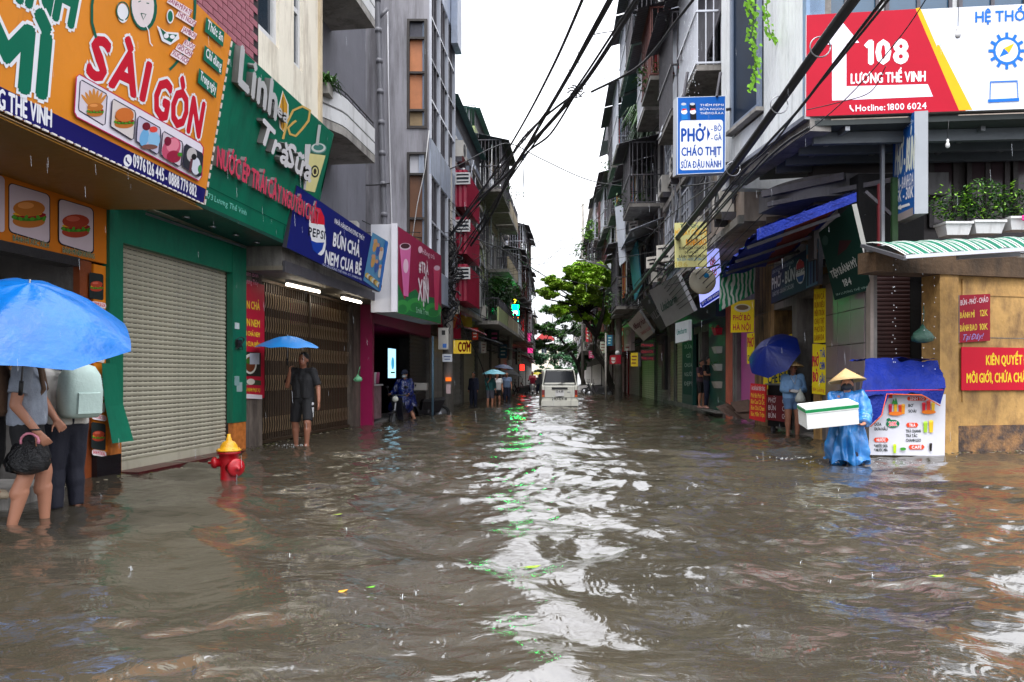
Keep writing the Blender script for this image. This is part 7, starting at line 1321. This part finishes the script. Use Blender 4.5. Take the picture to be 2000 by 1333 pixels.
# near bottom edge from (1577,840) to (1643,826), depth edge up to (1680,835 behind)
nl, nr_ = P(1577, 840, 9.7), P(1678, 828, 9.95); d_ = V((-.05, .38, .0)) ; hh = V((0.0, .02, .27))
nl = P(1577, 838, 9.75); nr_ = P(1678, 829, 9.62); nl.z = 0.50; nr_.z = .58; d_ = V((.05, .42, .05)); hh = V((-.03, -.03, .27)); 
m = MB(); m.hexa([nl, nr_, nr_ + d_, nl + d_] + [p + hh * .72 for p in (nl, nr_, nr_ + d_, nl + d_)], FO); m.build('box', bx)
def ex(p, c, f): return c + (p - c) * f
top = [p + hh * .735 for p in (nl, nr_, nr_ + d_, nl + d_)]; cc = sum(top, V((0, 0, 0))) / 4; m = MB(); m.hexa([ex(p, cc, 1.02) for p in top] + [ex(p, cc, 1.02) + hh * .265 for p in top], FO); m.build('lid', bx)
m = MB(); g0_ = [ex(p, cc, 1.026) + hh * .05 for p in top]; m.hexa(g0_ + [p + hh * .15 for p in g0_], M('green_tape', (0, 132, 72), .35, .1)); m.build('tape', bx)

# --- woman in light blue shirt by the noodle counter
LX = P(1548, 845, 15.0); pV = dict(elR=(.22, .02, 1.1), wrR=(.08, .24, 1.08), elL=(-.24, .02, 1.1), wrL=(-.08, .24, 1.07), head=(0, .05, 1.56))
tv, J, R3, add = person('woman in light blue shirt, denim shorts and conical hat standing by the counter', (LX.x, LX.y, -.10), 172, pV, 1.58, .010, M('light_blue_shirt', (120, 160, 204), .75, .12, 4, .15), 1.85, M('denim_shorts', (90, 120, 160), .8, .2, 5, .1), .55, hdir={'L': ((1, .3, -.1), (0, 0, 1)), 'R': ((-1, .3, -.1), (0, 0, 1))}, hair_len=.1, build=1.1, skin=SKIND)
hat(add, J, .21, .13, (.1, .0)); m = MB(); m.ball(V((0, .14, 1.0)), (.01, .01, .01), WHITE, 6, 4)
m = MB(); m.tube([J['neck'] + V((-.06, .08, -.02)), J['chest'] + V((-.01, .17, -.02)), J['neck'] + V((.06, .08, -.02))], .006, WHITE, 5); m.ball(J['wrL'] + V((.06, .03, 0)), (.07, .04, .035), WHITE, 10, 8); m.ball(J['wrR'] + V((-.03, .03, 0)), (.06, .04, .035), WHITE, 10, 8); add(m, 'white_glove', None)
bg_ = thing('clear_bag', 'clear plastic bag of takeaway food hanging from her gloved hands', 'bag', P(1563, 775, 14.7)); m = MB(); c = P(1563, 775, 14.65); m.lathe(c, [(.01, .16), (.015, .12), (.07, .04), (.1, -.03), (.1, -.09), (.06, -.12), (.01, -.12)], M('milky_bag', (190, 196, 190), .25, .15, 6, .4), 14); m.build('sack', bg_); m = MB(); m.lathe(c, [(.08, -.1), (.085, -.04), (.02, -.03)], ink((200, 190, 160)), 12); m.build('food', bg_)
ub = umbrella('umbrella', 'dark blue umbrella standing tilted on the counter behind conical hat woman', P(1497, 676, 15.0), (-.62, -.5, .55), .56, .34, UN, handle=.8, rot=.1)
tz, J, R3, add = person('dark haired person in grey blue shirt half hidden in noodle shop doorway', (P(1573, 820, 15.9).x, 15.9, -.02), 60, {}, 1.62, .012, M('slate_shirt', (60, 90, 120), .8, .2), 1.2, NVY, .7, hair_len=.22, shoes=WHITE)
# --- two young people on the tea shop step
for x, D_, H_, fc, sh, lg, ll, sl, lb, po in ((1370, 24.6, 1.6, 215, M('plum_tee', (70, 50, 60), .8, .2), BLK, .9, .6, 'teenager in plum tee and black shorts standing arms folded on tea shop step', dict(elR=(.2, .06, 1.12), wrR=(-.05, .16, 1.15), elL=(-.2, .06, 1.12), wrL=(.06, .17, 1.12))), (1384, 24.1, 1.68, 205, BLK, NVY, 1.95, .6, 'teenager in black tee and long navy trousers on the tea shop step', dict(elR=(.2, .06, 1.12), wrR=(.0, .17, 1.1), elL=(-.2, .06, 1.12), wrL=(.05, .18, 1.13)))):
    q = P(x, 800, D_); person(lb, (q.x, q.y, .14), fc, po, H_, .016, sh, sl, lg, ll, shoes=M('pink_shoes', (196, 150, 140), .6, .1), group=None)
# --- rider in dark poncho with motorbike
def motorbike(label, pos, face, col, sc=1.0, group=None, name='motorbike', lean=.0):
    t = thing(name, label, 'motorbike', pos, group); R3 = (Matrix.Rotation(math.radians(face), 4, 'Z') @ Matrix.Rotation(lean, 4, 'Y')).to_3x3()
    def ad(m, n, parent=None): m.v = [tuple(R3 @ (V(v) * sc) + V(pos)) for v in m.v]; return m.build(n, parent or t)
    for y in (-.62, .62):
        m = MB(); m.tube([V((0, y + .26 * math.cos(a), .28 + .26 * math.sin(a))) for a in [i / 20 * 6.283 for i in range(21)]], .045, BLACK, 8); w_ = ad(m, 'wheel'); m = MB(); m.lathe(V((-.02, y, .28)), [(.2, 0), (.2, .04), (.05, .05), (.05, -.01)], STEEL, 16, V((1, 0, 0))); ad(m, 'rim', w_)
    m = MB(); m.tube([(0, .62, .28), (0, .5, .62), (0, .4, .98)], .035, STEEL, 8); ad(m, 'fork'); m = MB(); m.tube([(-.32, .3, 1.0), (-.18, .4, .98), (.18, .4, .98), (.32, .3, 1.0)], .018, BLACK, 8); ad(m, 'handlebar')
    m = MB(); m.hexa([(-.12, -.5, .35), (.12, -.5, .35), (.1, .1, .35), (-.1, .1, .35), (-.13, -.7, .72), (.13, -.7, .72), (.12, .05, .68), (-.12, .05, .68)], col); m.hexa([(-.12, .1, .3), (.12, .1, .3), (.12, .16, .3), (-.12, .16, .3), (-.17, .38, .92), (.17, .38, .92), (.15, .46, .92), (-.15, .46, .92)], col); m.hexa([(-.14, -.2, .3), (.14, -.2, .3), (.14, .2, .3), (-.14, .2, .3), (-.13, -.2, .42), (.13, -.2, .42), (.13, .2, .42), (-.13, .2, .42)], col); ad(m, 'body')
    m = MB(); m.hexa([(-.12, -.72, .73), (.12, -.72, .73), (.1, .05, .69), (-.1, .05, .69), (-.1, -.7, .82), (.1, -.7, .82), (.09, .0, .76), (-.09, .0, .76)], BLACK); ad(m, 'seat')
    m = MB(); m.ball((0, .47, .88), (.09, .06, .08), ink((220, 220, 210)), 12, 8); ad(m, 'headlight'); m = MB(); m.hexa([(-.05, .50, .56), (.05, .50, .56), (.05, .92, .48), (-.05, .92, .48), (-.05, .5, .59), (.05, .5, .59), (.05, .92, .51), (-.05, .92, .51)], col); ad(m, 'mudguard')
    m = MB(); m.tube([(.13, -.1, .3), (.16, -.4, .3), (.16, -.75, .36)], .04, STEEL, 8); ad(m, 'exhaust'); m = MB(); [m.tube([(s * .2, .38, 1.0), (s * .26, .36, 1.16)], .007, BLACK, 5).ball((s * .27, .36, 1.2), (.06, .015, .04), BLACK, 8, 6) for s in (-1, 1)]; ad(m, 'mirror'); return t
Q_ = P(783, 815, 20.5); motorbike('dark motorbike being walked through water outside the bubble tea shop', (Q_.x, Q_.y, -.30), 170, M('dark_bike', (30, 30, 40), .3, .2))
Q2 = P(790, 805, 21.0)
PN = M('navy_rain_poncho', (20, 30, 84), .22, .25, 4, .6, bsc=8)
tr, J, R3, add = person('rider in shiny navy poncho and dark cap beside motorbike, bare leg in water', (Q2.x, Q2.y + .1, -.25), 165, dict(pel=(0, 0, .9), elR=(.28, .2, 1.05), wrR=(.3, .45, 1.0), elL=(-.28, .2, 1.05), wrL=(-.3, .45, 1.0), knL=(-.24, .12, .5), anL=(-.42, .1, .12)), 1.6, .014, None, .5, NVY, .5, mask=ink((190, 190, 190)), hair=HAIR)
c = MB(); coat(c, J, .58, .3); capsule(c, V((-.2, .3, .6)), .17, V((.2, .3, .6)), .17); capsule(c, V((-.15, .35, .65)), .2, J['chest'] + V((0, .1, 0)), .16); fuse(c, 'poncho', PN, tr, .016, 3, .035, .03, xf=R3.to_4x4())
m = MB(); hc = J['head']; m.lathe(hc + V((0, 0, .03)), [(.098, 0), (.1, .05), (.07, .1), (.02, .125), (0, .125)], NVY, 16); m.hexa([hc + V(v) for v in ((-.07, .06, .03), (.07, .06, .03), (.05, .17, .02), (-.05, .17, .02), (-.07, .06, .05), (.07, .06, .05), (.05, .17, .035), (-.05, .17, .035))], NVY); add(m, 'cap', None)
Q3 = P(826, 800, 23); motorbike('parked motorbike with white box seat behind the poncho rider', (Q3.x, Q3.y, -.28), 120, M('black_bike', (24, 24, 28), .3, .2)); m = MB(); q = P(822, 756, 22.8); m.box(q.x - .2, q.x + .2, q.y - .2, q.y + .2, q.z - .1, q.z + .12, ink((170, 166, 160))); tag(m.build('carrier_box'), 'dirty white carrier box on the parked motorbike', 'box')
# --- far group on the left and scooter
for i, (x, D_, H_, fc, sh, lg, ll, sl, hl, lb) in enumerate(((925, 31, 1.62, 150, NVY, NVY, 1.9, 1.9, 0, 'person in long dark raincoat standing by shutters, far left row'), (957, 30, 1.62, 200, M('teal_jacket', (30, 90, 90), .7, .2), M('grey_shorts', (80, 80, 92), .8, .2), .8, 1.5, .1, 'person in teal jacket and grey shorts under pale umbrella'), (971, 31, 1.6, 190, WHITE, BLK, .6, .6, .2, 'person in white tee and black shorts beside teal jacket'), (990, 36, 1.65, 170, M('pale_blue_tee', (110, 130, 160), .8, .2), NVY, 1.9, .6, 0, 'person in blue grey tee near dark pole far left'))):
    q = P(x, 780, D_); person(lb, (q.x, q.y, -.25), fc, dict(elR=(.2, .1, 1.15), wrR=(.1, .2, 1.35)) if i in (1, 2) else {}, H_, .02, sh, sl, lg, ll, hair_len=hl, hands=True)
umbrella('umbrella', 'pale teal umbrella over the far pair on the left', P(965, 722, 30), (0, .0, 1), .52, .2, M('pale_teal_umbrella', (110, 176, 190), .5, .15), handle=.7)
umbrella('umbrella', 'black umbrella beside the dark pole far left', P(1001, 724, 37), (.3, 0, 1), .55, .2, BLK, handle=.6); umbrella('umbrella', 'dark grey umbrella behind the teal one', P(985, 712, 34), (.1, 0, 1), .5, .2, M('slate_umbrella', (60, 70, 96), .6, .2), handle=.6)
Q4 = P(1040, 765, 50); motorbike('white scooter coming down the middle of the flooded street', (Q4.x, Q4.y, -.3), 180, WHITE, name='scooter'); q = Q4
tq, J, R3, add = person('scooter rider in crimson raincoat far down the street', (q.x, q.y + .1, -.1), 180, dict(pel=(0, -.1, .8), hipL=(-.09, -.1, .76), hipR=(.09, -.1, .76), knL=(-.14, .25, .62), knR=(.14, .25, .62), anL=(-.14, .2, .3), anR=(.14, .2, .3), elL=(-.25, .15, 1.1), wrL=(-.3, .4, 1.05), elR=(.25, .15, 1.1), wrR=(.3, .4, 1.05)), 1.6, .022, M('crimson_coat', (150, 20, 50), .5, .2), 1.8, NVY, 1.8)
umbrella('umbrella', 'yellow umbrella behind the scooter rider', P(1049, 727, 52), (0, 0, 1), .5, .2, M('yellow_umbrella', (226, 210, 30), .5, .1), handle=.9)
q = P(1049, 765, 53); person('pedestrian under the yellow umbrella, far down the street', (q.x + .1, q.y, -.25), 180, {}, 1.6, .022, NVY, 1.5, NVY, 1.8)
for i, (x, D_, fc, cl) in enumerate(((1016, 50, 100, BLACK), (1029, 58, 90, IRON), (1170, 48, 80, BLACK), (1158, 55, 100, IRON), (1132, 60, 90, WHITE))):
    q = P(x, 760, D_); motorbike(('black scooter parked by left row near red glow sign', 'grey scooter parked further on left row', 'black scooter parked under the thin tree, right row', 'grey scooter parked behind it, right row', 'white scooter parked near the tree trunks')[i], (q.x, q.y, -.25), fc, cl, name='scooter', group='scooters parked far up the street')

# ================================================================ van
VX, VY = (1093 - 1000) / F * 29, 29.0; van = thing('van', 'small white van seen from behind driving through the flood', 'van', (VX, VY, -.3)); VW = M('van_white', (206, 206, 196), .3, .12, 2, .03, stain=.15)
def loft(m, secs, mat):
    n = len(secs[0]); vs = [p for s in secs for p in s]; m.add(vs, [(i * n + k, i * n + (k + 1) % n, (i + 1) * n + (k + 1) % n, (i + 1) * n + k) for i in range(len(secs) - 1) for k in range(n)] + [tuple(range(n))[::-1], tuple(range((len(secs) - 1) * n, len(secs) * n))], mat, True)
def vsec(y, z0, z1, wb, wt, r=.1):
    pts = []
    for (cx, cz, a0, w_) in ((1, 1, 0, wt), (-1, 1, 90, wt), (-1, -1, 180, wb), (1, -1, 270, wb)):
        for j in range(5): a = math.radians(a0 + j * 22.5); rr2 = r if cz > 0 else .05; pts.append((VX + cx * (w_ / 2 - rr2) + rr2 * math.cos(a), y, (z1 - rr2 if cz > 0 else z0 + rr2) + rr2 * math.sin(a)))
    return pts
m = MB(); loft(m, [vsec(VY - .02, .02, .80, 1.34, 1.36, .05), vsec(VY + .02, -.0, .84, 1.40, 1.40, .06), vsec(VY + .12, -.02, 1.38, 1.42, 1.22, .12), vsec(VY + .2, -.02, 1.47, 1.42, 1.22, .14), vsec(VY + 2.3, -.02, 1.49, 1.42, 1.24, .14), vsec(VY + 2.9, -.02, .95, 1.4, 1.3, .1), vsec(VY + 3.2, .0, .6, 1.36, 1.34, .1)], VW); bd = m.build('body', van)
for p in bd.data.polygons: p.use_smooth = len(p.vertices) == 4 and abs(p.normal.y) < .5
z0, z1 = P(0, 751, 29).z, P(0, 725, 29).z; m = MB(); m.hexa([(VX - .6, VY + .03, z0), (VX + .6, VY + .03, z0), (VX + .6, VY + .16, z0), (VX - .6, VY + .16, z0), (VX - .50, VY + .105, z1), (VX + .50, VY + .105, z1), (VX + .5, VY + .2, z1), (VX - .5, VY + .2, z1)], M('van_glass', (20, 22, 26), .08, .2, 1, .02)); m.build('rear_window', van)
m = MB(); m.bar((VX - .63, VY + .015, z0 - .02), (VX + .63, VY + .015, z0 - .02), .03, BLACK); [m.bar((VX + s * .62, VY + .015, z0), (VX + s * .52, VY + .10, z1 + .02), .03, BLACK) for s in (-1, 1)]; m.bar((VX - .53, VY + .10, z1 + .02), (VX + .53, VY + .10, z1 + .02), .03, BLACK); m.build('window_seal', van)
for s in (-1, 1): m = MB(); a = VX + s * .64; m.box(a - .055, a + .055, VY - .045, VY + .03, .38, .66, M('tail_lamp_red', (120, 14, 20), .2, .2)); m.box(a - .05, a + .05, VY - .048, VY - .045, .38, .46, M('tail_lamp_orange', (200, 90, 30), .2, .1)); m.build('tail_light', van)
m = MB(); m.hexa([(VX - .72, VY - .09, .0), (VX + .72, VY - .09, .0), (VX + .72, VY + .1, .0), (VX - .72, VY + .1, .0), (VX - .72, VY - .08, .25), (VX + .72, VY - .08, .25), (VX + .72, VY + .1, .25), (VX - .72, VY + .1, .25)], VW); m.box(VX - .7, VX + .7, VY - .095, VY - .091, .0, .035, BLACK); m.build('bumper', van)
m = MB(); m.box(VX - .31, VX + .31, VY - .04, VY - .021, .68, .76, BLACK); m.build('plate_lamp_bar', van); m = MB(); m.box(VX - .17, VX + .17, VY - .045, VY - .022, .42, .64, ink((214, 214, 214))); m.build('number_plate', van)
for s in (-1, 1):
    m = MB(); m.lathe((VX + s * .62, VY + .75, -.05), [(.27, -.08), (.27, .08), (.15, .08), (.15, -.08)], BLACK, 18, V((1, 0, 0))); m.build('wheel', van); m = MB(); m.lathe((VX + s * .62, VY + 2.7, -.05), [(.27, -.08), (.27, .08), (.15, .08), (.15, -.08)], BLACK, 18, V((1, 0, 0))); m.build('wheel', van)
    window(van, Fr((VX + s * .66, VY + .4), (VX + s * .66, VY + 2.4), s), .0, 1.9, .86, 1.3, .0, BLACK, GLASS, 3, 1, sill=False); m = MB(); m.box(VX + s * .78 - .05, VX + s * .78 + .05, VY + 2.6, VY + 2.65, .85, 1.05, BLACK); m.build('mirror', van)
m = MB(); SEAM = M('dark_seam', (60, 60, 58), .6, .1)
m.bar((VX - .60, VY - .024, .36), (VX + .60, VY - .024, .36), .014, SEAM, th=.01).bar((VX - .585, VY - .024, .37), (VX - .585, VY - .02, .8), .012, SEAM, th=.01).bar((VX + .585, VY - .024, .37), (VX + .585, VY - .02, .8), .012, SEAM, th=.01); m.build('tailgate_seam', van)
m = MB(); m.bar((VX - .05, VY + .0, z0 + .0), (VX + .34, VY + .035, z0 + .14), .016, BLACK); m.build('wiper', van)
m = MB(); m.box(VX - .09, VX + .09, VY - .05, VY - .022, .36 + .03, .40, BLACK); m.build('handle', van); m = MB(); m.box(VX + .3, VX + .42, VY - .03, VY - .021, .56, .59, STEEL); m.build('badge', van)
s = Sign('', None, None, (VX - .7, VY - .092, 0), (VX + .7, VY - .092, 0), (VX - .7, VY - .09, .25), (0, 0, 0), parent=van, panel=False); s.text('29D-124.81', (1078, 782), (1107, 782), (1078, 777), (30, 30, 34), .06); s.done()
s = Sign('', None, None, (VX - .7, VY - .048, 0), (VX + .7, VY - .048, 0), (VX - .7, VY - .048, .7), (0, 0, 0), parent=van, panel=False); s.text('29D', (1087, 761), (1099, 761), (1087, 757), (60, 60, 64), .04); s.text('124.81', (1086, 767), (1100, 767), (1086, 763), (60, 60, 64), .04); s.done()

# ================================================================ small things
hy = P(447, 940, 8.45); hyd = thing('fire_hydrant', 'red fire hydrant with yellow cap standing in the flood', 'hydrant', (hy.x, hy.y, -.25)); RH = M('hydrant_red', (170, 12, 26), .38, .25, 6, .12, stain=.55, stain_col=(70, 20, 16), streak=1.5); YH = M('hydrant_yellow', (218, 160, 20), .4, .2, 6, .1, stain=.5, stain_col=(120, 70, 20), streak=1.5)
H0 = V((hy.x, hy.y, -.25)); m = MB(); m.lathe(H0, [(.13, 0), (.13, .03), (.095, .04), (.09, .40), (.098, .44), (.105, .5), (.105, .56), (.13, .57), (.13, .595)], RH, 24); m.build('barrel', hyd)
m = MB(); m.lathe(H0, [(.135, .597), (.135, .615), (.10, .62), (.092, .66), (.065, .70), (.035, .715), (.03, .72), (.03, .745), (.022, .75), (.018, .79), (0, .79)], YH, 24)
for k in range(8): a = k * .785; m.lathe(H0 + V((.117 * math.cos(a), .117 * math.sin(a), .612)), [(.012, 0), (.012, .015), (0, .015)], YH, 6)
m.build('cap', hyd)
for ax, r_, L_, z in ((V((-.92, -.4, 0)), .048, .13, .47), (V((.75, -.66, 0)), .075, .14, .42)):
    ax = ax.normalized(); c = H0 + V((0, 0, z)); m = MB(); m.lathe(c, [(r_, 0), (r_, L_), (r_ * 1.35, L_ + .002), (r_ * 1.35, L_ + .035), (r_ * 1.1, L_ + .045), (r_ * .8, L_ + .06), (r_ * .3, L_ + .062), (r_ * .3, L_ + .09), (0, L_ + .09)], RH, 20, ax); m.build('outlet', hyd)
m = MB(); m.tube([H0 + V((.13, -.13, .42 - .03 * i) ) + V((.012 * (i % 2), 0, 0)) for i in range(8)], .006, STEEL, 5); m.build('chain', hyd)
for i, (x, y, D_, col, lb, sc_) in enumerate(((1802, 655, 11.2, (50, 92, 76), 'dark green bulging plastic bag hung on pale post by the corner', 1.0), (699, 740, 17.2, (120, 200, 150), 'small mint green bag of food hung on the pillar by the gate', .62))):
    t = thing('hanging_bag', lb, 'bag', P(x, y, D_)); c = P(x, y, D_); m = MB(); pts = []; n_ = 22
    for z, r_ in ((.16, .015), (.10, .05), (.04, .13), (-.03, .165), (-.09, .15), (-.12, .06)):
        for k in range(n_): a = k / n_ * 6.283; rr2 = r_ * sc_ * (1 + .07 * math.sin(6 * a + z * 30)); pts.append(c + V((rr2 * math.cos(a), rr2 * .7 * math.sin(a), z * sc_)))
    m.add(pts, [(i_ * n_ + k, i_ * n_ + (k + 1) % n_, (i_ + 1) * n_ + (k + 1) % n_, (i_ + 1) * n_ + k) for i_ in range(5) for k in range(n_)] + [tuple(range(n_))[::-1]], M('bag_%d' % i, col, .25, .25, 9, .3), True); m.build('sack', t)
    m = MB(); m.tube([c + V((0, 0, .15 * sc_)), c + V((.02, 0, .3 * sc_)), c + V((.04, .05, .45 * sc_))], .008, M('bag_%d' % i), 5); m.build('handle', t)
# drinks stall with blue tarpaulin and menu banner
stl = thing('drinks_stall', 'covered drinks stall draped in blue tarpaulin at the corner', 'stall', P(1768, 888, 11.3)); a, b = P(1700, 880, 11.1), P(1838, 880, 11.1)
m = MB(); [m.bar((x, y, -.3), (x, y, 1.25), .04, IRON) for x in (a.x, b.x) for y in (11.1, 11.5)]; m.build('frame', stl)
t0, t1 = P(1690, 701, 11.2), P(1832, 703, 11.2); l0, l1 = P(1682, 775, 10.75), P(1846, 760, 10.8)
cloth(l0, l1, t1, t0, 30, 14, .05, TARPB, 'blue_tarpaulin', stl, 11); cloth(t0 + V((0, .55, -.02)), t1 + V((0, .55, -.02)), t1, t0, 16, 8, .03, TARPB, 'tarpaulin_top', stl, 12)
cloth(P(1700, 832, 10.72), P(1722, 810, 10.72), P(1738, 768, 10.78), P(1682, 775, 10.78), 8, 6, .03, TARPB, 'tarpaulin_flap', stl, 13); cloth(P(1800, 770, 10.76), P(1836, 792, 10.8), P(1846, 758, 10.82), P(1790, 766, 10.78), 8, 4, .02, TARPB, 'tarpaulin_flap', stl, 14)
m = MB(); m.tube([P(1700, 834, 10.7), P(1722, 812, 10.7), P(1732, 770, 10.74), P(1800, 772, 10.74), P(1836, 793, 10.78)], .008, M('orange_edging', (220, 80, 30), .5, .1), 5); m.build('edging', stl)
m = MB(); m.tube([P(1690, 764, 10.7), P(1768, 762, 10.7), P(1842, 762, 10.75)], .006, ink((200, 40, 60)), 5); m.build('rope', stl)
s = Sign('drinks_menu_banner', 'white drinks menu banner with fruit pictures hanging from the blue tarpaulin stall', 'banner', P(1697, 889, 10.95), P(1845, 891, 11.0), P(1699, 768, 10.95), (206, 206, 214), thick=.01)
def juice(x, y, c, h=8): s.poly([(x - h * .4, y - h), (x + h * .4, y - h), (x + h * .3, y + h), (x - h * .3, y + h)], c).ell(x, y - h, h * .4, h * .2, tuple(min(255, q + 40) for q in c))
s.rect(1720, 771, 1743, 778, (220, 70, 40)); rrect(s, 1772, 775, 1809, 783, (220, 70, 40), 3); s.text('SINH TỐ', (1777, 782), (1805, 782), (1777, 776), WH, .03); TX = (30, 44, 44)
for tx, x, y, w_ in (('LÊ', 1708, 812, 8), ('ỔI', 1708, 821, 7), ('DỨA', 1708, 832, 13), ('DƯA HẤU', 1708, 841, 25), ('BƠ', 1774, 795, 9), ('SOÀI', 1774, 806, 15), ('TRÀ CHANH', 1769, 845, 29), ('TRÀ TẮC', 1769, 854, 22), ('CHANH LEO', 1769, 863, 29), ('* NƯỚC DỪA', 1707, 874, 26), ('* NƯỚC MÍA', 1707, 882, 26)): s.text(tx, (x, y), (x + w_, y), (x, y - 5.5), TX, .05)
for tx, x0, y0, x1 in (('NƯỚC', 1706, 855, 1735), ('TRÀ', 1769, 826, 1793), ('CAFÉ', 1774, 869, 1805)): s.poly([(x0 + 3, y0), (x1 - 3, y0), (x1, y0 + 4), (x1 - 3, y0 + 9), (x0 + 3, y0 + 9), (x0, y0 + 4)], (226, 72, 40)).text(tx, (x0 + 6, y0 + 7.5), (x1 - 6, y0 + 7.5), (x0 + 6, y0 + 2), WH, .05)
s.ell(1743, 828, 13, 8, (20, 110, 70)).ell(1735, 820, 4, 3, (20, 110, 70)).text('20K', (1735, 832), (1751, 832), (1735, 824), (230, 60, 70), .06, out=(WH, .12))
for x, y, c, h in ((1738, 800, (190, 30, 60), 9), (1748, 796, (226, 170, 30), 9), (1757, 800, (206, 60, 40), 8), (1763, 800, (226, 150, 40), 9), (1803, 797, (206, 30, 50), 9), (1812, 794, (220, 60, 50), 10), (1821, 797, (226, 180, 40), 9), (1806, 835, (150, 190, 50), 10), (1817, 834, (220, 180, 40), 11), (1746, 877, (170, 200, 30), 8), (1816, 874, (30, 24, 22), 7)): juice(x, y, c, h)
s.ell(1748, 808, 14, 4, (226, 120, 40)).ell(1812, 805, 14, 4, (226, 120, 30)).ell(1762, 877, 6, 3, (60, 140, 50)).poly([(1744, 790), (1748, 776), (1752, 790)], (40, 130, 60)).poly([(1740, 789), (1743, 779), (1748, 789)], (60, 150, 60)); s.done()
# rain drips under the awning, floating leaves, litter
m = MB(); dr = random.Random(5); DW = M('rain_drop', (220, 226, 232), .1, 0, 1, 0)
for x in (1744, 1749, 1803, 1826): 
    for k in range(11): m.ball(P(x + dr.uniform(-2, 2), 505 + k * 20 + dr.uniform(0, 18), 10.4), (.004, .004, .009), DW, 5, 4)
for k in range(70): m.ball(P(dr.uniform(1335, 1365) , dr.uniform(20, 190), 15), (.006, .006, .012), DW, 5, 4)
m.build('rain_drops', kind='stuff')
m = MB(); RST = M('rain_streak', (200, 206, 214), .3, 0, 1, 0, alpha=.22)
for k in range(650):
    D_ = dr.uniform(3, 16); x, y = dr.uniform(-100, 2100), dr.uniform(0, 900); p = P(x, y, D_)
    if p.z < .05 or not (L1(p.y)[0] + 1.6 < p.x < RW(p.y)[0] - 2.4): continue
    m.bar(p, p + V((.003, 0, -.05)), .0011, RST)
m.build('rain_streaks', kind='stuff')
for i, (x, y, r_, col, lb) in enumerate(((663, 1162, .04, (196, 140, 20), 'ochre yellow leaf floating in left centre foreground'), (85, 1141, .035, (226, 140, 20), 'orange leaf floating near the left edge'), (1830, 1131, .032, (150, 190, 60), 'pale green leaf floating on the right'), (1903, 1107, .03, (80, 180, 20), 'vivid green leaf floating furthest right'), (1038, 1113, .05, (130, 160, 20), 'olive leaf floating in the bright reflection'), (725, 1153, .02, (90, 170, 20), 'tiny green leaf beside the ochre leaf'), (1435, 1160, .022, (30, 24, 18), 'small dark leaf floating right of centre'), (1810, 1150, .035, (50, 26, 20), 'dark brown twig floating on the right'), (1835, 1220, .025, (40, 30, 20), 'small dark leaf floating lower right'), (660, 1009, .03, (120, 140, 30), 'olive leaf floating beyond the hydrant'))):
    D_ = CH * F / (y - HZ); c = P(x, y, D_); c.z = .016; a = dr.uniform(-.5, .5); u_, v_ = V((math.cos(a), math.sin(a), 0)) * r_, V((-math.sin(a), math.cos(a), 0)) * r_ * .8; m = MB()
    pts = [c - u_, c - u_ * .4 - v_ * .5, c + u_ * .5 - v_ * .45, c + u_ * 1.2 + V((0, 0, .008)), c + u_ * .5 + v_ * .45, c - u_ * .4 + v_ * .5]; m.prism(pts, V((0, 0, .002)), M('leaf_%d' % i, col, .5, .2, 20)); m.tube([c - u_ * 1.4, c + u_], .0015, M('leaf_%d' % i), 4); tag(m.build('floating_leaf'), lb, 'leaf')
m = MB()
for k in range(260):
    y = HZ + 60 * (560 / 60) ** dr.random(); D_ = CH * F / (y - HZ); c = P(dr.uniform(0, 2000), y, D_); c.z = .012; r_ = dr.uniform(.002, .006); m.ball(c, (r_ * 2, r_, r_ * .5), M('speck', (40, 32, 26), .7, .2), 5, 3)
for k in range(420):   # litter gathered along the walls
    if k % 3: y_ = dr.uniform(6.5, 17); x_ = L1(y_)[0] + abs(dr.gauss(.05, .18))
    else: x_ = dr.uniform(6.6, 9); y_ = 11.5 + .26 * (x_ - 6.7) - abs(dr.gauss(.05, .15))
    r_ = dr.uniform(.004, .016); m.ball((x_, y_, .014), (r_ * 2, r_, r_ * .4), M(*dr.choice((('speck',), ('speck_pale', (150, 140, 120), .7, .2), ('speck_leaf', (90, 90, 40), .7, .2)))), 6, 3)
m.build('floating_specks', kind='stuff')
m = MB()
for k in range(45):   # drops hitting the surface
    y = HZ + 70 * (500 / 70) ** dr.random(); D_ = CH * F / (y - HZ); c = P(dr.uniform(0, 2000), y, D_); c.z = 0
    for j in range(5): a = dr.uniform(0, 6.28); m.ball(c + V((.012 * math.cos(a), .012 * math.sin(a), dr.uniform(.005, .035))), dr.uniform(.001, .0025), DW, 5, 4)
    m.tube([c, c + V((0, 0, dr.uniform(.01, .03)))], [.004, .001], DW, 5)
for (cx, cy, L_) in ((CX.x, CX.y, .75), (CX.x - .6, CX.y + .4, .5)):
    for k in range(60): x = cx + dr.gauss(0, L_ * .6); y = cy + dr.gauss(0, .12); r_ = dr.uniform(.002, .006); m.ball((x, y, dr.uniform(0, .03)), (r_ * 2, r_, r_), M('white_foam'), 5, 4)
m.build('rain_splashes', kind='stuff')
bpy.data.scenes.remove(_ts)
